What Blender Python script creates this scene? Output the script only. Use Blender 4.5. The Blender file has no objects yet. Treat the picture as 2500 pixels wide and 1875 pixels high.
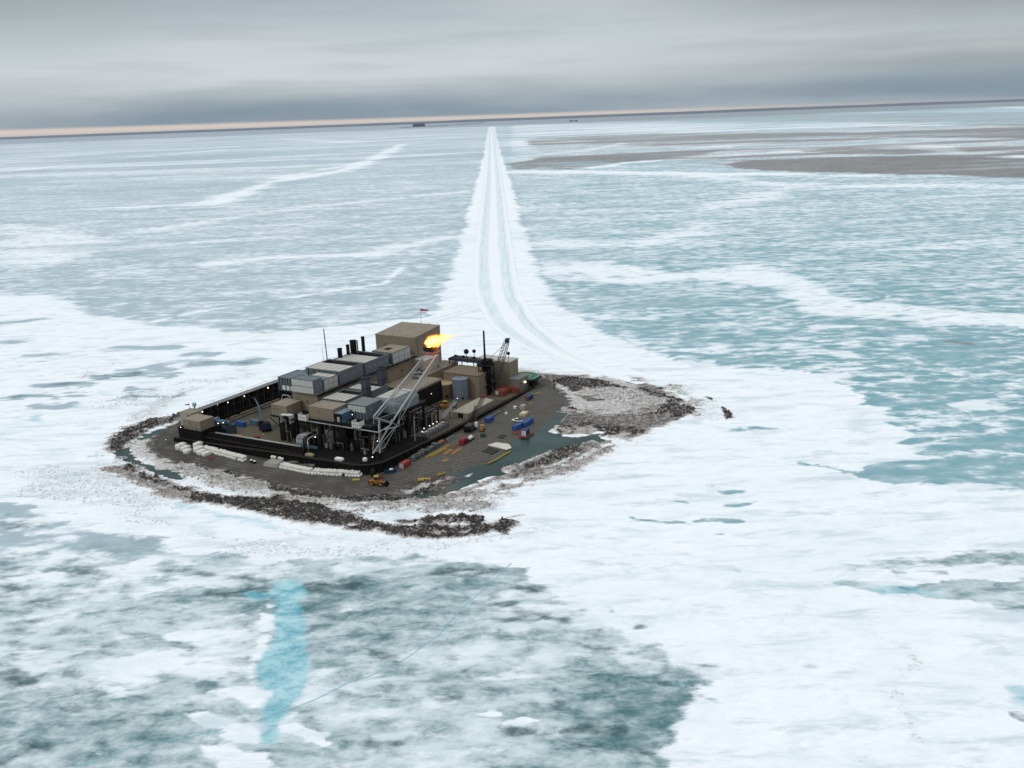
import bpy, math, random
import numpy as np
from mathutils import Matrix, Vector
random.seed(7)
SC = bpy.context.scene
COL = SC.collection
R = math.radians

# ------------------------------------------------------------------ camera
cd = bpy.data.cameras.new('camera'); cam = bpy.data.objects.new('camera', cd); COL.objects.link(cam)
cd.sensor_width = 36.0; cd.lens = 940/1024*36; cd.clip_start = 1.0; cd.clip_end = 200000
cam.matrix_world = Matrix.Translation((0, 0, 150)) @ Matrix.Rotation(math.pi/2-0.275585, 4, 'X') @ Matrix.Rotation(-0.037482, 4, 'Z')
SC.camera = cam

# ------------------------------------------------------------------ sun and overcast sky
SUN_EL, SUN_AZ = 40.0, 235.0       # compass-like: azimuth measured from +Y towards +X
sd = bpy.data.lights.new('sun', 'SUN'); sun = bpy.data.objects.new('sun', sd); COL.objects.link(sun)
sd.energy = 0.75; sd.angle = R(18); sd.color = (1.0, 0.96, 0.9)
sdir = Vector((math.sin(R(SUN_AZ))*math.cos(R(SUN_EL)), math.cos(R(SUN_AZ))*math.cos(R(SUN_EL)), math.sin(R(SUN_EL))))
sun.rotation_euler = sdir.to_track_quat('Z', 'Y').to_euler(); sun.location = (0, 0, 400)

class NT:
    """small helper for node trees"""
    def __init__(s, tree): s.t = tree; s.n = tree.nodes; s.l = tree.links
    def node(s, typ, **kw):
        n = s.n.new(typ)
        for k, v in kw.items(): setattr(n, k, v)
        return n
    def put(s, sock, v):
        if v is None: return
        if hasattr(v, 'is_output'): s.l.new(v, sock)
        else:
            if sock.type == 'RGBA' and len(v) == 3: v = (*v, 1)
            sock.default_value = v
    def math(s, op, a, b=None, c=None, clamp=False):
        n = s.node('ShaderNodeMath', operation=op, use_clamp=clamp)
        for i, v in enumerate((a, b, c)): s.put(n.inputs[i], v)
        return n.outputs[0]
    def mix(s, f, a, b, blend='MIX'):
        n = s.node('ShaderNodeMix', data_type='RGBA', blend_type=blend)
        s.put(n.inputs[0], f); s.put(n.inputs[6], a); s.put(n.inputs[7], b)
        return n.outputs[2]
    def step(s, x, lo, hi, a=0., b=1.):
        n = s.node('ShaderNodeMapRange', interpolation_type='SMOOTHSTEP')
        for i, v in enumerate((x, lo, hi, a, b)): s.put(n.inputs[i], v)
        return n.outputs[0]
    def noise(s, vec, scale=1., detail=4., rough=.55, dist=0.):
        n = s.node('ShaderNodeTexNoise'); s.put(n.inputs['Vector'], vec)
        n.inputs['Scale'].default_value = scale; n.inputs['Detail'].default_value = detail
        n.inputs['Roughness'].default_value = rough; n.inputs['Distortion'].default_value = dist
        return n.outputs[0]
    def mapv(s, vec, scale=(1, 1, 1), rot=(0, 0, 0), loc=(0, 0, 0)):
        n = s.node('ShaderNodeMapping'); s.put(n.inputs[0], vec)
        n.inputs['Scale'].default_value = scale; n.inputs['Rotation'].default_value = rot; n.inputs['Location'].default_value = loc
        return n.outputs[0]

world = bpy.data.worlds.new('World'); SC.world = world; world.use_nodes = True
w = NT(world.node_tree); w.n.clear()
sky = w.node('ShaderNodeTexSky', sky_type='NISHITA', sun_disc=False)
sky.sun_elevation = R(SUN_EL); sky.sun_rotation = R(SUN_AZ)
d = w.node('ShaderNodeTexCoord').outputs['Generated']
sep = w.node('ShaderNodeSeparateXYZ'); w.put(sep.inputs[0], d)
dx, dy, dz = sep.outputs
el = w.math('MULTIPLY', dz, 57.3)                       # elevation in degrees, low sky
ban = w.noise(w.mapv(d, (5, 5, 70)), 1., 6, .55)
big = w.noise(w.mapv(d, (2.2, 2.2, 16), (0, 0, 0), (3, 1, 0)), 1., 4, .5)
e2 = w.math('ADD', el, w.math('MULTIPLY', w.math('SUBTRACT', ban, .5), .7))
# stratus: pale above, slate band low down, a thin clear cream strip at the horizon (wider towards the west)
cloud = w.mix(w.step(e2, 1.2, 3.2), (.24, .31, .365), (.46, .515, .552))
cloud = w.mix(w.step(e2, 0.85, 1.5), (.205, .278, .345), cloud)
cloud = w.mix(w.math('MULTIPLY', w.step(e2, 4.2, 8.0), .7), cloud, (.30, .335, .36))
rb = w.math('MULTIPLY', w.step(dx, -.05, .45), w.math('MULTIPLY', w.step(e2, 1.5, 2.3), w.step(e2, 4.2, 2.3)))
cloud = w.mix(w.math('MULTIPLY', rb, .62), cloud, (.24, .265, .275))
lb = w.math('MULTIPLY', w.step(dx, .3, -.1), w.math('MULTIPLY', w.step(e2, 1.4, 2.6), w.step(e2, 5.5, 2.6)))
cloud = w.mix(w.math('MULTIPLY', lb, .35), cloud, (.66, .70, .72))
cloud = w.mix(w.step(big, .38, .66, .0, .32), cloud, (.70, .72, .73))
cloud = w.mix(w.math('MULTIPLY', w.step(ban, .55, .35), .22), cloud, (.30, .33, .36))
tr = w.math('MULTIPLY', w.step(dx, .05, .52), w.step(e2, 2.6, 6.5))
cloud = w.mix(w.math('MULTIPLY', tr, .85), cloud, (.15, .16, .165))
tl = w.math('MULTIPLY', w.step(dx, -.2, -.55), w.step(e2, 3.6, 7.5))
cloud = w.mix(w.math('MULTIPLY', tl, .7), cloud, (.24, .275, .285))
ctop = w.math('ADD', w.math('MULTIPLY', dx, -.30), .20)
cloud = w.mix(w.step(el, w.math('ADD', ctop, .12), w.math('SUBTRACT', ctop, .10)), cloud, w.mix(w.step(dx, .1, .5), (.66, .57, .51), (.36, .38, .41)))
# overcast dome: three times brighter overhead than low down
up = w.step(dz, .14, .75)
cloud = w.mix(up, cloud, (1.0, 1.06, 1.11))
cloud = w.mix(w.step(dz, .0, -.02), cloud, (.35, .38, .42))
ns = w.mix(1., sky.outputs[0], (.1, .1, .1), 'MULTIPLY')
bgc = w.mix(.94, ns, cloud)
bg = w.node('ShaderNodeBackground'); w.put(bg.inputs[0], bgc); bg.inputs[1].default_value = 1.0
wo = w.node('ShaderNodeOutputWorld'); w.l.new(bg.outputs[0], wo.inputs[0])

vs = SC.view_settings
SC.display_settings.display_device = 'sRGB'
vs.view_transform = 'Standard'; vs.look = 'None'; vs.exposure = 0.14; vs.gamma = 1.0; vs.use_curve_mapping = False
SC.render.engine = 'CYCLES'
SC.cycles.max_bounces = 5; SC.cycles.diffuse_bounces = 3; SC.cycles.glossy_bounces = 3
SC.cycles.sample_clamp_indirect = 8; SC.cycles.caustics_reflective = False; SC.cycles.caustics_refractive = False

# ------------------------------------------------------------------ frame of the island: u along its right wall, v along its near wall
N0 = Vector((-62.49, 386.58)); TH = R(60.48)
EU = Vector((math.cos(TH), math.sin(TH))); EV = Vector((-math.sin(TH), math.cos(TH)))
def pos(u, v, z=0.0):
    p = N0 + EU*u + EV*v
    return Vector((p.x, p.y, z))

# ------------------------------------------------------------------ materials
def new_mat(name):
    m = bpy.data.materials.new(name); m.use_nodes = True
    t = NT(m.node_tree); t.n.clear()
    o = t.node('ShaderNodeOutputMaterial'); b = t.node('ShaderNodeBsdfPrincipled')
    t.l.new(b.outputs[0], o.inputs[0])
    return m, t, b, o
MATS = {}
def mat(name, col, rough=.6, metal=0., wear=.35, wcol=None, scale=.6, streak=True, spec=.3, bump=.0, bscale=6., seam=0):
    """painted or raw surface with dirt: rain streaks run down, blotches spread"""
    if name in MATS: return MATS[name]
    m, t, b, o = new_mat(name)
    ob = t.node('ShaderNodeTexCoord').outputs['Object']
    n1 = t.noise(ob, scale, 6, .6)
    n2 = t.noise(t.mapv(ob, (2.2, 2.2, .12) if streak else (1, 1, 1)), 1., 4, .6)
    f = t.step(t.math('ADD', t.math('MULTIPLY', n1, .6), t.math('MULTIPLY', n2, .4)), .38, .68)
    wc = wcol or tuple(c*.55 for c in col)
    c = t.mix(t.math('MULTIPLY', f, wear), col, wc)
    c = t.mix(t.math('MULTIPLY', t.step(t.noise(ob, 7., 3, .6), .55, .75), wear*.5), c, wc)
    if seam:
        q = t.node('ShaderNodeSeparateXYZ'); t.put(q.inputs[0], ob)
        fr = t.math('FRACT', t.math('DIVIDE', t.math('ADD', q.outputs[0], q.outputs[1]), seam))
        c = t.mix(t.math('MULTIPLY', t.step(t.math('ABSOLUTE', t.math('SUBTRACT', fr, .5)), .07, .02), .45), c, wc)
    t.put(b.inputs['Base Color'], c)
    t.put(b.inputs['Roughness'], t.math('MULTIPLY_ADD', n1, .3, rough-.12))
    b.inputs['Metallic'].default_value = metal; b.inputs['Specular IOR Level'].default_value = spec
    if bump:
        bp = t.node('ShaderNodeBump'); bp.inputs['Strength'].default_value = .6; bp.inputs['Distance'].default_value = bump
        t.put(bp.inputs['Height'], t.noise(ob, bscale, 5, .6)); t.l.new(bp.outputs[0], b.inputs['Normal'])
    MATS[name] = m
    return m
def glow(name, col, strength):
    m, t, b, o = new_mat(name)
    b.inputs['Base Color'].default_value = (*col, 1); b.inputs['Emission Color'].default_value = (*col, 1); b.inputs['Emission Strength'].default_value = strength
    return m

TAN = mat('tan_cladding', (.20, .165, .116), .6, wear=.5, wcol=(.125, .10, .07), seam=2.4)
TANROOF = mat('tan_roof', (.235, .20, .152), .75, wear=.55, wcol=(.14, .115, .08), seam=3.0, streak=False, scale=.25)
BEIGE = mat('pale_beige_cladding', (.32, .30, .25), .6, wear=.3)
GREY = mat('blue_grey_cladding', (.10, .125, .143), .5, wear=.4, wcol=(.06, .075, .085))
GREYR = mat('grey_roof', (.17, .18, .18), .7, wear=.4, streak=False)
PANEL = mat('pale_panel', (.40, .405, .40), .55, wear=.4, wcol=(.19, .19, .185))
PANELW = mat('dusty_roof_panel', (.44, .425, .385), .6, wear=.45, wcol=(.22, .20, .17), streak=False)
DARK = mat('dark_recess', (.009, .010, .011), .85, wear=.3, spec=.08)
BLACK = mat('black_steel', (.0055, .0055, .006), .7, wear=.4, wcol=(.013, .011, .009), spec=.1)
BLACKW = mat('black_sheet_piling', (.005, .005, .005), .8, wear=.5, wcol=(.013, .011, .009), spec=.08)
RUSTD = mat('dark_rusty_steel', (.024, .019, .015), .8, wear=.6, wcol=(.010, .008, .007), spec=.1)
SILVER = mat('insulated_silver', (.33, .34, .35), .4, .35, wear=.4, wcol=(.22, .23, .24))
GALV = mat('galvanised_tube', (.29, .30, .31), .45, .2, wear=.35, wcol=(.22, .22, .22))
WHITE = mat('dirty_white_paint', (.62, .62, .60), .55, wear=.4, wcol=(.36, .35, .33))
WSACK = mat('white_sack', (.64, .62, .57), .8, wear=.45, wcol=(.42, .38, .32), streak=False, scale=1.4)
TSACK = mat('dusty_tan_sack', (.19, .15, .105), .9, wear=.55, wcol=(.10, .08, .055), streak=False, scale=1.2)
BLUE = mat('blue_paint', (.018, .075, .26), .5, wear=.45, wcol=(.012, .035, .10))
BLUED = mat('dark_blue_paint', (.012, .03, .085), .5, wear=.4)
BLUEG = mat('blue_grey_paint', (.06, .11, .16), .5, wear=.4)
RED = mat('red_paint', (.24, .018, .016), .5, wear=.45, wcol=(.13, .012, .01))
RUSTR = mat('faded_red_container', (.17, .036, .024), .65, wear=.5, wcol=(.10, .03, .02))
ORANGE = mat('orange_paint', (.32, .115, .012), .5, wear=.45, wcol=(.16, .06, .012))
YELLOW = mat('yellow_paint', (.34, .25, .025), .6, wear=.6, wcol=(.22, .15, .02))
WOOD = mat('weathered_timber', (.22, .155, .085), .85, wear=.6, wcol=(.10, .07, .045), streak=False, scale=2)
RUBBER = mat('black_rubber', (.012, .012, .012), .85, wear=.3)
GLASS = mat('dark_glass', (.02, .025, .03), .1, wear=.1, spec=.6)
CRATE = mat('grey_crate', (.11, .115, .115), .7, wear=.6, wcol=(.05, .05, .05))
OLIVE = mat('olive_tan_tank', (.15, .125, .070), .55, wear=.35, wcol=(.085, .07, .04))
TANKB = mat('slate_blue_tank', (.125, .155, .195), .5, wear=.35, wcol=(.075, .09, .11))
GREENP = mat('green_deck_paint', (.025, .15, .105), .7, wear=.35, streak=False)
TARP = mat('pale_tarp', (.55, .53, .46), .8, wear=.35, streak=False)
LOUV = mat('louvre_grey', (.47, .47, .455), .55, wear=.35, wcol=(.21, .21, .20))
FLAGR = mat('red_cloth', (.45, .02, .025), .8, wear=.2)
BURN = mat('heat_rusted_steel', (.16, .055, .035), .8, wear=.6, wcol=(.05, .02, .016))
LAMPW = glow('lamp_white', (1, .93, .78), 2.6)
LAMPO = glow('lamp_orange', (1, .62, .35), 3)
LAMPY = glow('lamp_warm', (1, .85, .5), 5)
# ------------------------------------------------------------------ mesh helpers
class MB:
    def __init__(s): s.v = []; s.f = []
    def add(s, vs, fs):
        k = len(s.v); s.v += [tuple(p) for p in vs]; s.f += [tuple(i+k for i in f) for f in fs]; return s
    def box(s, x0, x1, y0, y1, z0, z1):
        return s.prism([(x0, y0), (x1, y0), (x1, y1), (x0, y1)], z0, z1)
    def prism(s, pts, z0, z1):
        n = len(pts); z0s = z0 if hasattr(z0, '__len__') else [z0]*n; z1s = z1 if hasattr(z1, '__len__') else [z1]*n
        vs = [(p[0], p[1], z) for p, z in zip(pts, z0s)] + [(p[0], p[1], z) for p, z in zip(pts, z1s)]
        return s.add(vs, [tuple(range(n))[::-1], tuple(range(n, 2*n))] + [(i, (i+1) % n, n+(i+1) % n, n+i) for i in range(n)])
    def lathe(s, prof, n=20, c=(0, 0, 0)):
        vs = []; fs = []
        for r, z in prof:
            vs += [(c[0]+r*math.cos(2*math.pi*i/n), c[1]+r*math.sin(2*math.pi*i/n), c[2]+z) for i in range(n)]
        for k in range(len(prof)-1):
            fs += [(k*n+i, k*n+(i+1) % n, (k+1)*n+(i+1) % n, (k+1)*n+i) for i in range(n)]
        m = len(prof)-1
        fs += [tuple(range(n))[::-1], tuple(m*n+i for i in range(n))]
        return s.add(vs, fs)
    def cyl(s, x, y, z0, z1, r, n=16, r2=None): return s.lathe([(r, z0), (r2 if r2 is not None else r, z1)], n, (x, y, 0))
    def tube(s, p, q, r, n=7, r2=None):
        p = Vector(p); q = Vector(q); d = (q-p).normalized()
        a = d.cross(Vector((0, 0, 1)) if abs(d.z) < .95 else Vector((1, 0, 0))).normalized(); b = d.cross(a)
        r2 = r if r2 is None else r2
        vs = [p+(a*math.cos(2*math.pi*i/n)+b*math.sin(2*math.pi*i/n))*r for i in range(n)] + [q+(a*math.cos(2*math.pi*i/n)+b*math.sin(2*math.pi*i/n))*r2 for i in range(n)]
        return s.add(vs, [tuple(range(n)), tuple(range(n, 2*n))[::-1]] + [(i, n+i, n+(i+1) % n, (i+1) % n) for i in range(n)])
    def path(s, pts, r, n=7):
        for a, b in zip(pts, pts[1:]): s.tube(a, b, r, n)
        return s
    def ball(s, c, rx, ry=None, rz=None, n=12, m=8, p=1.0):
        ry = rx if ry is None else ry; rz = rx if rz is None else rz
        sg = lambda a: math.copysign(abs(a)**p, a)
        vs = [(c[0], c[1], c[2]-rz)]
        for j in range(1, m):
            t = -math.pi/2+math.pi*j/m
            for i in range(n):
                a = 2*math.pi*(i+.5)/n
                vs.append((c[0]+rx*sg(math.cos(t))*sg(math.cos(a)), c[1]+ry*sg(math.cos(t))*sg(math.sin(a)), c[2]+rz*sg(math.sin(t))))
        vs.append((c[0], c[1], c[2]+rz)); L = len(vs)-1
        fs = [(0, 1+(i+1) % n, 1+i) for i in range(n)]
        for j in range(m-2): fs += [(1+j*n+i, 1+j*n+(i+1) % n, 1+(j+1)*n+(i+1) % n, 1+(j+1)*n+i) for i in range(n)]
        fs += [(1+(m-2)*n+i, 1+(m-2)*n+(i+1) % n, L) for i in range(n)]
        return s.add(vs, fs)
    def build(s, name, m, parent=None, smooth=False):
        me = bpy.data.meshes.new(name); me.from_pydata(s.v, [], s.f); me.update()
        if smooth:
            for p in me.polygons: p.use_smooth = True
        me.materials.append(m)
        o = bpy.data.objects.new(name, me); COL.objects.link(o)
        if parent: o.parent = parent
        return o
def tag(o, label=None, cat=None, group=None, kind=None):
    if label: o['label'] = label
    if cat: o['category'] = cat
    if group: o['group'] = group
    if kind: o['kind'] = kind
    return o
def place(o, u, v, z=0., rz=0.):
    o.location = pos(u, v, z); o.rotation_euler = (0, 0, TH+R(rz)); return o
def thing(name, label, cat, u, v, z=0., rz=0., group=None):
    o = bpy.data.objects.new(name, None); COL.objects.link(o); o.empty_display_size = 1
    return tag(place(o, u, v, z, rz), label, cat, group)
def single(name, mb, m, label, cat, u, v, z=0., rz=0., group=None, smooth=False):
    return tag(place(mb.build(name, m, None, smooth), u, v, z, rz), label, cat, group)
def copy_tree(o, parent=None):
    c = o.copy(); COL.objects.link(c)
    if parent: c.parent = parent
    for ch in list(o.children): copy_tree(ch, c)
    return c
def box(name, m, parent, *b): return MB().box(*b).build(name, m, parent)
def lattice(mb, p, q, w0, w1, n, rc=.12, rb=.07, up=(0, 0, 1)):
    """four-chord lattice boom from p to q"""
    p = Vector(p); q = Vector(q); d = (q-p).normalized()
    a = d.cross(Vector(up)).normalized(); b = d.cross(a)
    C = []
    for k in range(n+1):
        t = k/n; c = p.lerp(q, t); w = (w0+(w1-w0)*t)/2
        C.append([c+a*w+b*w, c-a*w+b*w, c-a*w-b*w, c+a*w-b*w])
    for j in range(4):
        mb.tube(C[0][j], C[n][j], rc, 5)
        for k in range(n):
            mb.tube(C[k][j], C[k+1][(j+1) % 4], rb, 4); mb.tube(C[k+1][j], C[k+1][(j+1) % 4], rb, 4)
    return mb
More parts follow.
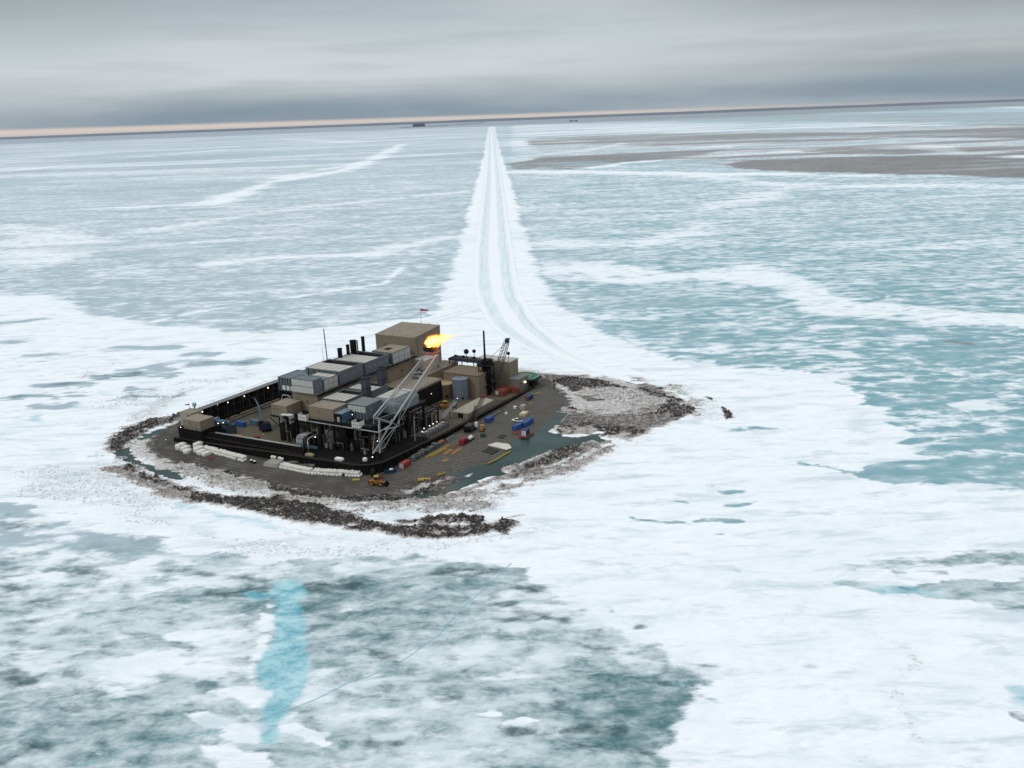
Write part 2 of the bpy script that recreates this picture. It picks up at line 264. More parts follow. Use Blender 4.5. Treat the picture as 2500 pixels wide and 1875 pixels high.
GROUND = """
s|P|0.42|16.22|0|-29957,40000 -119.3,40000 24.6,807.9 -73.2,727.8 -192.1,706.3 -289,748.9 -443.3,904.1 -711,959.2
s|P|0.4|11.3|0|-558.8,1118.3 -491.5,1230.5 -332.5,1136 -167.1,974.4 -68.8,908.9 -68.8,790.3 -153.4,766.7 -243.1,746.1 -297.4,751.3 -348.4,774.2 -413.9,893.3 -474.3,971.3
s|P|0.42|54.39|0|-5541,10719 -2093,6893 -714.2,4423 -770.4,2716 -751.7,2099 -1060,2007
s|L|0.85|28.36|57.1|-700.3,6785 -584.6,4572 -534.8,3292 -661.6,2754 -615.5,1984
s|L|0.8|31.28|36.26|-548.4,4837 -566.1,3838 -689.7,2934
s|L|0.72|41.52|50.79|-819.1,1988 -671.2,2007 -544.6,1901
s|L|0.68|25.25|35.15|-583.4,1434.8 -507.4,1625 -388,1812 -90.6,2073
s|L|0.72|22.45|37.4|-587.2,1202.8 -527,1274.5 -414.3,1315.2 -295.4,1331.5
s|L|0.78|15.77|29.06|-341.6,1091.3 -273,1120.4 -162.7,1120.4 -120.9,1204.6 -70.5,1262.1
s|L|0.85|5.35|6.18|-290.7,759.2 -259.8,801.7 -190.4,853.4 -120.4,907 -112.7,1008.5
s|L|0.7|51.24|48.58|-2246,4312 -2260,6016 -2064,7382
s|L|0.75|156.88|153.58|-2962,12822 -1169.8,8018
s|P|0.66|16.25|0|-918,1731 -713.2,1554 -556.1,1331.5 -543.4,1132.8 -548.7,1064.2 -609.2,1130.7
s|P|0.46|13.4|0|26.5,4354 1864,2398 561,697.5 406.8,729.2 333.7,835.7 174.4,872.3 27.5,1030.7
s|P|0.4|9.35|0|29.8,1105.5 228.3,915.5 272.3,800.8 561,697.5 282.4,333.8 203.3,348.7 170,381.2 186,485.9 163.5,537.7 93.4,621.1 38.3,763.1
s|P|0.8|10.15|0|29.7,1006.1 108,994.5 162.2,911.2 233,923.4 257.1,902.8 271.3,796.5 277.4,731.8 369.8,660.1 392,617.3 350.1,623.2 281.2,652.1 222.3,696.1 233.8,804.6 175.9,866.7 109.8,855.9 47.5,882.7
s|L|0.75|19.79|28.98|40.5,1157.6 158.1,1123.3 226.2,1207.1 278,1313.2
s|L|0.75|45.74|67.67|22.8,2770 464.1,2366 566.3,1899 927.7,1703
s|L|0.66|32.67|49.82|10.8,1587 297.3,1474.1 624,1935
s|P|0.62|46.05|0|224.8,22563 3083,9657 3001,5581 1623,2770 879.7,2962 35.1,3969
s|L|1|27.77|53.33|270.6,2850 392.4,3050 738.1,3285 1032.5,3425
s|L|0.95|55.72|124.7|836.8,4075 1150.7,4380
s|L|0.9|30.29|56.37|33.9,3850 338.8,4195 636.4,5136
s|L|0.95|38.23|75.47|1426,3633 1616,2990
s|L|0.9|30.45|59.83|1330.6,2888 1438,2450
s|L|0.9|25.54|40.23|943.8,2191 1187.1,2189 1326.8,2168
s|L|0.8|46.66|64.63|1820,4181 1982,3675
s|L|0.8|197.76|389.89|12561,25280 9003,16806 7099,11740
s|L|0.9|26.02|51.47|23.5,2831 508.6,2387 782.9,2113
s|P|1|6.74|0|-941.2,1128.5 -498.5,915.5 -443.3,904.1 -358.8,799.2 -287.6,745.1 -189.2,694.6 -121.7,710.6 -73.2,727.8 -40.4,821.3 24.6,807.9 71.8,624.6 111.5,553 147.6,540.1 175.5,523.5 184.4,481.7 181.4,441.7 183.4,413.4 169.6,389.9 156.3,377 202.1,346.4 266.8,313.5 142.1,150.7 23.9,156.3 33.9,200.1 46.9,225.2 34.8,247.5 25.2,261.7 8.9,284.2 -6.6,300.8 -36.7,310.6 -87.5,313 -137.3,325 -181.8,354.5 -219.7,373.4 -365.5,407.8
s|L|0.35|2.18|3.27|125.3,385.2 133.3,381.6 140.2,373.8 147.4,367.9
s|P|0.3|3.04|0|150.6,381.6 163.1,383.9 186.2,377.9 211,363.1 203.9,349.9 176.5,356.7 150.9,360.9 145,364.8
s|L|0.12|8.58|8.46|-260.2,578.5 -247.9,585.7 -229.8,588.6 -214.8,581
s|L|0.12|9.06|9.01|-255.2,599.7 -239.9,603.2 -224.5,595.2
s|L|0.12|9.58|9.68|-235.2,612.2 -220.9,614 -205.7,609.8
s|L|0.12|8.54|8.39|-288.4,570.2 -278,574 -264.7,567
s|L|0.12|11.33|11.61|-341.4,648.9 -327.7,653.2 -305.3,645.5
s|L|0.12|8.63|8.6|-298.6,542.3 -285,543.6
s|L|0.12|7.91|7.73|-270.5,537.1 -265.4,539.5 -256.5,541.4
s|L|0.12|7.76|7.65|-226.9,531.4 -213.8,531.2 -196.1,530.4
s|L|0.12|9.24|9.29|-204,607.5 -189.8,609.3 -173.8,605
s|L|0.12|9.09|8.95|-226.2,633.3 -217.5,638.3 -207.5,632.5
s|L|0.12|11.55|11.94|-286.9,664.7 -271.6,666.8 -242,662.1
s|L|0.12|8.2|8.14|-229.9,550.6 -215.1,547
s|L|0.12|11.12|11.41|-340.4,629.9 -321.6,631.2
s|L|0.12|13.55|14.22|-386.2,697.1 -372.9,697.4
s|L|0.12|14.39|14.93|-425.4,773.3 -403.4,784.3
s|L|0.12|8.08|8.01|-277.8,523.1 -258.9,519.2
s|L|0.32|3.24|1.4|44.3,333.1 57.8,328.6 68.3,328.7 83.8,327.3
s|L|0.32|3.43|1.49|25.8,347.1 39.8,348.1
s|L|0.32|3.03|1.22|50.1,342.6 58.1,352.3 68.2,346.6
s|L|0.32|3.06|1.3|67.6,316.5 83.8,313.1
s|L|0.32|2.94|1.23|121.7,293.1 135.8,296.4
s|L|0.32|3.67|1.61|79.8,357.6 91.2,354
s|L|0.32|3.42|1.47|83.7,341.7 94.3,344.1
s|L|0.32|5.13|2.98|102.4,432.5 110.9,434.9 127.6,432.5
s|L|0.32|3.22|1.73|68,328.4 76.7,329.7 84.5,326.9
s|L|0.32|3.69|2.03|78.8,358.3 90.7,354.8
s|L|0.32|3.62|1.95|75.8,367.6 81.8,363.7
s|L|0.32|5.7|3.26|105.6,509.3 115.9,498.9
s|L|0.32|2.79|1.43|88.7,307.3 96.1,301.9
s|P|0.25|2.66|0|102.7,277 109.6,277.3 117.5,274.3 137.4,276.7 149.1,277.4 162,271.6 179.9,265.6 169.2,247.9 150.1,249.3 145.4,258 140.5,262.7 132.4,265.5 112.3,268.5
s|P|0.55|4.72|0|104.9,292.7 150.9,297.8 195.9,292.2 180.7,267 141.8,277.9 111.1,277.2
s|P|0.6|3.44|0|141.2,261.1 153,254.6 169.2,247.9 159,231 144.8,239.3 136.8,245
s|P|0.6|2.99|0|72.2,240.7 91.1,236.9 94.9,233 81.2,231 70.6,232.3
s|P|0.35|8.49|0|-368.8,386.5 -216.5,367.2 -173.7,336.3 -133,313.1 -114.5,302.5 -80.1,294.5 -35.6,297.9 -6.6,293.8 11.6,276 24.8,257.5 36.6,241.1 45.6,225.3 35.3,201.8 28,183.6 23.9,156.3 -182.4,166.3
s|P|0.55|7.14|0|-218.7,371.4 -199.9,353.1 -152.2,327.5 -122.9,307.9 -108.9,289.6 -119,282.4 -150.1,283.2 -183,302.1
s|P|0.6|3.85|0|-123.1,245.4 -95.7,256.2 -77.3,242.3 -76.2,235.1 -103.1,236.9 -112.2,226.3 -121.5,238.1
s|P|0.86|2.22|0|-91.7,218.3 -85.6,218.4 -76.9,213.9 -69.5,208.7 -66.1,202 -62.7,200.1 -69.5,199.6 -75.4,196.1 -69.5,187.1 -53,186.2 -62.2,195.4 -68.5,204.9 -78,209.2
s|P|0.82|2.12|0|-86.2,229 -81.6,230.9 -75.5,227.3 -71.4,223.8 -70.3,220.6 -75.6,223
s|P|0.84|2.23|0|-85,206.8 -79.3,205.5 -68.1,203 -64.2,199.3 -72,196.3 -78.6,199.2
s|P|0.84|1.93|0|-79.1,255 -77.6,257.6 -76.1,248.4 -77,241.1 -80.8,242.5
s|P|0.8|2.1|0|-82.6,269.1 -83.3,278.1 -81,276.4 -77.8,265.9 -79,260.4
s|L|0.9|1.46|1.85|-63.5,211.2 -55.8,208.8 -50.9,204.8
s|L|0.9|0.91|1.58|-14.9,213.1 -7,213.1
s|L|0.9|0.89|1.47|-62.7,215.5 -60.3,217.4
s|L|0.8|2.63|3.69|-107,258.3 -89.2,258.4
s|L|0.8|1.47|1.9|-3.3,209.5 3.3,210
d|L|1|4.73|6.02|-111.3,299.9 -100,297.2 -82.8,292.5
d|L|1|4.42|4.04|-101.5,285.8 -90.4,284.9 -84.8,287.7
d|L|1|4.24|1.69|-95.6,276 -84.1,275.1
d|L|1|5.52|4.28|-167.8,307.9 -157.9,306.3 -145.5,304.4
d|L|1|5.02|8.66|-177.6,291.6 -170.2,289.4 -162.9,285.7
d|L|1|5.07|3.58|-172.6,281.8 -157.9,279.9
d|L|1|7.27|4.5|-214.1,362.5 -209.4,360.9
d|L|1|6|3.8|-206.2,352.5 -195.5,346
d|L|1|5.77|3.42|-189.8,315.2 -183.5,312.9
d|L|1|3.84|2.15|-105.9,253 -94.3,251.5
d|L|1|3.76|2.92|-56,264.3 -45.5,262.2
d|L|1|4.35|3.48|-71.2,289.9 -58.1,287.2
d|L|1|4.17|2.34|-71.8,285.1 -66.7,283.1
d|L|1|3.85|3.44|-131.6,239.9 -122.9,239.9
d|L|1|3.58|4.33|-125,229.3 -117.5,229.9
d|L|1|3.2|2.06|-109.7,216.9 -104.3,215.6
d|L|1|2.85|3.38|-130.7,200.4 -128.5,203
d|L|1|3.24|3.15|-128.6,206.6 -121.9,206.2
d|L|1|2.59|3.47|-39,203.2 -31.9,202.3
d|L|1|2.78|2.02|-50.3,214.8 -44.5,212.9
d|L|1|2.77|2.86|-22.6,219.7 -16.5,222.4 -8.9,219.8
d|L|1|3.84|4.26|-9.5,274.1 -2.6,272
d|L|1|3.66|2.43|-14.5,262.7 -2.7,261.8
d|L|1|4.31|3.19|-28.8,292.4 -7.4,293.2
d|L|1|3.08|2.85|-43.4,246.1 -37.5,242
d|L|1|3.46|1.89|-123.4,222.8 -114.4,222.3
d|L|1|3.79|3.3|-151.1,240 -141.1,235.9
d|L|1.05|4.05|3.66|-2.5,281.3 2.1,280.9 5.9,280.6
d|L|1.05|3.5|4.12|-2.7,269 3.1,264.3 13.7,259.2
d|L|1.05|3.75|2.69|8.5,271.2 19.4,267.4
d|L|1.05|3.47|1.52|11.2,252.6 23.8,253.1
d|L|1.05|3.28|4.26|16.1,244.5 30.7,241 40,240.4
d|L|1.05|3.19|3.44|17.7,238.3 20.3,238.1
d|L|1.05|3.14|2.01|45.5,234 55.3,231
d|L|1.05|3.07|1.97|50,227.4 54.9,226.5
d|L|1.05|2.97|2.37|38,224.3 43.5,223.4
d|L|1.05|2.94|0.62|46.8,221.1 51.6,220
d|L|1.05|2.98|1.9|6.5,227.5 13.5,227
d|L|1.05|2.58|2.67|10.7,204.8 22.5,205.1
d|L|1.05|2.46|1.76|13.8,199.2 19.4,198
d|L|1.05|2.58|1.87|-3.3,205.7 2,205.3
d|L|1.05|2.42|1.47|23.8,196.8 30.3,194.7
d|L|1.05|2.79|1.46|3,217.5 9.1,216.6
d|L|1.05|2.86|1.04|28,266 28.6,264.5
d|L|1.05|3.53|0.97|35.1,253.6 37.9,253.4
d|L|1.05|3.38|0.92|43.5,245.2 48.7,244.2
d|L|1.05|2.51|0.97|-3.2,216.4 -2,215.3
d|L|0.85|11.7|8.32|-336.9,652.5 -322.8,651.6 -308.2,647.2
d|L|0.85|8.78|5.99|-259.2,578.3 -241.8,582.3
d|L|0.85|8.57|5.79|-250.6,587.9 -240.7,592
d|L|0.85|9.71|6.77|-233.4,612.7 -210.9,610.5
d|L|0.85|9.22|6.39|-285.4,569.8 -268.4,569.2
d|L|0.85|8.72|5.98|-297.5,543.7 -289.8,544.3
d|L|0.85|7.74|5.25|-222.6,531.4 -198.3,529.1
d|L|0.85|9.36|6.49|-204.3,611.5 -175.8,605.3
d|L|0.5|2.65|1.22|46.1,333.4 57.8,328.6 68.3,328.7 82.1,327.5
d|P|0.8|1.44|0|121.2,207.7 127.2,206.3 137.3,204.7 134.7,200.2 122.9,201.8
d|L|0.6|9.43|4.08|-121,302.4 -108.5,298.8 -95.6,296 -83.2,290.9
d|L|0.6|8.98|4.7|-108.3,292.8 -97.6,288.7 -87.6,286.3
d|L|0.6|8.85|2.96|-93.5,285.2 -82.5,284.3
d|L|0.6|10.26|8.39|-179.4,295.1 -169.4,291
d|L|0.6|10.02|6.31|-174.2,285 -160.6,280.9
d|L|0.6|7.08|2.84|-129,238.6 -120.1,234.6
d|L|0.6|7.04|3.5|-126,231.6 -117.7,228.9
d|L|0.6|6.24|2.97|-43.6,247.4 -36.4,244.4 -30.5,239.1
d|L|0.6|5.18|3.79|-39.1,204.1 -30.8,202.7
d|L|0.6|5.74|3.27|-23.9,220.8 -12.7,221.1
d|L|0.6|5.6|2.2|-46.7,215 -40.4,213.7
d|L|0.7|7.12|4.64|-2.5,284.5 5.8,279.1 12.2,270.9
d|L|0.7|6.85|3.95|-2.7,266.1 8.7,260.3 18.2,253.5
d|L|0.7|6.52|4.39|14.8,244.6 29.2,239.9 40,240.4
d|L|0.7|6.24|3.32|39.2,235.6 49.1,232.6 55,229.9
d|L|0.7|5.92|2.88|37.4,224.4 44.7,222.8
d|L|0.7|5.92|2.35|5.9,227.5 16,225.7
d|L|0.7|5.17|2.89|8.5,205.9 22.4,204.1
d|L|0.7|5.13|2.64|-3.3,205.7 3.7,204.3
d|L|0.7|4.9|2.28|12.1,199.3 20.4,197
m|L|0.7|4.96|5.56|191.5,691.8 210.7,666.9 224.7,644.4 240.2,629.9
m|L|0.7|6.02|7.1|245.4,655.6 268.2,649.1
m|L|0.7|5.02|5.74|283.9,591.5 304.8,575.8 325.8,562.6
m|L|0.55|8.99|10.94|80,902.3 112.1,908.8
m|L|0.55|5.37|5.87|150.6,822.5 178.7,782.7 198.1,723.4
m|L|0.55|7.74|9.27|207.9,822 228.1,805.8
m|L|0.55|4.79|5.26|203.4,691 222.4,658.7
m|P|0.95|15.14|0|4.4,3283 116.2,3558 303,3755 589.4,3862 907.4,3836 703.7,3425 401.9,3125 289.8,2905 191.8,2801 24.4,2921
m|P|1|12.11|0|613,2725 728.8,2928 956.4,2979 1247.1,2825 1363.5,2518 1448.9,2370 1073.3,1747 1008.4,1854 959.6,2001 809.6,2186 678.2,2376 615.2,2569
m|P|0.9|15.31|0|1050.9,3404 1234.4,3582 1369.2,3285 1361,2955 1215,2911 1073.9,3113
m|P|0.8|34.84|0|153.7,7192 586.7,7242 1152.2,7324 1720,6326 1846,5371 1388.9,4690 907.3,4525 404.9,5007 540.7,5823
m|P|0.9|23.89|0|1670,6250 2029,5519 2878,5351 2873,4733 2107,3462 2064,3828 1834,4410 1572,4912
m|P|0.9|15|0|1482.9,3274 1694,3137 1775,2911 1629,2668 1511,2794 1440.3,2972
m|P|0.4|113.11|0|0,40000 3216,11847 3443,6407 3674,6060 5843,9657 6162,11493 7026,25904 0,40000
m|P|0.56|35.63|0|161,6789 1969,7242 3282,6106 3386,5371 1075.3,1683 1070.4,1970 715.2,2404 520.5,2945 92.1,2847
b|P|1|2.59|0|-83.4,293.4 -75.9,293.6 -72.2,283.5 -67,265.1 -63.3,246.2 -60.2,234.1 -59.9,226.3 -62,218 -63.1,212.1 -63,203.7 -67.3,204.8 -69.4,215.4 -70.1,223.7 -74.7,231.6 -75.9,244.6 -76.8,260.3 -79.5,274.8 -82.9,282.7
b|P|0.8|1.32|0|-93.5,285.2 -89.2,286.4 -81.7,284.2 -82.9,279.6 -88.3,280
b|P|0.6|2.51|0|-267,491.4 -268.8,500.9 -263.3,501.6 -255.8,487.5
d|P|0.6|1.88|0|126.8,218.6 133.7,218.7 147.6,217.2 139.1,202.7 124.9,211.4
b|P|0.62|2.25|0|126.8,217.5 130,218.9 133.2,217.6 144.1,216.4 137.3,204.7 124.6,208.4 124.9,212.4
b|P|0.6|1.76|0|103.4,277 113.8,272.2 125.4,275.2 134.7,269.1 131.7,265.5 112.6,269.3
b|L|0.6|1.42|2|69.8,289 74.1,287
b|P|0.7|1.23|0|-37.9,203.6 -33.2,203.7 -33,201.5 -37,201.7
b|P|0.5|1.35|0|40,224.7 44.4,225 43.2,221.8 40.1,222
b|L|0.5|5.99|11.77|-268.9,469.2 -263.6,470.9
b|L|0.4|18.76|33.52|-504.4,927.1 -488.4,915.7
b|L|0.35|4.97|8.01|-219.2,414.3 -210.1,412.4
c|L|1|0.28|0.49|-2.4,299.8 -11.2,282 -19.1,268.8 -24.7,253.9 -33.4,241.7 -43,232.9 -49.1,230 -54.5,224.3 -61,219.5 -70.2,214
c|L|1|0.27|0.5|-111.5,198.5 -104.9,200.7 -100.2,204.9 -92.8,207.2 -87.1,207.8 -78.5,211.1
c|L|0.75|0.29|0.19|-157.6,252.7 -139.6,259.3 -122.3,270.6 -104.7,286 -83.2,294.2 -75.1,293.9
c|L|0.75|0.27|0.18|-148.7,235.3 -137.3,239.1 -125.8,246.8 -114.2,277.4
c|L|0.75|0.22|0.14|-95.1,197.6 -92.5,206.3 -85.9,209.6
c|L|0.75|0.21|0.14|-62.3,195.7 -55.4,206.9 -50.3,218.3 -44.7,226.4
c|L|0.75|0.24|0.16|-61.9,229.7 -54.5,243.2 -45.7,252.7
c|L|0.75|0.29|0.19|-51.7,297.7 -27.6,299.2 -3.3,299.5
c|L|0.75|0.22|0.15|-80.3,215.1 -73.1,222.8
c|L|0.7|0.21|0.13|35.6,233.5 36.8,217 36.9,207
c|L|0.7|0.3|0.18|108.7,292.4 118,291.6 116.2,285.8
c|L|0.7|0.31|0.19|124.1,291.1 170.5,287.3
c|L|0.7|0.29|0.18|104.4,284.2 121.2,283.7
h|L|1.7|2.93|5.86|-112.6,364.3 -101.6,363.2 -89.4,356.7 -77.7,350.4 -66.1,342.9 -54.9,335.8 -44,327.8 -29,323 -16.9,325.4 -2.7,331.1
h|L|1.5|3.13|5.53|-110.4,356 -96,350.8 -81.5,343.1 -59.7,333.9
h|L|2|2.36|5.94|-35.9,336.5 -30,338.4 -22.9,339 -15.8,337.1
h|L|1.4|3.83|4.03|-65.4,355.8 -52.2,355.8 -36.5,357 -23.5,364 -10.1,369.8 5.5,378.6
h|L|1.6|3.07|2.97|-118.1,385 -111.1,379.8 -100.1,368.6
h|P|1.8|2.84|0|-46.5,373.4 -42.2,380.4 -34,384.1 -32.6,379.4 -40.1,368.5
h|L|2.2|3.65|6.88|-33.8,350.2 -27.7,352.2
h|L|2.4|3.78|8.83|-20.3,350.2 -10.9,349.3
h|L|2|4.8|8.74|-197.6,443.9 -198.8,456.4 -198.1,466.7 -193.6,474.3 -187.7,481.9 -181.4,486.8
h|L|1.2|3.42|4.21|-185.4,409.9 -176.3,405.9 -164.7,392.6 -155.5,383.1 -143.8,375.5 -135.5,371.2
h|L|1.4|5.1|11.04|-148.9,408.2 -136.4,397.7 -123.2,389.4 -110.9,383.4
h|P|1.8|3.28|0|-155.2,409.9 -155.8,415.3 -153.3,417.2 -151.6,410.6
h|P|1.3|3.63|0|15.4,407.6 23.2,416.6 31.4,420.7 34.5,417 27.9,404.6 15.1,390.6 2.2,386 2.9,391.9
h|L|1.2|2.49|2.29|40.1,416.4 27.7,401.5 16.1,389 5.3,381.4 -10.3,374.6
h|L|1|2.4|2.15|45.7,415.7 30.1,398.1 21.5,389.9
h|L|1|2.44|2.26|27.6,386.3 10.4,378.1 -5.2,367.4 -10.2,361.3
h|L|1.4|2.41|2.77|22.2,439.5 25.1,446.7 28.5,444.4 29.3,438.7
h|L|1.2|3.29|5.27|29.9,446.1 37.3,449.1 42.8,442.7
h|L|1.6|3.17|4.03|43.4,431.6 49.6,440 58.2,437.2
h|P|1.8|2.83|0|89.4,475.4 92.8,472.8 92.9,460.2 83.3,455.3
h|P|1.6|1.4|0|108.8,466.5 112,459.9 110.7,452 106.9,448.5
h|L|0.9|2.97|3.94|26.5,479 33.2,473.9 42.4,470.6 48.9,471.9
h|L|0.8|2.22|1.73|27.8,511 28.9,496.6 27.5,485.5 24.6,479.3
h|L|0.5|7.2|8.52|-188.6,405.4 -163.5,375 -139,358.5
h|L|0.4|8.18|10.29|-172.8,367.1 -141,345.5 -107.9,325.7 -80.8,321.4 -46,318.4 -11.7,315.5
h|L|0.35|6.77|7.1|33.2,305.9 50,297.3 68.2,288.8
h|L|0.3|3.45|4.58|78.2,254.6 89.2,265.1
h|L|0.3|2.21|2.32|107.8,240.7 110.5,229.7 98.6,219.3 97.3,207.2 95.8,197.9
h|L|0.5|8.24|10|-273.2,580.3 -268.7,601.6 -268.1,625.1
h|L|0.5|8.04|12.65|-204.5,494.3 -200.7,531 -186,554.5 -163.3,571.8
h|L|0.5|4.85|5.8|-202.4,430.5 -190,405.6 -163.5,375
h|P|0.45|9.05|0|-231.6,409.8 -204.6,410.8 -181,386.7 -158.6,361.9 -195.6,362.4 -223.5,380.8
h|P|0.5|8.68|0|87,510.4 103.1,505.7 108.4,468.7 103.9,448.8 91.4,446.5 91.9,481.6
t|L|0.98|2.3|6.82|-103.9,359.4 -92.1,356.9 -77.4,349 -65.9,341.7 -54.9,335.8 -44,327.8 -29,323 -16.9,325.4 -2.7,331.1
t|L|0.98|2.45|6.17|-110.8,357.4 -99,352.3 -84.3,344.6 -70.4,338.4 -57,332.4
t|L|0.95|2.59|5.74|-98.6,357.6 -84.3,357.5 -77.7,350.4
t|L|0.95|1.82|3.08|-47.9,340 -36.1,339
t|L|1|1.72|4.98|-34.9,336.4 -31.1,339.8 -27,339.4
t|L|1|1.78|6.76|-23.9,339.1 -15.8,337.1
t|L|0.95|1.56|3.83|-6.2,326.7 -4.2,325.4
t|L|0.8|2.32|2.17|-3.7,338.5 2.9,340.4
t|L|0.75|3.12|4.64|-116.7,367.4 -107.8,362.5 -103,358
t|L|0.5|4.68|7.67|-117.6,383.4 -109.9,379.7 -100.9,374.4 -90.6,367.7 -78.6,361 -62.8,355.5 -47,356.7 -31.1,356.5 -9.9,350.5
t|L|0.62|2.57|4.9|-65.4,355.8 -52.2,355.8 -36.5,357 -26.2,364.3
t|L|0.75|2.5|6.18|-27.3,364.4 -15.6,371.8 -7.4,381.4 4,384.9
t|L|0.65|2.56|4.83|-14.3,363.1 -1.9,370.4 7.1,372.5
t|L|0.5|3.03|9.11|-33.8,348.8 -27.6,350.9
t|L|0.55|3.07|10.85|-20.2,348.9 -12,350.7
t|L|0.4|2.5|4.73|-7.8,358.4 -1.4,360.5
t|P|0.6|2.27|0|-46,373.4 -42.2,380.4 -34,384.1 -32.6,379.4 -40.1,368.5
t|L|0.3|3.48|4.35|-91.2,334.3 -81.3,329.9 -67,324.1
t|L|0.95|3.09|8.36|-196.1,438.9 -198.9,451.4 -198.3,461.5 -196.4,467.9 -189.6,475.2 -180.9,485.3
t|L|0.9|2.8|6.51|-195.8,441.3 -194.8,454.7 -193,460.9 -191.2,469.9
t|L|0.75|3.42|7.6|-187.4,411.2 -177,402.8 -169.2,397 -159.9,386.4 -152.3,380 -145.9,376.7 -136.5,372.1
t|L|0.6|2.76|3.65|-181.4,409.5 -173.9,407.7
t|L|0.52|5.15|12.09|-151.2,409.5 -140.8,400.1 -126.6,388.8 -110.9,383.4
t|L|0.5|3.37|3.65|-184.7,449.8 -173.4,429.5 -162.1,414.9
t|L|0.7|3.84|4.89|-141.1,402.2 -137,399.8
t|L|0.7|3.01|3.88|-122.9,388.4 -114.8,384.7
t|P|0.7|2.62|0|-154.8,408.8 -155.4,414.2 -153,416.1 -151.2,409.5
t|P|0.5|7.02|0|-186,460.1 -180.6,454.3 -176,436.7 -166.9,417.6 -175.8,422.9 -181.8,435 -187,452.5
t|P|0.85|1.82|0|15.4,407.6 23.2,416.6 31.4,420.7 34.5,417 27.9,404.6 15.1,390.6 2.2,386 2.9,391.9
t|L|0.8|1.85|4.5|43.1,422.8 32.7,408.9 19.4,391.6 5.3,382.8 -7.3,377.1
t|L|0.7|1.81|3.59|46.3,415.7 33.1,400.9 22.5,389.8
t|L|0.68|1.9|3.93|27.2,387.8 21.1,384.1 9.3,378.2 -3.7,369.9 -10.2,365.2
t|L|0.75|3.03|3.79|21.2,441.5 25,444.8 28.9,440.6
t|L|0.7|3.38|5.46|30.3,444.2 37.2,447.2 42.8,442.7
t|L|1|2.4|5.09|43.4,431.6 48.3,438.4 53.2,439.6 58.8,437.1
t|P|0.8|4.79|0|18.5,551.5 28.6,548.7 37.6,541.9 45.3,539.4 40.6,534.7 36.5,527.4 35.9,509.9 31.7,508.1 29.4,515.7 24.6,529.1 16.7,543.5
t|L|0.95|2.11|5.55|49.1,527 54.9,522.3 62.9,513.7
t|L|0.85|2.93|5.1|42.9,490.2 47.8,493 53.4,495.7
t|L|0.8|1.53|2.76|45.7,499.1 52,507.8
t|L|0.85|3.32|4.04|65.1,531.3 71,517.6 74.6,509.6
t|L|0.75|2.97|5.25|72.7,530.2 77.7,511.7 81.4,496.7 86.3,486.8
t|L|0.5|5.74|9.2|74.4,527.4 66.1,533.8
t|P|0.62|5.57|0|26.5,479 48.9,471.9 58,468.7 79.2,483.3 84.7,484.8 85,471.6 81.2,457.6 73.6,448.6 69.5,441.5 58.8,437.1 43.3,448.4 30.7,457.7 25.1,466.5
t|L|0.9|2.91|3.84|26.6,481.2 33.2,473.9 41.8,470.7 48.9,471.9
t|L|0.9|1.71|1.81|27.8,511 29.2,496.6 27.5,485.5 23.9,479.3
t|P|0.9|1.42|0|89.4,475.4 93.8,478.1 95.3,472.5 93.5,460.1 81.4,451.6 80.9,455.6
t|P|1|0.84|0|108.8,467.6 112.2,460.9 110.7,452 106.9,448.5 107.5,456.4
t|L|0.95|1.4|2.03|105.7,488.9 107.1,483
t|L|0.35|6.56|5.89|92.8,504.7 97.2,492.3 97.3,476.5
t|P|0.28|8.9|0|31.5,505.7 50,515.4 68,505.6 79.2,483.3 58.2,470.7 39.8,477.3
t|L|0.35|9.06|11.1|-204.5,494.3 -199.6,527.8 -185,551
t|L|0.3|4.66|6.56|-273.2,580.3 -273.2,598.5
t|L|0.3|3.93|4.95|-198,419.9 -190.7,405.6 -163.5,375
t|L|0.22|5.18|4.94|-146.3,335.2 -138.2,332.4
t|L|0.25|2.44|2.98|33.2,305.9 43.3,301.4 53.6,295.2
t|L|0.28|1.65|1.75|107.8,240.7 110.5,229.7 98.6,219.3 97.3,207.2 95.8,197.9 99.1,195.1
t|L|0.22|2.47|3.16|78.9,254.5 89.4,263.6
t|L|0.25|1.7|2.03|67.9,277.4 72.4,273.9
t|P|0.97|2.25|0|-107.5,376.5 -100.5,380.2 -91.5,377.1 -80.3,371 -73.2,367.4 -65,370.9 -59.4,379.1 -47.4,376.4 -44.7,366.1 -44.8,361.2 -57.9,359.1 -65.6,360.5 -74.5,362.7 -78.5,366.5 -90.7,370.5 -100.4,372.2
t|P|0.97|1.76|0|-39.1,390.9 -30.2,397.2 -20.7,393.8 -23.8,384.6 -31.4,379.3
h|L|0.8|5.55|8.91|-104.3,374.7 -78.5,366.5 -58.3,361.8
t|L|0.2|8.06|15.77|-114.1,370 -93.6,351.8 -60,336.3 -29.1,324.2 -2.2,331.1
t|L|0.22|6.59|11.77|-109.2,372.3 -73.7,357.9 -41.6,354.8 -15.3,360.4
t|L|0.24|7.42|14.95|-5.2,367.4 21.1,384.1 45,409.2 65.5,434.5
t|L|0.3|7.19|14.37|-184.9,408.8 -163.2,390.5 -136.6,374.8
t|L|0.25|7.25|13.17|-190.2,420.1 -197.6,436.7 -201.8,461.9 -195.2,478.6
h|L|0.7|12.94|26.86|-217.2,408.4 -181,386.7 -153.4,364.5
h|L|0.5|7.65|13.64|-101.4,321.5 -66.1,313.1 -28.5,315.2 5,323.5
h|L|0.45|17.9|37.65|-225.7,528.2 -205,557.1 -171,565.9
t|P|0.42|6.63|0|25.3,542.3 42.2,537.2 57.7,521.9 73.3,509.8 83.1,487.3 83,467.6 71.8,445 59.2,454.3 44.9,464.1 29.7,470.1 28.2,496.7
t|P|0.74|4.19|0|27.1,478.9 48.3,466.8 64.4,470 77.3,479.1 83.7,471.8 75.8,454.2 64.2,445.9 49.1,445.8 31.9,457.6
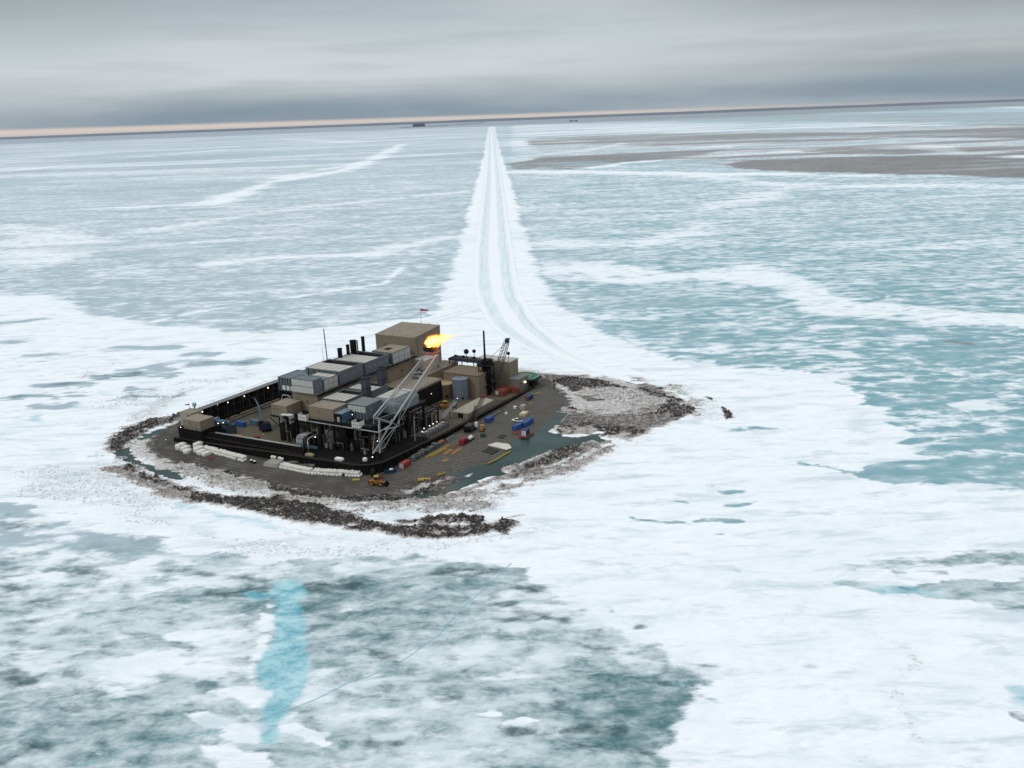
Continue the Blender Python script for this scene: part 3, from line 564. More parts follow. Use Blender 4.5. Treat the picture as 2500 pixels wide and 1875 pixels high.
t|P|0.7|4.58|0|64.7,534 77,511.7 86.3,486.8 80.9,485.3 69.6,507.8
t|L|0.5|5.45|7.8|90.4,509.9 96.5,492.4 97.3,476.5
h|L|0.7|9.35|21.67|37,524.8 61.5,497 78.2,476.8
t|L|0.95|4.35|7.65|-197.2,440.6 -202,458.1 -201.3,471.6 -194.1,480.2 -180.6,489.3
t|L|0.85|3.53|5.39|-188.5,423.8 -173,403.8 -159.3,390.4 -143.1,379.1 -132.4,371.8
t|L|0.6|3.37|6.53|-188.3,419.9 -157.5,385.3 -134.7,367.5
t|L|1|3.22|7.33|-134.4,370.5 -114.5,362.6 -95.9,357.3 -76.4,344.9 -58.4,335.3 -41.7,330.7 -25.4,326.8 -9.5,330.4 -3.1,332.9
t|L|1|3.56|7.35|-118.6,368.9 -103.3,364.5 -83.6,353.3 -67.1,342.7
t|L|0.98|3.3|4.54|-44.6,338.8 -36,339.9
t|L|0.98|3.31|5.32|-33.7,339.4 -21.7,339.9
t|L|0.62|3.99|9.17|-154.2,408.9 -136.2,396.5 -118.7,387.3 -103.9,376.8
t|L|0.66|3.66|6.76|-102.2,369.8 -79.9,364 -56,359.4 -32.8,357.7 -15.7,365 2,372.6 20.8,387.2 34.3,399.9
t|L|0.5|3.5|7.29|-55.2,353.5 -26.7,350.8 -7.5,352.4
t|L|0.8|3.36|7.34|2.2,382.4 15.3,401.9 33,415
t|L|0.8|5.33|11.52|24.5,470.9 47.3,463.3 78.2,475.1 91.1,464.6
t|L|0.85|4.01|5.35|55.8,428.5 74.6,452.5 92.5,464.4
t|L|1|4.42|6.17|44,431.9 51.7,439.1 58.2,436.6
t|L|0.88|5.73|13.54|22.1,545 38.3,536.4 48,515.8
t|L|0.92|6.1|5.91|49.5,522.7 63.6,512.5
t|L|0.85|4.43|7.87|70.2,525.8 82.4,500.9 88.8,484
t|L|0.85|6.17|6.06|35.6,500 51.2,500.7
t|L|0.8|5.64|5.49|26.2,475.1 40.8,471.8 52.3,469.4
h|L|1.6|2.92|6.6|-134.4,370.5 -95.9,357.3 -58.4,335.3 -25.4,326.8 -3.1,332.9
h|L|1.3|3.21|5.39|-188.5,423.8 -159.3,390.4 -132.4,371.8
h|L|1.6|3.06|6.61|2.2,382.4 15.3,401.9 33,415
t|P|1|1.68|0|-107.1,380.3 -86.9,376.1 -69.1,369.6 -50.6,374.1 -44.9,364.9 -45.6,360.1 -67.8,361.1 -92.6,368.9
w|L|1|1.37|5.63|-196.1,440.4 -185.5,424.6 -172.1,411.9 -158.1,401.5 -150.1,396.6
t|P|0.92|2.02|0|18.4,459.2 26.5,469.5 36.2,465.1 44.1,456.1 55.7,450.8 60.5,441.6 48,436.5 42.9,443.7 31.3,449.8 22.7,447
t|P|0.72|1.97|0|21.1,451 31.4,451.3 43.5,449.9 44.2,438.8 39.7,435.3 30.2,434.6 21.4,435.1
t|L|1|1.34|2.42|21.8,441.5 25.2,448.6 28.7,447.2 30,440.5 27.4,436.2 23.3,437.2 21.8,441.5
t|L|1|1.46|2.7|30.2,442.3 36.1,448.3 41.9,445.7 43,439
w|P|1|1.35|0|-26,380.4 -21,385.5 -10.7,404 -0.6,420.9 8.4,433.9 17.6,441.9 26.5,431.8 33.7,434.5 43.4,437.1 44,426.2 34.4,415.3 25.4,416.3 15.9,407.5 13.3,396.8 2.8,388.9 -1,383.5 -10.4,383 -18.1,376.8
w|P|0.9|1.68|0|25.7,466.4 35.5,463.2 46.7,451.8 70.1,445.2 58.8,437.1 44.2,433.3 43.1,446.5 35.3,453.2 22.9,450.8 17.6,441.9 11.8,446.4
w|P|1|1.47|0|-196.9,439 -193.2,448.3 -189,440.5 -186.2,430.8 -180.6,422.4 -172.8,413.9 -161.9,407.5 -156.4,407.9 -150.3,404.2 -146.3,398.7 -147.9,396.8 -154.6,400.6 -161.9,403.3 -167.3,406 -172.8,411.8 -178.8,414.5 -186.2,420.7 -193.1,430.5
w|P|1|1.63|0|-192.5,450.7 -190.8,460.6 -184.2,471.8 -178.9,476.6 -176.5,469.5 -183.3,457.2 -189,450.3
w|P|0.9|1.1|0|-44.2,366 -31.9,369.1 -24.8,381.7 -13.3,396.2 -11.4,384.9 -21.2,373.8 -28.4,364.5 -33.9,358.8 -40.3,358.7
b|L|0.55|1.93|3.78|-142,364.8 -132.1,360.5 -119.8,352.7 -108.6,347.7 -99.1,342.1
b|L|0.4|1.87|3.39|-183.3,395.5 -172.2,385.7 -158.4,369.8 -149.3,365.5
b|L|0.5|1.69|3.17|-107.7,345.5 -99.6,339.8 -91.7,334.3
w|P|0|2.08|0|19.7,468.9 28.5,473.4 47.9,463.2 71.2,462.5 85.7,488.5 89.3,470.4 78.6,447.2 60.8,435.7 44.3,444.6 30.1,449.4 20.8,456.8
t|P|0.86|2.78|0|18.1,470.8 28.6,474.6 48,464.3 71.8,466.9 87.9,491.3 89.3,470.4 79.9,445.5 60.6,434.2 44.1,442.6 30,447.3 19,454.4
t|P|0.92|3.13|0|14.1,554.1 37,543.4 54.8,528.7 60.6,514.2 42.1,512.1 33.9,500.3 27.8,518.7 19.3,537.2
t|P|0.9|2.22|0|30.8,508.4 44.6,500.1 54,487.8 39.9,487.2
t|P|0.84|3.05|0|68.1,528.9 84.4,513 88.3,488.2 76.9,488.5 70.6,506.3
t|P|0.56|5.92|0|21.5,544.1 53.7,535.9 79.7,518.3 90.8,487.9 84.1,459.9 53.3,452.9 28,466.8 26.4,496.3
t|P|1|2.25|0|-91.8,391.8 -61.7,370.9 -45.1,368.5 -28.3,385.3 -19.4,394.2 -18.3,380.5 -37.9,363.6 -50.7,358 -69.5,359.8 -88.1,372.7
w|P|1|1.42|0|-42.9,366.5 -30.1,367 -15.5,380.2 -2.8,393.7 3.4,415.1 -14.5,404 -21.1,380.8 -33,370.9
t|L|0.66|2.61|7.18|1.4,388.1 18,405.6 35.4,417.8
h|L|1.9|3.26|7.18|1.4,388.1 18,405.6 35.4,417.8
t|L|0.6|3.22|4.8|-22,369.8 -2.9,378.9 20,388.1 42.3,410.8
t|L|0.6|3.24|4.95|-37.4,357.4 -13.7,362 -3,364.4
"""
# ------------------------------------------------------------------ sea ice: one sheet to the horizon, heights and cover in metres
def vnoise(x, y, seed=0):
    xi = np.floor(x).astype(np.int64); yi = np.floor(y).astype(np.int64); fx = x-xi; fy = y-yi
    fx = fx*fx*(3-2*fx); fy = fy*fy*(3-2*fy)
    def h(a, b):
        n = (a*374761393+b*668265263+seed*974711) & 0x7fffffff
        n = ((n ^ (n >> 13))*1274126177) & 0x7fffffff
        return ((n ^ (n >> 16)) & 0xffff)/65535.0
    return (h(xi, yi)*(1-fx)+h(xi+1, yi)*fx)*(1-fy)+(h(xi, yi+1)*(1-fx)+h(xi+1, yi+1)*fx)*fy
def fbm(x, y, octs=4, seed=0, gain=.5):
    s = 0; a = 1; t = 0
    for k in range(octs):
        s = s+a*vnoise(x+17.3*k, y-9.1*k, seed+k); t += a; a *= gain; x = x*2.03; y = y*2.03
    return s/t
def sstep(lo, hi, x):
    t = np.clip((x-lo)/(hi-lo), 0, 1); return t*t*(3-2*t)
def seg_dist(X, Y, P):
    d = np.full(X.shape, 1e12)
    for (ax, ay), (bx, by) in zip(P, P[1:]):
        ex, ey = bx-ax, by-ay; L = ex*ex+ey*ey+1e-9
        t = np.clip(((X-ax)*ex+(Y-ay)*ey)/L, 0, 1)
        d = np.minimum(d, (X-ax-t*ex)**2+(Y-ay-t*ey)**2)
    return np.sqrt(d)
def poly_sd(X, Y, P):
    ins = np.zeros(X.shape, bool)
    for (ax, ay), (bx, by) in zip(P, P[1:]+P[:1]):
        c = ((ay > Y) != (by > Y)) & (X < (bx-ax)*(Y-ay)/(by-ay+1e-12)+ax); ins ^= c
    return np.where(ins, 1, -1)*seg_dist(X, Y, P+P[:1])

BENCH_UV = [(26, 150), (14, 144), (2, 139), (-8, 131), (-15, 121), (-19, 110), (-22, 98), (-20, 85), (-20.6, 66), (-23.5, 31), (-23, 18), (-22, 0), (-10, -17), (-2, -22), (6, -27), (20, -30), (31, -33), (36, -37.5), (54, -38), (60, -33), (70, -33), (76, -39), (86, -36.5), (100, -35.5), (121, -32), (133, -30), (142, -26), (150, -19), (157, -10), (170, -2), (176, 16), (172, 36), (156, 60), (150, 150)]
BENCH = [tuple(pos(u, v)[:2]) for u, v in BENCH_UV]

def grow(a, b, h0, k):           # spacing that grows away from a
    out = []; x = a; h = h0; sg = 1 if b > a else -1
    while (b-x)*sg > 0: h *= k; x += sg*h; out.append(x)
    return out
xs = np.array(sorted(grow(-215, -42000, .7, 1.045) + list(np.arange(-215, 152, .7)) + grow(151.5, 42000, .7, 1.045)))
ys = np.array(sorted(list(np.arange(150, 335, .6)) + list(np.arange(335, 590, .7)) + grow(589.5, 62000, .7, 1.021) + [-3000, -500, 0, 80, 120]))
GX, GY = np.meshgrid(xs, ys); sh = GX.shape
X = GX.ravel(); Y = GY.ravel()
ch = {'s': np.full(X.shape, .42), 'd': np.zeros(X.shape), 'm': np.zeros(X.shape), 'b': np.zeros(X.shape), 't': np.zeros(X.shape), 'h': np.zeros(X.shape), 'c': np.zeros(X.shape), 'w': np.zeros(X.shape)}
ch['d'] = .34*sstep(330, 250, Y)*sstep(80, 0, X-0.45*(300-Y))
n_a = fbm(X/5., Y/2.6, 3, 1)-.5; n_b = fbm(X/28., Y/12., 3, 5)-.5; n_c = fbm(X/160., Y/70., 3, 9)-.5; n_d = fbm(X/1100., Y/450., 3, 13)-.5
for row in GROUND.strip().split('\n'):
    c, kind, val, f, wd, pts = row.split('|'); val = float(val); f = max(float(f), .4); wd = float(wd)
    P = [tuple(float(a) for a in p.split(',')) for p in pts.split()]
    m = wd+4*f
    px = [p[0] for p in P]; py = [p[1] for p in P]
    i0, i1 = np.searchsorted(xs, [min(px)-m, max(px)+m]); j0, j1 = np.searchsorted(ys, [min(py)-m, max(py)+m])
    if i1 <= i0 or j1 <= j0: continue
    idx = (np.arange(j0, j1)[:, None]*sh[1]+np.arange(i0, i1)[None, :]).ravel()
    x, y = X[idx], Y[idx]
    nz = 0 if c == 'c' else ((n_a if f < 2.2 else n_b if f < 9 else n_c if f < 60 else n_d)[idx]*.7+(n_a if f < 9 else n_b if f < 60 else n_c)[idx]*.5)
    sdv = (poly_sd(x, y, P) if kind == 'P' else wd/2-seg_dist(x, y, P)) + nz*f*3.2
    k = sstep(-f, f, sdv)
    if c == 'h': ch[c][idx] = np.maximum(ch[c][idx], val*k)
    elif c in 'tdmbc': ch[c][idx] = np.maximum(ch[c][idx], val*k)
    else: ch[c][idx] += (val-ch[c][idx])*k
# ice road to the south: snow banks either side
ROAD = [(66, 531), (52, 554), (24, 612), (0, 697), (-12, 815), (-15, 1042), (-19, 1430), (-26, 2250), (-44, 3898), (-87, 7533), (-200, 18500)]
ri = Y > 500
rx = np.interp(Y, [p[1] for p in ROAD], [p[0] for p in ROAD])
n_e = fbm(X/45., Y/8., 4, 61)-.5
rd = np.abs(X-rx)+(n_b*12+n_c*10+n_e*np.interp(Y, [500, 900, 3000], [9, 11, 14]))*ri
hw = np.interp(Y, [500, 700, 1050, 2250, 5000, 18000], [60, 50, 43, 42, 38, 60])
ch['s'] = np.maximum(ch['s'], ri*sstep(hw+15, hw-11, rd)*sstep(20500, 17500, Y))
ch['m'] *= 1-ri*sstep(hw+9, hw-9, rd); ch['d'] *= 1-ri*sstep(hw+9, hw-9, rd)
far = sstep(19000, 22500, Y+n_d*2500)  # mask for distance haze painted into the far ice
# relief
bsd = poly_sd(X, Y, BENCH)
bu = (X-N0.x)*EU.x+(Y-N0.y)*EU.y; bv = (X-N0.x)*EV.x+(Y-N0.y)*EV.y
land = sstep(156, 140, bv)
ch['t'] = np.maximum(ch['t'], land*.98*sstep(-5.5, -.5, bsd+n_a*6))
ch['t'] = np.maximum(ch['t'], land*(.40*sstep(-20, -4, bsd+n_b*16)+.16*sstep(-45, -10, bsd+n_b*30)))
pool = (bv < -14)*(bu > 16)*(bu < 118)*sstep(-7, -4.5, bsd)
ch['w'] = np.maximum(ch['w'], pool); ch['h'] *= 1-pool; ch['t'] *= 1-.7*pool
near = sstep(1300, 500, np.hypot(X, Y))
rough = .06+.24*ch['s']
rub = np.abs(fbm(X/3.1, Y/3.1, 3, 21)-.5)*2.2 + np.maximum(0, fbm(X/1.5, Y/1.5, 2, 25)-.5)*1.1
zz = .16 + near*(rough*(fbm(X/9., Y/6., 4, 31)-.35) + ch['h']*(.05+.8*fbm(X/7., Y/7., 2, 35)+1.15*rub-.3) + .12*ch['t']*fbm(X/2., Y/2., 2, 39))
zz = np.maximum(zz, .03)
basin = sstep(.35, .75, ch['w']+.5*n_a*ch['w'])*(1-sstep(.35, .8, ch['h']))
zz = zz*(1-basin) - .5*basin
zz = np.where(bsd > 1.5, -.9, zz)
nx, ny = sh[1], sh[0]
q = (np.arange(ny-1)[:, None]*nx+np.arange(nx-1)[None, :]).ravel()
quads = np.stack([q, q+1, q+nx+1, q+nx], 1).astype(np.int32)
me = bpy.data.meshes.new('sea_ice')
me.vertices.add(X.size); me.vertices.foreach_set('co', np.stack([X, Y, zz], 1).astype(np.float32).ravel())
me.loops.add(quads.size); me.loops.foreach_set('vertex_index', quads.ravel())
me.polygons.add(len(quads)); me.polygons.foreach_set('loop_start', np.arange(0, quads.size, 4, dtype=np.int32))
me.polygons.foreach_set('use_smooth', np.ones(len(quads), bool))
me.update(calc_edges=True)
for nm, cs in (('cover', ('s', 'd', 'm', 'b')), ('soil', ('t', 'h', None, 'c'))):
    a = me.color_attributes.new(nm, 'FLOAT_COLOR', 'POINT')
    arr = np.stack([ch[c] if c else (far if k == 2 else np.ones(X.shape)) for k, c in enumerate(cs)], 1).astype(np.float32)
    a.data.foreach_set('color', arr.ravel())
sea_ice = bpy.data.objects.new('sea_ice', me); COL.objects.link(sea_ice); tag(sea_ice, kind='structure')

m, t, b, o = new_mat('snow_and_ice')
geo = t.node('ShaderNodeNewGeometry').outputs['Position']
A1 = t.node('ShaderNodeVertexColor', layer_name='cover'); A2 = t.node('ShaderNodeVertexColor', layer_name='soil')
s1 = t.node('ShaderNodeSeparateColor'); t.l.new(A1.outputs[0], s1.inputs[0]); S_, D_, M_ = s1.outputs; B_ = A1.outputs[1]
s2 = t.node('ShaderNodeSeparateColor'); t.l.new(A2.outputs[0], s2.inputs[0]); T_, H_, F_ = s2.outputs; C_ = A2.outputs[1]
px = t.node('ShaderNodeSeparateXYZ'); t.put(px.inputs[0], geo); PX, PY, PZ = px.outputs
st1 = t.noise(t.mapv(geo, (.011, .026, 0), (0, 0, R(6))), 1., 9, .62, .3)
st2 = t.noise(t.mapv(geo, (.062, .115, 0), (0, 0, R(-5))), 1., 7, .62, .2)
st4 = t.noise(t.mapv(geo, (.00055, .0021, 0), (0, 0, R(3)), (5, 3, 0)), 1., 6, .62, .3)
st3 = t.noise(t.mapv(geo, (.0022, .0055, 0), (0, 0, R(4))), 1., 6, .6)
fine = t.noise(t.mapv(geo, (.9, 1.3, 0)), 1., 5, .65)
fine2 = t.noise(t.mapv(geo, (.32, .42, .3)), 1., 6, .7)
nn = t.math('ADD', t.math('ADD', t.math('MULTIPLY', st1, .38), t.math('MULTIPLY', st2, .48)), t.math('MULTIPLY', st3, .14))
nn = t.math('MULTIPLY', t.math('SUBTRACT', nn, .5), 3.3)
farw = t.step(PY, 1500., 4500.)
nn = t.math('ADD', nn, t.math('MULTIPLY', t.math('SUBTRACT', st4, .5), t.math('MULTIPLY', farw, 2.2)))
mid_ = t.step(PY, 480., 800.)
soft = t.math('MULTIPLY', mid_, .14)
snow = t.step(t.math('ADD', S_, nn), t.math('SUBTRACT', .36, soft), t.math('ADD', .66, t.math('MULTIPLY', soft, 1.4)))
fl1 = t.noise(t.mapv(geo, (.036, .052, 0), (0, 0, R(-4)), (3, 8, 0)), 1., 4, .55, .4); fl2 = t.noise(t.mapv(geo, (.022, .036, 0), (0, 0, R(-9)), (11, 2, 0)), 1., 5, .55, .4)
flk = t.math('MULTIPLY', t.step(fl1, .615, .67), t.math('MULTIPLY', t.step(PX, 60., -40.), t.math('MULTIPLY', t.step(PY, 560., 640.), t.step(PY, 1500., 1000.))))
flk2 = t.math('MULTIPLY', t.step(fl2, .60, .65), t.math('MULTIPLY', t.step(PX, 40., 120.), t.math('MULTIPLY', t.step(PY, 1000., 650.), t.step(PY, 330., 380.))))
snow = t.math('MAXIMUM', snow, t.math('MULTIPLY', t.math('MAXIMUM', flk, flk2), .85))
snow = t.math('MAXIMUM', snow, t.step(S_, .86, 1.0))
# bare ice
teal = t.mix(t.step(t.math('MULTIPLY_ADD', st3, 600., PX), 120., 520.), (.345, .43, .475), (.165, .34, .385))
teal = t.mix(t.step(st2, .35, .7), teal, (.37, .49, .53))
fg = t.step(PY, 345., 300.)
near_ = t.step(PY, 1600., 500.)
veil = t.noise(t.mapv(geo, (.085, .15, 0), (0, 0, R(-8)), (9, 4, 0)), 1., 8, .62, .4)
fgm = t.math('ADD', t.math('MULTIPLY_ADD', veil, .72, t.math('MULTIPLY', fine2, .28)), t.math('MULTIPLY', t.math('SUBTRACT', st1, .5), .8))
fgc = t.mix(t.step(fgm, .25, .66), (.07, .165, .18), (.60, .685, .70))
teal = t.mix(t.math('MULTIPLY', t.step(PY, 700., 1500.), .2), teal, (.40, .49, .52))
teal = t.mix(fg, teal, fgc)
dm = t.step(t.math('ADD', D_, t.math('MULTIPLY', t.math('SUBTRACT', t.math('MULTIPLY_ADD', veil, .75, t.math('MULTIPLY', fine2, .25)), .5), -2.2)), .30, 1.35)
ice = t.mix(t.math('MULTIPLY', dm, .93), teal, t.mix(st1, (.025, .055, .06), (.045, .11, .12)))
ice = t.mix(t.math('MULTIPLY', t.step(t.math('ADD', t.math('MULTIPLY', t.math('SUBTRACT', st4, .5), 4.2), t.math('MULTIPLY_ADD', t.math('SUBTRACT', st3, .5), 2.2, t.math('MULTIPLY', M_, 1.0))), .18, .82), t.step(M_, .04, .3, 0., .95)), ice, t.mix(st2, (.125, .117, .116), (.205, .193, .186)))
wht = t.mix(t.step(fine2, .35, .7), (.80, .835, .865), (.87, .885, .895))
wht = t.mix(t.math('MULTIPLY', t.step(st2, .50, .68), .30), wht, (.62, .68, .71))
smu = t.noise(t.mapv(geo, (.035, .11, 0), (0, 0, R(3)), (40, 7, 0)), 1., 8, .7, .4)
wht = t.mix(t.math('MULTIPLY', t.step(smu, .49, .66), t.math('MULTIPLY', near_, .80)), wht, (.52, .605, .635))
wht = t.mix(t.math('MULTIPLY', t.step(st1, .46, .66), .32), wht, (.70, .765, .80))
wht = t.mix(t.math('MULTIPLY', t.step(t.noise(t.mapv(geo, (.22, .3, 0)), 1., 7, .75), .56, .70), t.math('MULTIPLY', t.step(H_, .03, .3), .5)), wht, (.45, .46, .465))
wht = t.mix(t.math('MULTIPLY', t.step(veil, .44, .64), t.math('MULTIPLY', near_, .34)), wht, (.66, .735, .775))
snow = t.math('MULTIPLY', snow, t.math('SUBTRACT', 1., t.math('MULTIPLY', dm, t.step(D_, .35, .7))))
snow = t.math('MULTIPLY', snow, t.math('SUBTRACT', 1., t.math('MULTIPLY', t.step(t.math('MULTIPLY_ADD', t.math('SUBTRACT', st4, .5), 4.2, M_), .35, 1.0), .85)))
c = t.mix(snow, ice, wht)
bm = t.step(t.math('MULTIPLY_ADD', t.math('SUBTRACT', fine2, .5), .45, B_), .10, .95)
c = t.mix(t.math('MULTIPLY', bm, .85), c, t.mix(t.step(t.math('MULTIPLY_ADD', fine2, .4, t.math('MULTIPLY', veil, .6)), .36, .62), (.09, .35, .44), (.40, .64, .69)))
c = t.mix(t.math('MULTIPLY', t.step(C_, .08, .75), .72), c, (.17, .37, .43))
dn = t.math('MULTIPLY_ADD', t.math('SUBTRACT', t.math('MULTIPLY_ADD', fine, .55, t.math('MULTIPLY', fine2, .45)), .5), 2.7, T_)
c = t.mix(t.step(dn, .20, .62), c, t.mix(fine2, (.33, .30, .275), (.46, .43, .405)))
c = t.mix(t.step(dn, .62, .98), c, t.mix(fine, (.030, .027, .026), (.10, .088, .08)))
# specks of grit on ridged snow
gr = t.math('MULTIPLY', t.step(H_, .06, .35), t.step(fine, .60, .70))
c = t.mix(t.math('MULTIPLY', gr, .55), c, (.22, .21, .20))
c = t.mix(t.math('MULTIPLY', F_, .88), c, t.mix(t.step(st3, .46, .70), t.mix(t.step(PX, -3000., 4000.), (.275, .33, .385), (.21, .25, .26)), (.42, .46, .49)))  # air haze put into the far ice colour as a blue-grey tint
t.put(b.inputs['Base Color'], c)
t.put(b.inputs['Roughness'], t.math('MULTIPLY_ADD', snow, .35, .55)); b.inputs['Specular IOR Level'].default_value = .2
bp = t.node('ShaderNodeBump'); bp.inputs['Strength'].default_value = .8
t.put(bp.inputs['Distance'], t.math('MULTIPLY_ADD', H_, 1.3, .22))
t.put(bp.inputs['Height'], t.math('MULTIPLY_ADD', fine2, .7, t.math('MULTIPLY', fine, .45)))
t.l.new(bp.outputs[0], b.inputs['Normal'])
me.materials.append(m)

# broken blocks of ice and frozen gravel heaped along the ridges
rg = np.random.default_rng(5)
def rubble(name, cand, n, smin, smax, m):
    pk = rg.choice(cand, min(n, len(cand)), replace=False)
    sz = smin+(smax-smin)*rg.random(len(pk))**4
    base = np.array([[-1, -1, -1], [1, -1, -1], [1, 1, -1], [-1, 1, -1], [-1, -1, 1], [1, -1, 1], [1, 1, 1], [-1, 1, 1]], float)
    P = base[None]*(.5+.25*rg.random((len(pk), 8, 3)))*np.stack([np.ones(len(pk)), .5+.5*rg.random(len(pk)), .35+.5*rg.random(len(pk))], 1)[:, None]
    a, b2 = rg.random(len(pk))*6.28, (rg.random(len(pk))-.5)*1.2
    ca, sa, cb_, sb = np.cos(a)[:, None], np.sin(a)[:, None], np.cos(b2)[:, None], np.sin(b2)[:, None]
    x, y, z = P[..., 0], P[..., 1], P[..., 2]
    x, z = x*cb_-z*sb, x*sb+z*cb_; x, y = x*ca-y*sa, x*sa+y*ca
    V = np.stack([x, y, z], 2)*sz[:, None, None]+np.stack([X[pk]+rg.uniform(-.35, .35, len(pk)), Y[pk]+rg.uniform(-.35, .35, len(pk)), zz[pk]+sz*.18], 1)[:, None]
    F = np.array([[0, 3, 2, 1], [4, 5, 6, 7], [0, 1, 5, 4], [1, 2, 6, 5], [2, 3, 7, 6], [3, 0, 4, 7]])
    ff = (F[None]+8*np.arange(len(pk))[:, None, None]).reshape(-1, 4)
    tag(MB().add(V.reshape(-1, 3).tolist(), ff.tolist()).build(name, m), kind='stuff')
okr = (bsd < -2)*(zz > 0)
icm = mat('broken_ice', (.76, .79, .81), .6, wear=.35, wcol=(.55, .545, .53), streak=False, scale=.25)
drm = mat('frozen_gravel', (.058, .051, .047), .9, wear=.6, wcol=(.020, .018, .017), streak=False, scale=.3)
grm = mat('dirty_ice', (.33, .305, .28), .8, wear=.6, wcol=(.16, .145, .13), streak=False, scale=.3)
rubble('gravel_rubble', np.nonzero(okr & (ch['t'] > .80) & (ch['h'] > .2))[0], 9000, .12, .95, drm)
rubble('dirty_ice_rubble', np.nonzero(okr & (ch['t'] > .36) & (ch['h'] > .2))[0], 6000, .15, .75, grm)
rubble('ice_rubble', np.nonzero(okr & (ch['t'] < .35) & (ch['h'] > .38))[0], 5000, .18, .8, icm)

# open melt water lying in the basins round the berm
m, t, b, o = new_mat('melt_water')
geo = t.node('ShaderNodeNewGeometry').outputs['Position']
t.put(b.inputs['Base Color'], t.mix(t.step(t.noise(t.mapv(geo, (.05, .05, 0)), 1., 4, .5), .35, .7), (.008, .028, .027), (.022, .058, .055)))
b.inputs['Roughness'].default_value = .25; b.inputs['Specular IOR Level'].default_value = .28; b.inputs['IOR'].default_value = 1.33
bp = t.node('ShaderNodeBump'); bp.inputs['Strength'].default_value = .25; bp.inputs['Distance'].default_value = .05
t.put(bp.inputs['Height'], t.noise(geo, 1.2, 3, .6)); t.l.new(bp.outputs[0], b.inputs['Normal'])
mw = MB(); mw.add([(-260, 300, -.13), (190, 300, -.13), (190, 640, -.13), (-260, 640, -.13)], [(0, 1, 2, 3)])
tag(mw.build('melt_water', m), kind='structure')

# driven lanes of the ice road, a smooth strip a hand above the snow
def strip(name, pts, hw, m, z, nlen=6):
    P = [Vector((p[0], p[1])) for p in pts]; vs = []; fs = []; Q = []
    for a, b2 in zip(P, P[1:]):
        for k in range(nlen): Q.append(a.lerp(b2, k/nlen))
    Q.append(P[-1])
    for it in range(3): Q = [Q[0]]+[(Q[i-1]+Q[i]*2+Q[i+1])/4 for i in range(1, len(Q)-1)]+[Q[-1]]
    cols = []
    for i, c0 in enumerate(Q):
        dv = (Q[min(i+1, len(Q)-1)]-Q[max(i-1, 0)]).normalized(); nv = Vector((dv.y, -dv.x))
        h = hw(c0.y) if callable(hw) else hw
        for k in range(-6, 7):
            p = c0+nv*h*k/6; vs.append((p.x, p.y, z+max(0, c0.length-900)*.0006)); cols.append(k/6)
    for i in range(len(Q)-1):
        for k in range(12): fs.append((i*13+k, i*13+k+1, (i+1)*13+k+1, (i+1)*13+k))
    ob = MB().add(vs, fs).build(name, m)
    at = ob.data.attributes.new('across', 'FLOAT', 'POINT'); at.data.foreach_set('value', cols)
    return tag(ob, kind='structure')
m, t, b, o = new_mat('graded_ice')
ac = t.node('ShaderNodeAttribute', attribute_name='across').outputs['Fac']
geo = t.node('ShaderNodeNewGeometry').outputs['Position']
nz = t.noise(t.mapv(geo, (.25, .02, 0)), 1., 6, .6); nz2 = t.noise(t.mapv(geo, (.05, .008, 0)), 1., 4, .6)
aa = t.math('ADD', t.math('ABSOLUTE', ac), t.math('MULTIPLY', t.math('SUBTRACT', nz2, .5), .25))
lane = t.math('MULTIPLY', t.step(aa, .18, .36), t.step(aa, .86, .66))
lane = t.math('MAXIMUM', lane, t.math('MULTIPLY', t.step(t.math('ABSOLUTE', t.math('SUBTRACT', aa, 1.02)), .07, .02), .6))
lane = t.math('MULTIPLY', lane, t.step(nz, .30, .60, .35, 1.))
py_ = t.node('ShaderNodeSeparateXYZ'); t.put(py_.inputs[0], geo); lane = t.math('MULTIPLY', lane, t.step(py_.outputs[1], 535., 660.))
c = t.mix(t.math('MULTIPLY', lane, .75), (.82, .85, .865), (.57, .69, .69))
rut = t.math('MULTIPLY', t.step(t.math('ABSOLUTE', t.math('SUBTRACT', aa, .62)), .05, .01), t.step(nz2, .4, .6))
c = t.mix(t.math('MULTIPLY', rut, .5), c, (.42, .50, .52))
t.put(b.inputs['Base Color'], c); b.inputs['Roughness'].default_value = .6; b.inputs['Specular IOR Level'].default_value = .2
strip('ice_road', [(75, 520), (52, 554), (24, 612), (4, 690), (-10, 815), (-15, 1042), (-19, 1430), (-26, 2250), (-44, 3898), (-87, 7533), (-170, 15000)], lambda y: float(np.interp(y, [500, 560, 640, 700, 1050, 3000, 16000], [2, 6, 15, 19, 23, 22, 34])), m, .30)
strip('side_track', [(-16, 800), (-24, 771), (-38, 749), (-55, 724), (-75, 705), (-100, 690)], 7, m, .28)

# far coast low on the horizon
fs_ = MB(); vs = []; k = 140
for i in range(k+1):
    xx = -40000+80000*i/k
    h = 132+34*vnoise(np.array(xx/2500.), np.array(0.), 3)*sstep(-15000, 25000, np.array(float(xx))) + 14*vnoise(np.array(xx/900.), np.array(4.), 5)
    vs += [(xx, 58500, -20), (xx, 59500, float(h)), (xx, 62500, float(h)), (xx, 63500, -20)]
fs_.add(vs, [(4*i+j, 4*i+4+j, 4*i+5+j, 4*i+1+j) for i in range(k) for j in range(3)])
tag(fs_.build('distant_hills', mat('hazy_far_coast', (.05, .07, .10), .9, wear=.2, streak=False, scale=.0005)), kind='structure')

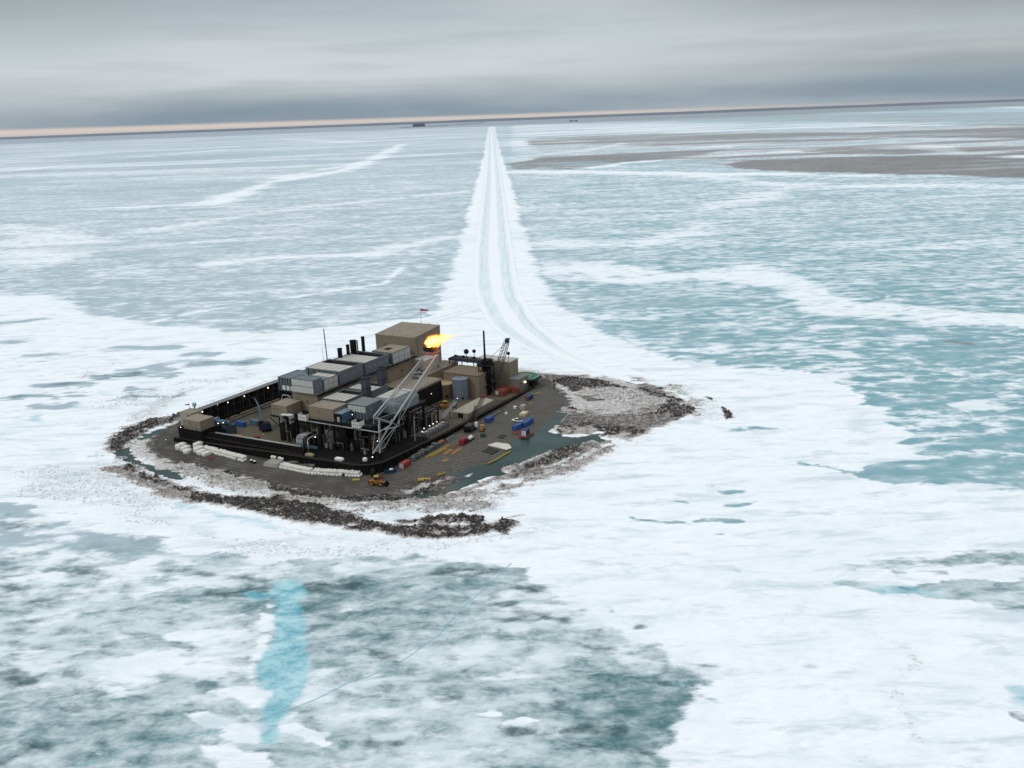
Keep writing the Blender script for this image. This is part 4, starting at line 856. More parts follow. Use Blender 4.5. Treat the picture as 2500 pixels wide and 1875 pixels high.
# gravel bench with concrete mats
bm_ = MB(); uu = np.arange(-26, 180, 1.5); vv = np.arange(-42, 152, 1.5)
UU, VV = np.meshgrid(uu, vv); WX = N0.x+EU.x*UU+EV.x*VV; WY = N0.y+EU.y*UU+EV.y*VV
sdb = poly_sd(WX.ravel(), WY.ravel(), BENCH).reshape(UU.shape)
inner = np.minimum(np.minimum(UU-1, VV-1), np.minimum(152-UU, 130-VV))
hz = np.where(sdb > 0, -.12+.62*sstep(0, 9, sdb), -.12+sdb*.35) + .10*(fbm(UU/6., VV/6., 3, 51)-.5)*sstep(0, 4, sdb)
hz += .9*sstep(9, 3, np.abs(np.hypot(UU-134, VV+4)-23.5)*2+3)*(UU > 122)*(VV < -10)*0.5
keep = (sdb > -4)
idm = -np.ones(UU.shape, int); vs = []; fs = []
for j in range(UU.shape[0]):
    for i in range(UU.shape[1]):
        if keep[j, i] and inner[j, i] < 3: idm[j, i] = len(vs); vs.append((UU[j, i], VV[j, i], hz[j, i]))
for j in range(UU.shape[0]-1):
    for i in range(UU.shape[1]-1):
        qd = (idm[j, i], idm[j, i+1], idm[j+1, i+1], idm[j+1, i])
        if min(qd) >= 0: fs.append(qd)
m, t, b, o = new_mat('concrete_mats_and_gravel')
ob = t.node('ShaderNodeTexCoord').outputs['Object']
br = t.node('ShaderNodeTexBrick', offset=0.0); t.put(br.inputs['Vector'], ob)
br.inputs['Scale'].default_value = 1.; br.inputs['Brick Width'].default_value = 2.6; br.inputs['Row Height'].default_value = 1.35; br.inputs['Mortar Size'].default_value = .2; br.inputs['Mortar Smooth'].default_value = .3
n1 = t.noise(ob, .10, 6, .62); n2 = t.noise(ob, .9, 6, .65)
c = t.mix(t.step(n2, .3, .7), (.042, .037, .030), (.08, .071, .058))
c = t.mix(br.outputs['Fac'], t.mix(t.step(n2, .35, .7), (.085, .079, .068), (.165, .153, .133)), (.022, .020, .017))
q = t.node('ShaderNodeSeparateXYZ'); t.put(q.inputs[0], ob)
side = t.math('MULTIPLY', t.step(q.outputs[1], 0., -8.), t.step(q.outputs[0], 2., 22.))
mud = t.step(t.math('ADD', t.math('MULTIPLY_ADD', n2, .3, n1), t.math('MULTIPLY', side, -.16)), .52, .76)
c = t.mix(mud, c, t.mix(n2, (.028, .025, .020), (.072, .063, .05)))
t.put(b.inputs['Base Color'], c); b.inputs['Roughness'].default_value = .85; b.inputs['Specular IOR Level'].default_value = .25
bp = t.node('ShaderNodeBump'); bp.inputs['Strength'].default_value = .9; bp.inputs['Distance'].default_value = .12
t.put(bp.inputs['Height'], t.math('MULTIPLY_ADD', t.math('SUBTRACT', 1., br.outputs['Fac']), t.math('SUBTRACT', 1., mud), n2)); t.l.new(bp.outputs[0], b.inputs['Normal'])
bo = bm_.add(vs, fs).build('gravel_berm', m, None, True); place(bo, 0, 0, 0); tag(bo, kind='structure')

# working surface inside the walls
m, t, b, o = new_mat('packed_gravel_yard')
ob = t.node('ShaderNodeTexCoord').outputs['Object']
n1 = t.noise(ob, .07, 5, .6); n2 = t.noise(ob, 1.1, 5, .65)
c = t.mix(t.step(n2, .3, .7), (.07, .059, .043), (.12, .102, .075))
c = t.mix(t.step(n1, .5, .7), c, (.04, .034, .026))
t.put(b.inputs['Base Color'], c); b.inputs['Roughness'].default_value = .9; b.inputs['Specular IOR Level'].default_value = .2
yo = MB().prism([(1.2, 8), (8, 1.2), (151, 1.2), (151, 127), (1.2, 127)], -1.0, 1.0).build('work_yard', m); place(yo, 0, 0, 0); tag(yo, kind='structure')
# ------------------------------------------------------------------ sheet pile walls
def corrugated(mb, pts, hts, th=.9, pitch=1.2, z0=-.4):
    """zig-zag sheet piling along a path of (u, v), height per point"""
    P = [Vector(p) for p in pts]; acc = 0; out = []
    for k, (a, b) in enumerate(zip(P, P[1:])):
        L = (b-a).length; n = max(2, int(L/pitch*2)); nv = Vector(((b-a).y, -(b-a).x)).normalized()
        for i in range(n):
            t = i/n; o = .22 if (len(out)//2) % 2 else -.05
            out.append((a+(b-a)*t+nv*o, hts[k]+(hts[k+1]-hts[k])*t, nv))
    out.append((P[-1], hts[-1], out[-1][2]))
    vs = []
    for p, h, nv in out:
        q = p-nv*th
        vs += [(p.x, p.y, z0), (p.x, p.y, h), (q.x, q.y, h), (q.x, q.y, z0)]
    n = len(out); fs = []
    for i in range(n-1):
        for j in range(3): fs.append((4*i+j, 4*i+4+j, 4*i+5+j, 4*i+1+j))
    fs += [(0, 1, 2, 3), tuple(4*(n-1)+j for j in (3, 2, 1, 0))]
    return mb.add(vs, fs)
arc = [(11-11*math.sin(a), 11-11*math.cos(a)) for a in np.linspace(0, math.pi/2, 9)]
ow_pts = [(152, .5), (137, .2), (55, 0), (25, 0)] + arc + [(0, 52), (0, 90), (0, 123)]
ow_h = [1.6, 1.5, 3.0, 4.3] + [5.0]*9 + [4.2, 3.0, 2.4]
wl = thing('sheet_pile_wall', 'low black sheet pile wall with a rounded corner, facing the sandbags and the pool', 'retaining wall', 0, 0)
corrugated(MB(), ow_pts, ow_h).build('piling', BLACKW, wl)
cp = MB()
for (a, b), (h0, h1) in zip(zip(ow_pts, ow_pts[1:]), zip(ow_h, ow_h[1:])):
    A = Vector(a); B = Vector(b); nv = Vector(((B-A).y, -(B-A).x)).normalized()
    cp.prism([A+nv*.5, B+nv*.5, B-nv*1.3, A-nv*1.3], [h0+.01, h1+.01, h1+.01, h0+.01], [h0+.22, h1+.22, h1+.22, h0+.22])
cp.build('cap_beam', RUSTD, wl)
rl = MB()
for (a, b), (h0, h1) in zip(zip(ow_pts, ow_pts[1:]), zip(ow_h, ow_h[1:])):
    n = max(1, int((Vector(b)-Vector(a)).length/5))
    for k in range(n):
        t = k/n; p = Vector(a).lerp(Vector(b), t); q = Vector(a).lerp(Vector(b), (k+1)/n)
        z = h0+(h1-h0)*t+.2; z1 = h0+(h1-h0)*(k+1)/n+.2
        rl.tube((p.x, p.y, z), (p.x, p.y, z+1.1), .045, 4); rl.tube((p.x, p.y, z+1.1), (q.x, q.y, z1+1.1), .045, 4)
rl.build('railing', RUSTD, wl)
for u, v, n, h in ((0, 80, 5, 2.2), (0, 60, 4, 2.4), (0, 98, 5, 1.6)):    # rusty waling beams bolted on the face
    MB().box(-.65, -.3, v-n*2, v+n*2, h-.6, h-.25).build('waling_beam', RUSTD, wl)

# inner bulkhead with the pipe line on top
bh = thing('bulkhead_wall', 'black plated bulkhead behind the low wall, carrying the pale pipe', 'retaining wall', 4, 42)
box('plating', BLACKW, bh, -.6, .6, 0, 79.5, .9, 6.5)
rb = MB()
for k in range(40): rb.box(-.95, -.6, k*2+.2, k*2+.55, .9, 6.3)
rb.build('stiffeners', RUSTD, bh)
box('walkway', RUSTD, bh, -2.3, -.95, 0, 79.5, 4.2, 4.35)
wr = MB()
for k in range(21): wr.tube((-2.2, k*3.97, 4.3), (-2.2, k*3.97, 5.4), .045, 4)
wr.tube((-2.2, 0, 5.4), (-2.2, 79.5, 5.4), .05, 4).build('railing', RUSTD, bh)
pl = thing('pipeline', 'long pale insulated pipe running along the black bulkhead', 'pipe', 4, 44, 7.0)
MB().tube((0, 0, .35), (0, 54.5, -.1), .34, 10).build('pipe', SILVER, pl, True)
MB().tube((.9, 2, .2), (.9, 40, -.1), .16, 8).build('small_pipe', YELLOW, pl, True)
for k in range(10): MB().box(-.4, 1.3, k*6+.3, k*6+.55, -.5, .0).build('pipe_support', BLACK, pl)

PILEG = mat('grey_stained_pile', (.055, .053, .05), .8, wear=.7, wcol=(.012, .011, .010))
# tall wall on the far left
tw = thing('dock_wall', 'tall black pile wall with a flat grey top along the far left side', 'retaining wall', 14.5, 121.8)
tn = MB(); tn.box(0, 129, .9, 1.5, .9, 11.9); tn.build('wall_plate', BLACKW, tw)
box('walkway_top', mat('grey_deck', (.16, .165, .16), .8, wear=.4, streak=False), tw, -.5, 129.5, -.9, 3.4, 11.9, 12.2)
box('waling_beam', RUSTD, tw, 0, 129, -.15, .3, 8.2, 8.7); box('waling_beam', RUSTD, tw, 0, 129, -.15, .3, 3.6, 4.1)
for k in range(56):
    u = .5+k*2.3; MB().box(u-.2, u+.2, .28-.1*(k % 2), .9, .9, 11.9).build('pile', (RUSTD, PILEG, BLACK, RUSTD, PILEG)[k % 5], tw)
tr_ = MB()
for k in range(27): tr_.tube((k*4.9+.4, 3.2, 12.2), (k*4.9+.4, 3.2, 13.3), .05, 4)
tr_.tube((.4, 3.2, 13.3), (128, 3.2, 13.3), .05, 4); tr_.build('railing', RUSTD, tw)
fe = thing('sheet_pile_wall', 'black pile wall at the far end beside the helipad', 'retaining wall', 151.5, 14)
corrugated(MB(), [(0, 111), (0, 0)], [6, 4]).build('piling', BLACKW, fe)

ap = thing('steel_apron', 'black steel deck inside the rounded corner under the flare', 'deck', 0, 0)
MB().prism([(1.6, 9), (3.5, 4.5), (9, 1.6), (52, 1.6), (52, 14), (31, 44), (31, 58), (1.6, 58)], .9, 1.25).build('deck_plate', BLACK, ap)
for k in range(12): MB().box(5+k*3.6, 5.4+k*3.6, 3.2, 3.6, 1.25, 4.2).build('post', RUSTD, ap)
MB().box(5, 45, 3.1, 3.7, 4.203, 4.5).box(5, 45, 4.4, 4.6, 2.4, 2.6).build('rail_beam', BLACK, ap)
for (x, y, r_, h) in ((6.5, 14, 1.0, 3.2), (6.8, 24, .8, 4.0), (7.5, 31, 1.1, 3.0), (13, 6.5, .8, 3.4), (22, 6, 1.0, 2.8), (30, 6.4, .7, 3.6), (38, 6.2, .9, 2.6)): MB().lathe([(r_, 1.253), (r_, h), (r_*.4, h+.5)], 12).build('mooring_drum', RUSTD, ap)

# dark base deck under the huts in the near left corner
bd = thing('corner_platform', 'black steel platform carrying the tan hut in the near left corner', 'platform', .8, 104)
box('deck', BLACK, bd, 0, 13, 0, 17.5, 7.2, 7.6); box('skirt', BLACKW, bd, .3, 12.7, .3, 17.2, .9, 7.2)
pr_ = MB()
for k in range(6): pr_.tube((.1, k*3.4+.1, 7.6), (.1, k*3.4+.1, 8.7), .05, 4)
pr_.tube((.1, .1, 8.7), (.1, 17.2, 8.7), .05, 4).build('railing', RUSTD, bd)

def hut(label, u, v, z, L, W, H, cat='hut', name='hut', m=TAN, mr=TANROOF, door=True, slope=0., vents=1, rz=0, group=None):
    """clad box with roof sheet, eaves, door and vents; L along u, W along v"""
    r = thing(name, label, cat, u, v, z, rz, group)
    MB().box(0, L, 0, W, 0, H).build('wall', m, r)
    rf = MB().prism([(-.12, -.12), (L+.12, -.12), (L+.12, W+.12), (-.12, W+.12)], [H+.003]*4, [H+.2, H+.2+slope, H+.2+slope, H+.2]).build('roof', mr, r)
    if door:
        d_ = MB().box(-.06, -.003, W*.22, W*.22+1.1, .05, 2.15).build('door', GREY, r)
    for k in range(vents):
        MB().box(-.5, -.003, W*(.62+.22*k)-.35, W*(.62+.22*k)+.35, H*.62, H*.62+.6).build('vent', GREYR, r)
    return r
hut('tan hut on the black platform in the near left corner', 1.0, 105.2, 7.6, 9, 11.6, 4.8)
hf = hut('pale tan shed behind the hut at the end of the tall wall', 8.5, 119.0, 4.0, 7.0, 8.2, 8.6, m=BEIGE, mr=TANROOF, vents=0)
MB().box(-.05, -.003, .4, 3.4, 4.2, 7.8).build('shutter', GREY, hf)
rd_ = thing('radar_dome', 'small pale blue dome on a short post above the corner shed', 'dome', 15.2, 123.6, 12.2)
MB().cyl(0, 0, 0, 2.0, .35, 10).build('post', GREY, rd_); MB().ball((0, 0, 3.0), 1.15, n=14, m=9).build('dome', mat('pale_blue_plastic', (.30, .40, .46), .5, wear=.3), rd_, True)
def flag(label, u, v, z, h, L, hh, rz, droop=.3):
    r = thing('flagpole', label, 'flag', u, v, z, rz)
    MB().tube((0, 0, 0), (0, 0, h), .11, 7, .07).build('pole', RUSTD, r)
    vs = []; fs = []; n = 8
    for i in range(n+1):
        t = i/n; dy = .35*math.sin(t*7)*t
        a = hh*(1-.55*t)/2; zc = h-.15-hh/2-droop*t*t
        vs += [(L*t, dy, zc-a), (L*t, dy, zc+a), (L*t, dy+.05, zc+a), (L*t, dy+.05, zc-a)]
    for i in range(n):
        for j in range(4): fs.append((4*i+j, 4*i+(j+1) % 4, 4*i+4+(j+1) % 4, 4*i+4+j))
    fs += [(3, 2, 1, 0), (4*n, 4*n+1, 4*n+2, 4*n+3)]
    MB().add(vs, fs).build('flag', FLAGR, r)
flag('tall pole with a red windsock on the highest tan roof', 141.6, 68.2, 34.9, 9.6, 4.6, 1.5, -62, .5)
flag('short pole with a small red flag by the corner shed', 14.2, 126.2, 12.2, 3.6, 2.2, .9, 118)

# ------------------------------------------------------------------ main hall, tower, camp
mh = thing('process_hall', 'long tan clad hall carrying a row of grey air units on its roof', 'industrial hall', 32, 56)
box('wall', TAN, mh, 0, 84, 0, 16, 1.0, 23.0)
box('roof', TANROOF, mh, -.2, 84, -.2, 16.2, 23.003, 23.35)
box('edge_beam', BLACK, mh, -.9, 84, -1.4, -.22, 22.7, 23.1)
gr_ = MB()
for k in range(29): gr_.tube((k*2.9-.5, -1.35, 23.1), (k*2.9-.5, -1.35, 24.2), .05, 4)
gr_.tube((-.5, -1.35, 24.2), (81, -1.35, 24.2), .06, 4).tube((-.5, -1.35, 23.65), (81, -1.35, 23.65), .04, 4).build('railing', BLACK, mh)
for k in range(9): MB().prism([(k*9+3, -.003), (k*9+3.3, -.003), (k*9+3.3, -1.3), (k*9+3, -1.3)], [21.6, 21.6, 22.5, 22.5], [22.7]*4).build('bracket', BLACK, mh)
for x, y0, z in ((-.45, 6.5, 18.8), (-.45, 13.2, 19.3)): box('vent', GREYR, mh, x, -.003, y0, y0+1.3, z, z+1.2)
for x, z in ((14, 19.5), (23, 18.6), (52, 18.2), (70, 17.5)): box('vent', DARK, mh, x, x+.9, -.4, -.003, z, z+.9)

MB().tube((1, -.35, 21.3), (82, -.35, 21.0), .2, 6).tube((4, -.3, 17.4), (60, -.3, 17.2), .12, 6).build('wall_pipe', GREYR, mh)
for k in range(6): MB().tube((5+k*13, -.3, 3), (5+k*13, -.3, 21.2), .14, 6).build('downpipe', TANROOF if k % 2 else RUSTD, mh)
def air_unit(label, u, v, z, L, W, H, recess=None, grid=6, front=0, side=0, m=GREY, top=PANELW, roofpart=None):
    """grey plant module: L along u, W along v. recess = (u0,u1) open well in its roof; front/side = louvre columns"""
    r = thing('air_unit', label, 'air unit', u, v, z, 0, 'grey air units on the roofs')
    c_ = MB()
    if recess:
        a, b2 = recess
        c_.box(0, a, 0, W, 0, H); c_.box(b2, L, 0, W, 0, H); c_.box(a, b2, 0, .4, 0, H); c_.box(a, b2, W-.4, W, 0, H); c_.box(a, b2, .4, W-.4, 0, H*.45)
    else: c_.box(0, L, 0, W, 0, H)
    c_.build('casing', m, r)
    rim = MB(); rim.box(-.12, L+.12, -.12, .25, H+.003, H+.22).box(-.12, L+.12, W-.25, W+.12, H+.003, H+.22).box(-.12, .25, .26, W-.26, H+.003, H+.22).box(L-.25, L+.12, .26, W-.26, H+.003, H+.22)
    rim.build('parapet', GREYR, r)
    if recess:
        ln = MB(); x0, x1, y0, y1, zb = recess[0], recess[1], .4, W-.4, H*.45+.003
        ln.box(x0+.003, x0+.06, y0+.003, y1-.003, zb, H-.1).box(x1-.06, x1-.003, y0+.003, y1-.003, zb, H-.1).box(x0+.063, x1-.063, y0+.003, y0+.06, zb, H-.1).box(x0+.063, x1-.063, y1-.06, y1-.003, zb, H-.1).box(x0+.063, x1-.063, y0+.063, y1-.063, zb, zb+.1)
        ln.build('well_shade_lining', mat('well_shade_grey', (.034, .037, .040), .8, wear=.5, spec=.1), r)  # dark lining on the well's walls and floor paints the shade inside it
        a0, a1 = (.35, recess[0]-.25)
    else: a0, a1 = .35, L-.35
    if roofpart: a0, a1 = roofpart
    if grid:
        g = (W-.7)/grid
        for k in range(grid): box('roof_panel', top, r, a0, a1, (.35+g*k)+.24, .35+g*(k+1)-.24, H+.003, H+.14)
    if front:
        g = (W-.5)/front
        for row in range(2):
            for k in range(front): box('louvre', LOUV, r, -.16, -.003, .25+g*k+.09, .25+g*(k+1)-.09, H*(.06+.47*row), H*(.06+.47*row)+H*.42)
    else:
        for k in range(6): box('rib', BLACK, r, -.2, -.003, W*(k+.5)/6-.12, W*(k+.5)/6+.12, 0.1, H-.1)
    if side:
        g = (L-.5)/side
        for row in range(2):
            for k in range(side): box('side_louvre', PANEL, r, .25+g*k+.15, .25+g*(k+1)-.15, -.16, -.003, H*(.06+.47*row), H*(.06+.47*row)+H*.42)
    else:
        for k in range(max(2, int(L/5))): box('light_fitting', PANEL, r, L*(k+.6)/max(2, int(L/5)), L*(k+.6)/max(2, int(L/5))+.5, -.25, -.003, H*.55, H*.55+.45)
    return r
air_unit('grey air unit with a white louvred front, nearest end of the hall roof', 30.6, 56.6, 23.4, 6.6, 14.0, 7.2, grid=0, front=11)
a2 = air_unit('low grey air unit with pale side panels behind the louvred one', 37.6, 56.2, 23.4, 11.0, 12.5, 5.7, grid=3, side=3, roofpart=(5.5, 10.5))
fn = thing('exhaust_fan', 'round black exhaust fan beside the low grey air unit', 'fan', 41.5, 70.5, 27.5)
MB().lathe([(1.2, 0), (1.2, 1.0), (1.6, 1.5), (1.6, 2.0)], 18).build('casing', BLACK, fn); MB().lathe([(.9, 2.003), (.2, 2.3)], 14).build('hub', GALV, fn)
air_unit('grey air unit with an open roof well and dusty panels, middle of the hall roof', 49.5, 55.6, 23.4, 19.0, 22.0, 7.0, recess=(12.2, 18.3), grid=6)
air_unit('grey air unit with an open roof well, second from the tower', 70.2, 55.6, 23.0, 20.5, 20.0, 6.9, recess=(13.2, 19.7), grid=6)
a5 = air_unit('grey air unit with white side louvres next to the tan tower', 94.2, 55.6, 22.6, 17.0, 13.5, 7.0, grid=0, side=3)
box('roof_sheet', TANROOF, a5, .3, 16.6, .3, 13.2, 7.003, 7.12); box('hatch', DARK, a5, 5, 9.5, 6, 9.8, 7.123, 7.22)
m0 = air_unit('dark blue-grey unit on a black leg frame, left of the hall', 40.5, 77.6, 19.8, 15, 11.2, 6.9, grid=0, front=0)
for k in range(3): box('louvre', WHITE, m0, -.3, -.21, 1.0+k*2.7, 2.9+k*2.7, .6, 2.9)
lf = thing('leg_frame', 'black braced leg frame under the dark blue-grey unit', 'support frame', 40.5, 77.6, 1)
for x in (.4, 14.6):
    for y in (.4, 10.8): MB().box(x-.3, x+.3, y-.3, y+.3, 0, 18.4).build('leg', BLACK, lf)
box('deck', BLACK, lf, -.6, 15.4, -.3, 11.6, 18.4, 18.78)
MB().tube((.4, .4, 9), (.4, 10.8, 18), .18, 6).tube((.4, 10.8, 9), (.4, .4, 18), .18, 6).tube((.4, .4, 9), (.4, 10.8, 9), .18, 6).build('brace', RUSTD, lf)
pp = thing('bent_pipe', 'silver bent duct hanging under the dark blue-grey unit', 'pipe', 39.6, 80.5, 11)
MB().path([(0, 0, 0), (0, 0, 5.5), (0, 1.2, 6.8), (0, 5, 6.8), (0, 6, 5), (0, 7, 3)], .32, 8).build('duct', SILVER, pp, True)

for k, (u, v, z0, z1, r_, lb) in enumerate(((74.9, 75.5, 24, 35.2, 1.25, 'short fat black stack, first from the left behind the hall roof'), (81.7, 75.5, 24, 35.6, .95, 'thin black stack, second from the left behind the hall roof'), (86.4, 75.5, 24, 37.0, 1.75, 'widest black stack with a pipe beside it behind the hall roof'), (94.2, 74.8, 24, 37.4, .95, 'tallest thin black stack nearest the tan tower'))):
    s_ = thing('exhaust_stack', lb, 'chimney', u, v, z0, 0, 'black stacks behind the hall roof')
    MB().lathe([(r_, 0), (r_, z1-z0-.5), (r_*1.15, z1-z0-.45), (r_*1.15, z1-z0-.12), (r_, z1-z0-.1), (r_*.8, z1-z0), (r_*.78, z1-z0-.4)], 18).build('flue', BLACK, s_)
    MB().lathe([(r_*1.3, 0), (r_*1.3, 1.0), (r_*1.02, 1.4)], 16).build('flashing', GREYR, s_)
    if k == 2: MB().tube((1.2, -1.9, 0), (1.2, -1.9, z1-z0-.3), .4, 9).build('side_pipe', GREY, s_)
for k, (u, v, h, ln, r_, lb) in enumerate(((76.2, 85.0, 31, -1.2, .34, 'tall dark leaning mast left of the black stacks'), (74.0, 86.2, 20, -.4, .14, 'thin pale pole beside the leaning mast'))):
    s_ = thing('mast', lb, 'mast', u, v, 14 if k == 0 else 15.5)
    MB().tube((0, 0, -13 if k == 0 else -14.5), (ln, -ln*.3, h), r_, 8, r_*.7).build('pole', BLACK if k == 0 else GALV, s_)
    MB().box(-.5, .5, -.5, .5, 3, 3.3).build('collar', RUSTD, s_)

tb = thing('tower_building', 'tallest windowless tan building with a pole on its roof, behind the flare', 'building', 116.2, 56)
MB().prism([(0, 0), (26.5, 0), (26.5, 27), (0, 27)], 1.0, [32.9, 34.6, 34.6, 32.9]).build('wall', TAN, tb)
MB().prism([(-.25, -.25), (26.75, -.25), (26.75, 27.25), (-.25, 27.25)], [32.903, 34.603, 34.603, 32.903], [33.5, 35.2, 35.2, 33.5]).build('roof', TANROOF, tb)
for x, y in ((26.0, 18), (26, 8), (26, 6.5)): MB().tube((x, y, 35.1), (x, y, 36.4), .09, 5).build('vent_pipe', GALV, tb)
for k in range(7): box('vent_cap', TAN, tb, 2+k*.2, 2.4+k*.2, 3+k*3.4, 3.4+k*3.4, 33.6, 34.1)
ld = MB()
for s_ in (-.3, .3): ld.tube((26.9, 2+s_, 8), (26.9, 2+s_, 36.4), .06, 4)
for k in range(40): ld.tube((26.9, 1.7, 8.5+k*.7), (26.9, 2.3, 8.5+k*.7), .04, 4)
ld.build('ladder', GALV, tb)
for y, z in ((5, 26), (12, 22), (20, 28)): box('vent', GREYR, tb, -.4, -.003, y, y+1.6, z, z+1.2)
MB().tube((3, -.25, 14), (3, -.25, 31.5), .18, 6).tube((3.0, -.25, 31.5), (20, -.25, 32.2), .14, 6).build('conduit', GREYR, tb)
for x, z in ((8, 27), (16, 24), (21, 29)): box('vent', TANROOF, tb, x, x+1.6, -.35, -.003, z, z+1.1)
box('flashing', TANROOF, tb, -.06, -.003, 0, 27, 32.2, 32.6)
for k in range(9): box('roof_post', GALV, tb, 26.3, 26.4, 1+k*3.1, 1.1+k*3.1, 35.19, 36.1)
an = hut('pale block against the foot of the tan tower, behind the flare tip', 114.5, 48.2, 13.9, 14, 7.7, 7.2, cat='building', name='annex_building', m=BEIGE, mr=PANELW, door=False, vents=2)
cb = thing('camp_building', 'low building with a broad tan roof between the hall and the tanks', 'building', 84, 34)
cbp = [(0, 0), (24.5, 0), (24.5, 11.5), (60, 11.5), (60, 21.8), (0, 21.8)]
MB().prism(cbp, 1.0, 13.4).build('wall', TAN, cb)
MB().prism([(-.3, -.3), (24.8, -.3), (24.8, 11.2), (60, 11.2), (60, 21.75), (-.3, 21.75)], 13.403, 13.9).build('roof', TANROOF, cb)
box('louvre_wall', BLACK, cb, 0.2, 24.2, -.2, -.003, 2.0, 12.6)
for k in range(7): box('roof_vent', GREYR, cb, 3+k*3.2, 3.5+k*3.2, .6, 1.1, 13.903, 14.5)
for (x, y) in ((26, 13.5), (29, 17), (42, 14), (18, 12)):
    q = thing('roof_fan', {26: 'low grey fan housing on the tan camp roof near the flare', 29: 'second grey fan housing on the tan camp roof, a little farther back', 42: 'grey framed cooler on the camp roof beside the dark rack', 18: 'small grey fan housing at the near end of the camp roof'}[x], 'fan', 84+x, 34+y, 13.9, 0, 'fan housings on the camp roof')
    MB().box(0, 2.6, 0, 2.6, .5, 1.9).build('casing', GREYR, q); MB().cyl(1.3, 1.3, 1.903, 2.3, .9, 14).build('cowl', BLACK, q)
    for a in (.2, 2.4):
        for b2 in (.2, 2.4): MB().box(a-.1, a+.1, b2-.1, b2+.1, 0, .5).build('foot', BLACK, q)
    MB().tube((1.3, .0, 1.2), (1.3, -2.2, .3), .2, 6).build('pipe', GALV, q)
bk = thing('block_building', 'higher tan block with a brown roof behind the two storage tanks', 'building', 120, 17.2)
MB().box(0, 17, 0, 23, 1.0, 13.6).build('wall', TAN, bk)
MB().box(-.25, 17.2, -.25, 23.2, 13.603, 14.2).build('roof', mat('brown_roof', (.165, .128, .08), .8, wear=.4, streak=False, scale=.3), bk)
for k in range(5): MB().tube((1+k*3.1, .6+k*.4, 14.2), (1+k*3.1, .6+k*.4, 15.6), .08, 5).build('roof_post', BLACK, bk)
rk = thing('equipment_rack', 'dark flat rack of pipes and fans on legs above the brown roof', 'equipment rack', 137.5, 22)
box('deck', mat('dark_blue_steel', (.025, .03, .042), .6, wear=.5), rk, 0, 7, 0, 26, 15.9, 17.3)
for x in (.5, 6.5):
    for y in (.5, 9, 17, 25.5): box('leg', BLACK, rk, x-.2, x+.2, y-.2, y+.2, 13.3, 15.9)
for y in (3, 10.5, 13, 18, 23): MB().cyl(3.5, y, 17.303, 18.6, .8, 12).build('fan_cowl', BLACK if y != 13 else PANEL, rk)
for k in range(6): MB().tube((1+k, 1, 17.6), (1+k, 25, 17.6), .18, 5).build('pipe', GREY if k % 2 else RUSTD, rk)
for (u, v, z, r_, h, lb) in ((142.5, 38.5, 17.3, 1.5, 2.6, 'dark satellite dome on a stalk, larger of two above the rack'), (143.0, 33.5, 17.3, 1.1, 3.4, 'dark satellite dome on a stalk, smaller of two above the rack'), (146.2, 12.6, 17.3, 1.0, 3.2, 'black round vent on a stalk on the quarters roof by the crane tip')):
    q = thing('antenna_dome', lb, 'antenna', u, v, z, 0, 'round antennas on the far roofs')
    MB().tube((0, 0, 0), (0, 0, h), .18, 6).build('stalk', BLACK, q); MB().ball((0, 0, h+r_*.6), r_, n=12, m=8).build('dome', BLACK, q, True)
for (u, v, z, h, lb) in ((141, 45.5, 14, 8.5, 'thin whip aerial left of the dark rack'), (144.5, 41, 17, 4.6, 'thin whip aerial behind the larger dome'), (146, 28, 17, 4.2, 'thin whip aerial on the quarters roof')):
    single('whip_aerial', MB().tube((0, 0, 0), (0, 0, h), .09, 5, .05).box(-.3, .3, -.3, .3, 0, .25), GALV, lb, 'aerial', u, v, z)
lq = thing('quarters_building', 'tan living quarters with a pale flat roof next to the helipad', 'building', 141.6, 9.2)
MB().box(0, 9.4, 0, 22, 1.0, 17.2).build('wall', TAN, lq)
MB().box(-.2, 9.6, -.2, 22.2, 17.203, 17.7).build('roof', PANELW, lq)
for k in range(7): box('parapet_post', TAN, lq, .1, .5, 1+k*3.2, 1.4+k*3.2, 17.703, 18.5)
lw = thing('low_annex', 'low grey building with small dark windows in front of the tan quarters', 'building', 139.6, 2.8)
MB().box(0, 11.4, 0, 6.3, 1.0, 8.0).build('wall', mat('grey_brown_cladding', (.16, .15, .13), .65, wear=.4), lw)
MB().box(-.15, 11.5, -.15, 6.3, 8.003, 8.4).build('roof', GREYR, lw)
for k in range(4): f_ = MB().box(1.2+k*2.7, 2.6+k*2.7, -.1, -.003, 5.2, 6.3).build('window_frame', GREYR, lw); MB().box(1.35+k*2.7, 2.45+k*2.7, -.14, -.103, 5.35, 6.15).build('pane', GLASS, f_)
box('door', DARK, lw, -.08, -.003, 2.2, 3.4, 1.0, 3.2)

hp = thing('helipad', 'raised green helipad with a yellow ring and white mark beside the far corner', 'helipad', 155.6, 8.6, 0)
oc = [(9.6*math.cos(R(22.5+45*k)), 9.6*math.sin(R(22.5+45*k))) for k in range(8)]
oc2 = [(x*1.17, y*1.17) for x, y in oc]
MB().prism(oc, 5.5, 6.0).build('deck', GREENP, hp)
net = MB(); n = 8
net.add([(x, y, 5.7) for x, y in oc]+[(x, y, 5.3) for x, y in oc2]+[(x, y, 5.6) for x, y in oc]+[(x, y, 5.2) for x, y in oc2], [(i, (i+1) % n, n+(i+1) % n, n+i) for i in range(n)]+[(2*n+i, 3*n+i, 3*n+(i+1) % n, 2*n+(i+1) % n) for i in range(n)])
net.build('safety_net', RUSTD, hp)
def ring(r0, r1, z, m, name, par, n=40):
    vs = [(r*math.cos(2*math.pi*i/n), r*math.sin(2*math.pi*i/n), z) for r in (r0, r1) for i in range(n)]
    return MB().add(vs, [(i, n+i, n+(i+1) % n, (i+1) % n) for i in range(n)]).build(name, m, par)
ring(4.0, 4.9, 6.006, YELLOW, 'yellow_ring', hp)
el_ = MB()
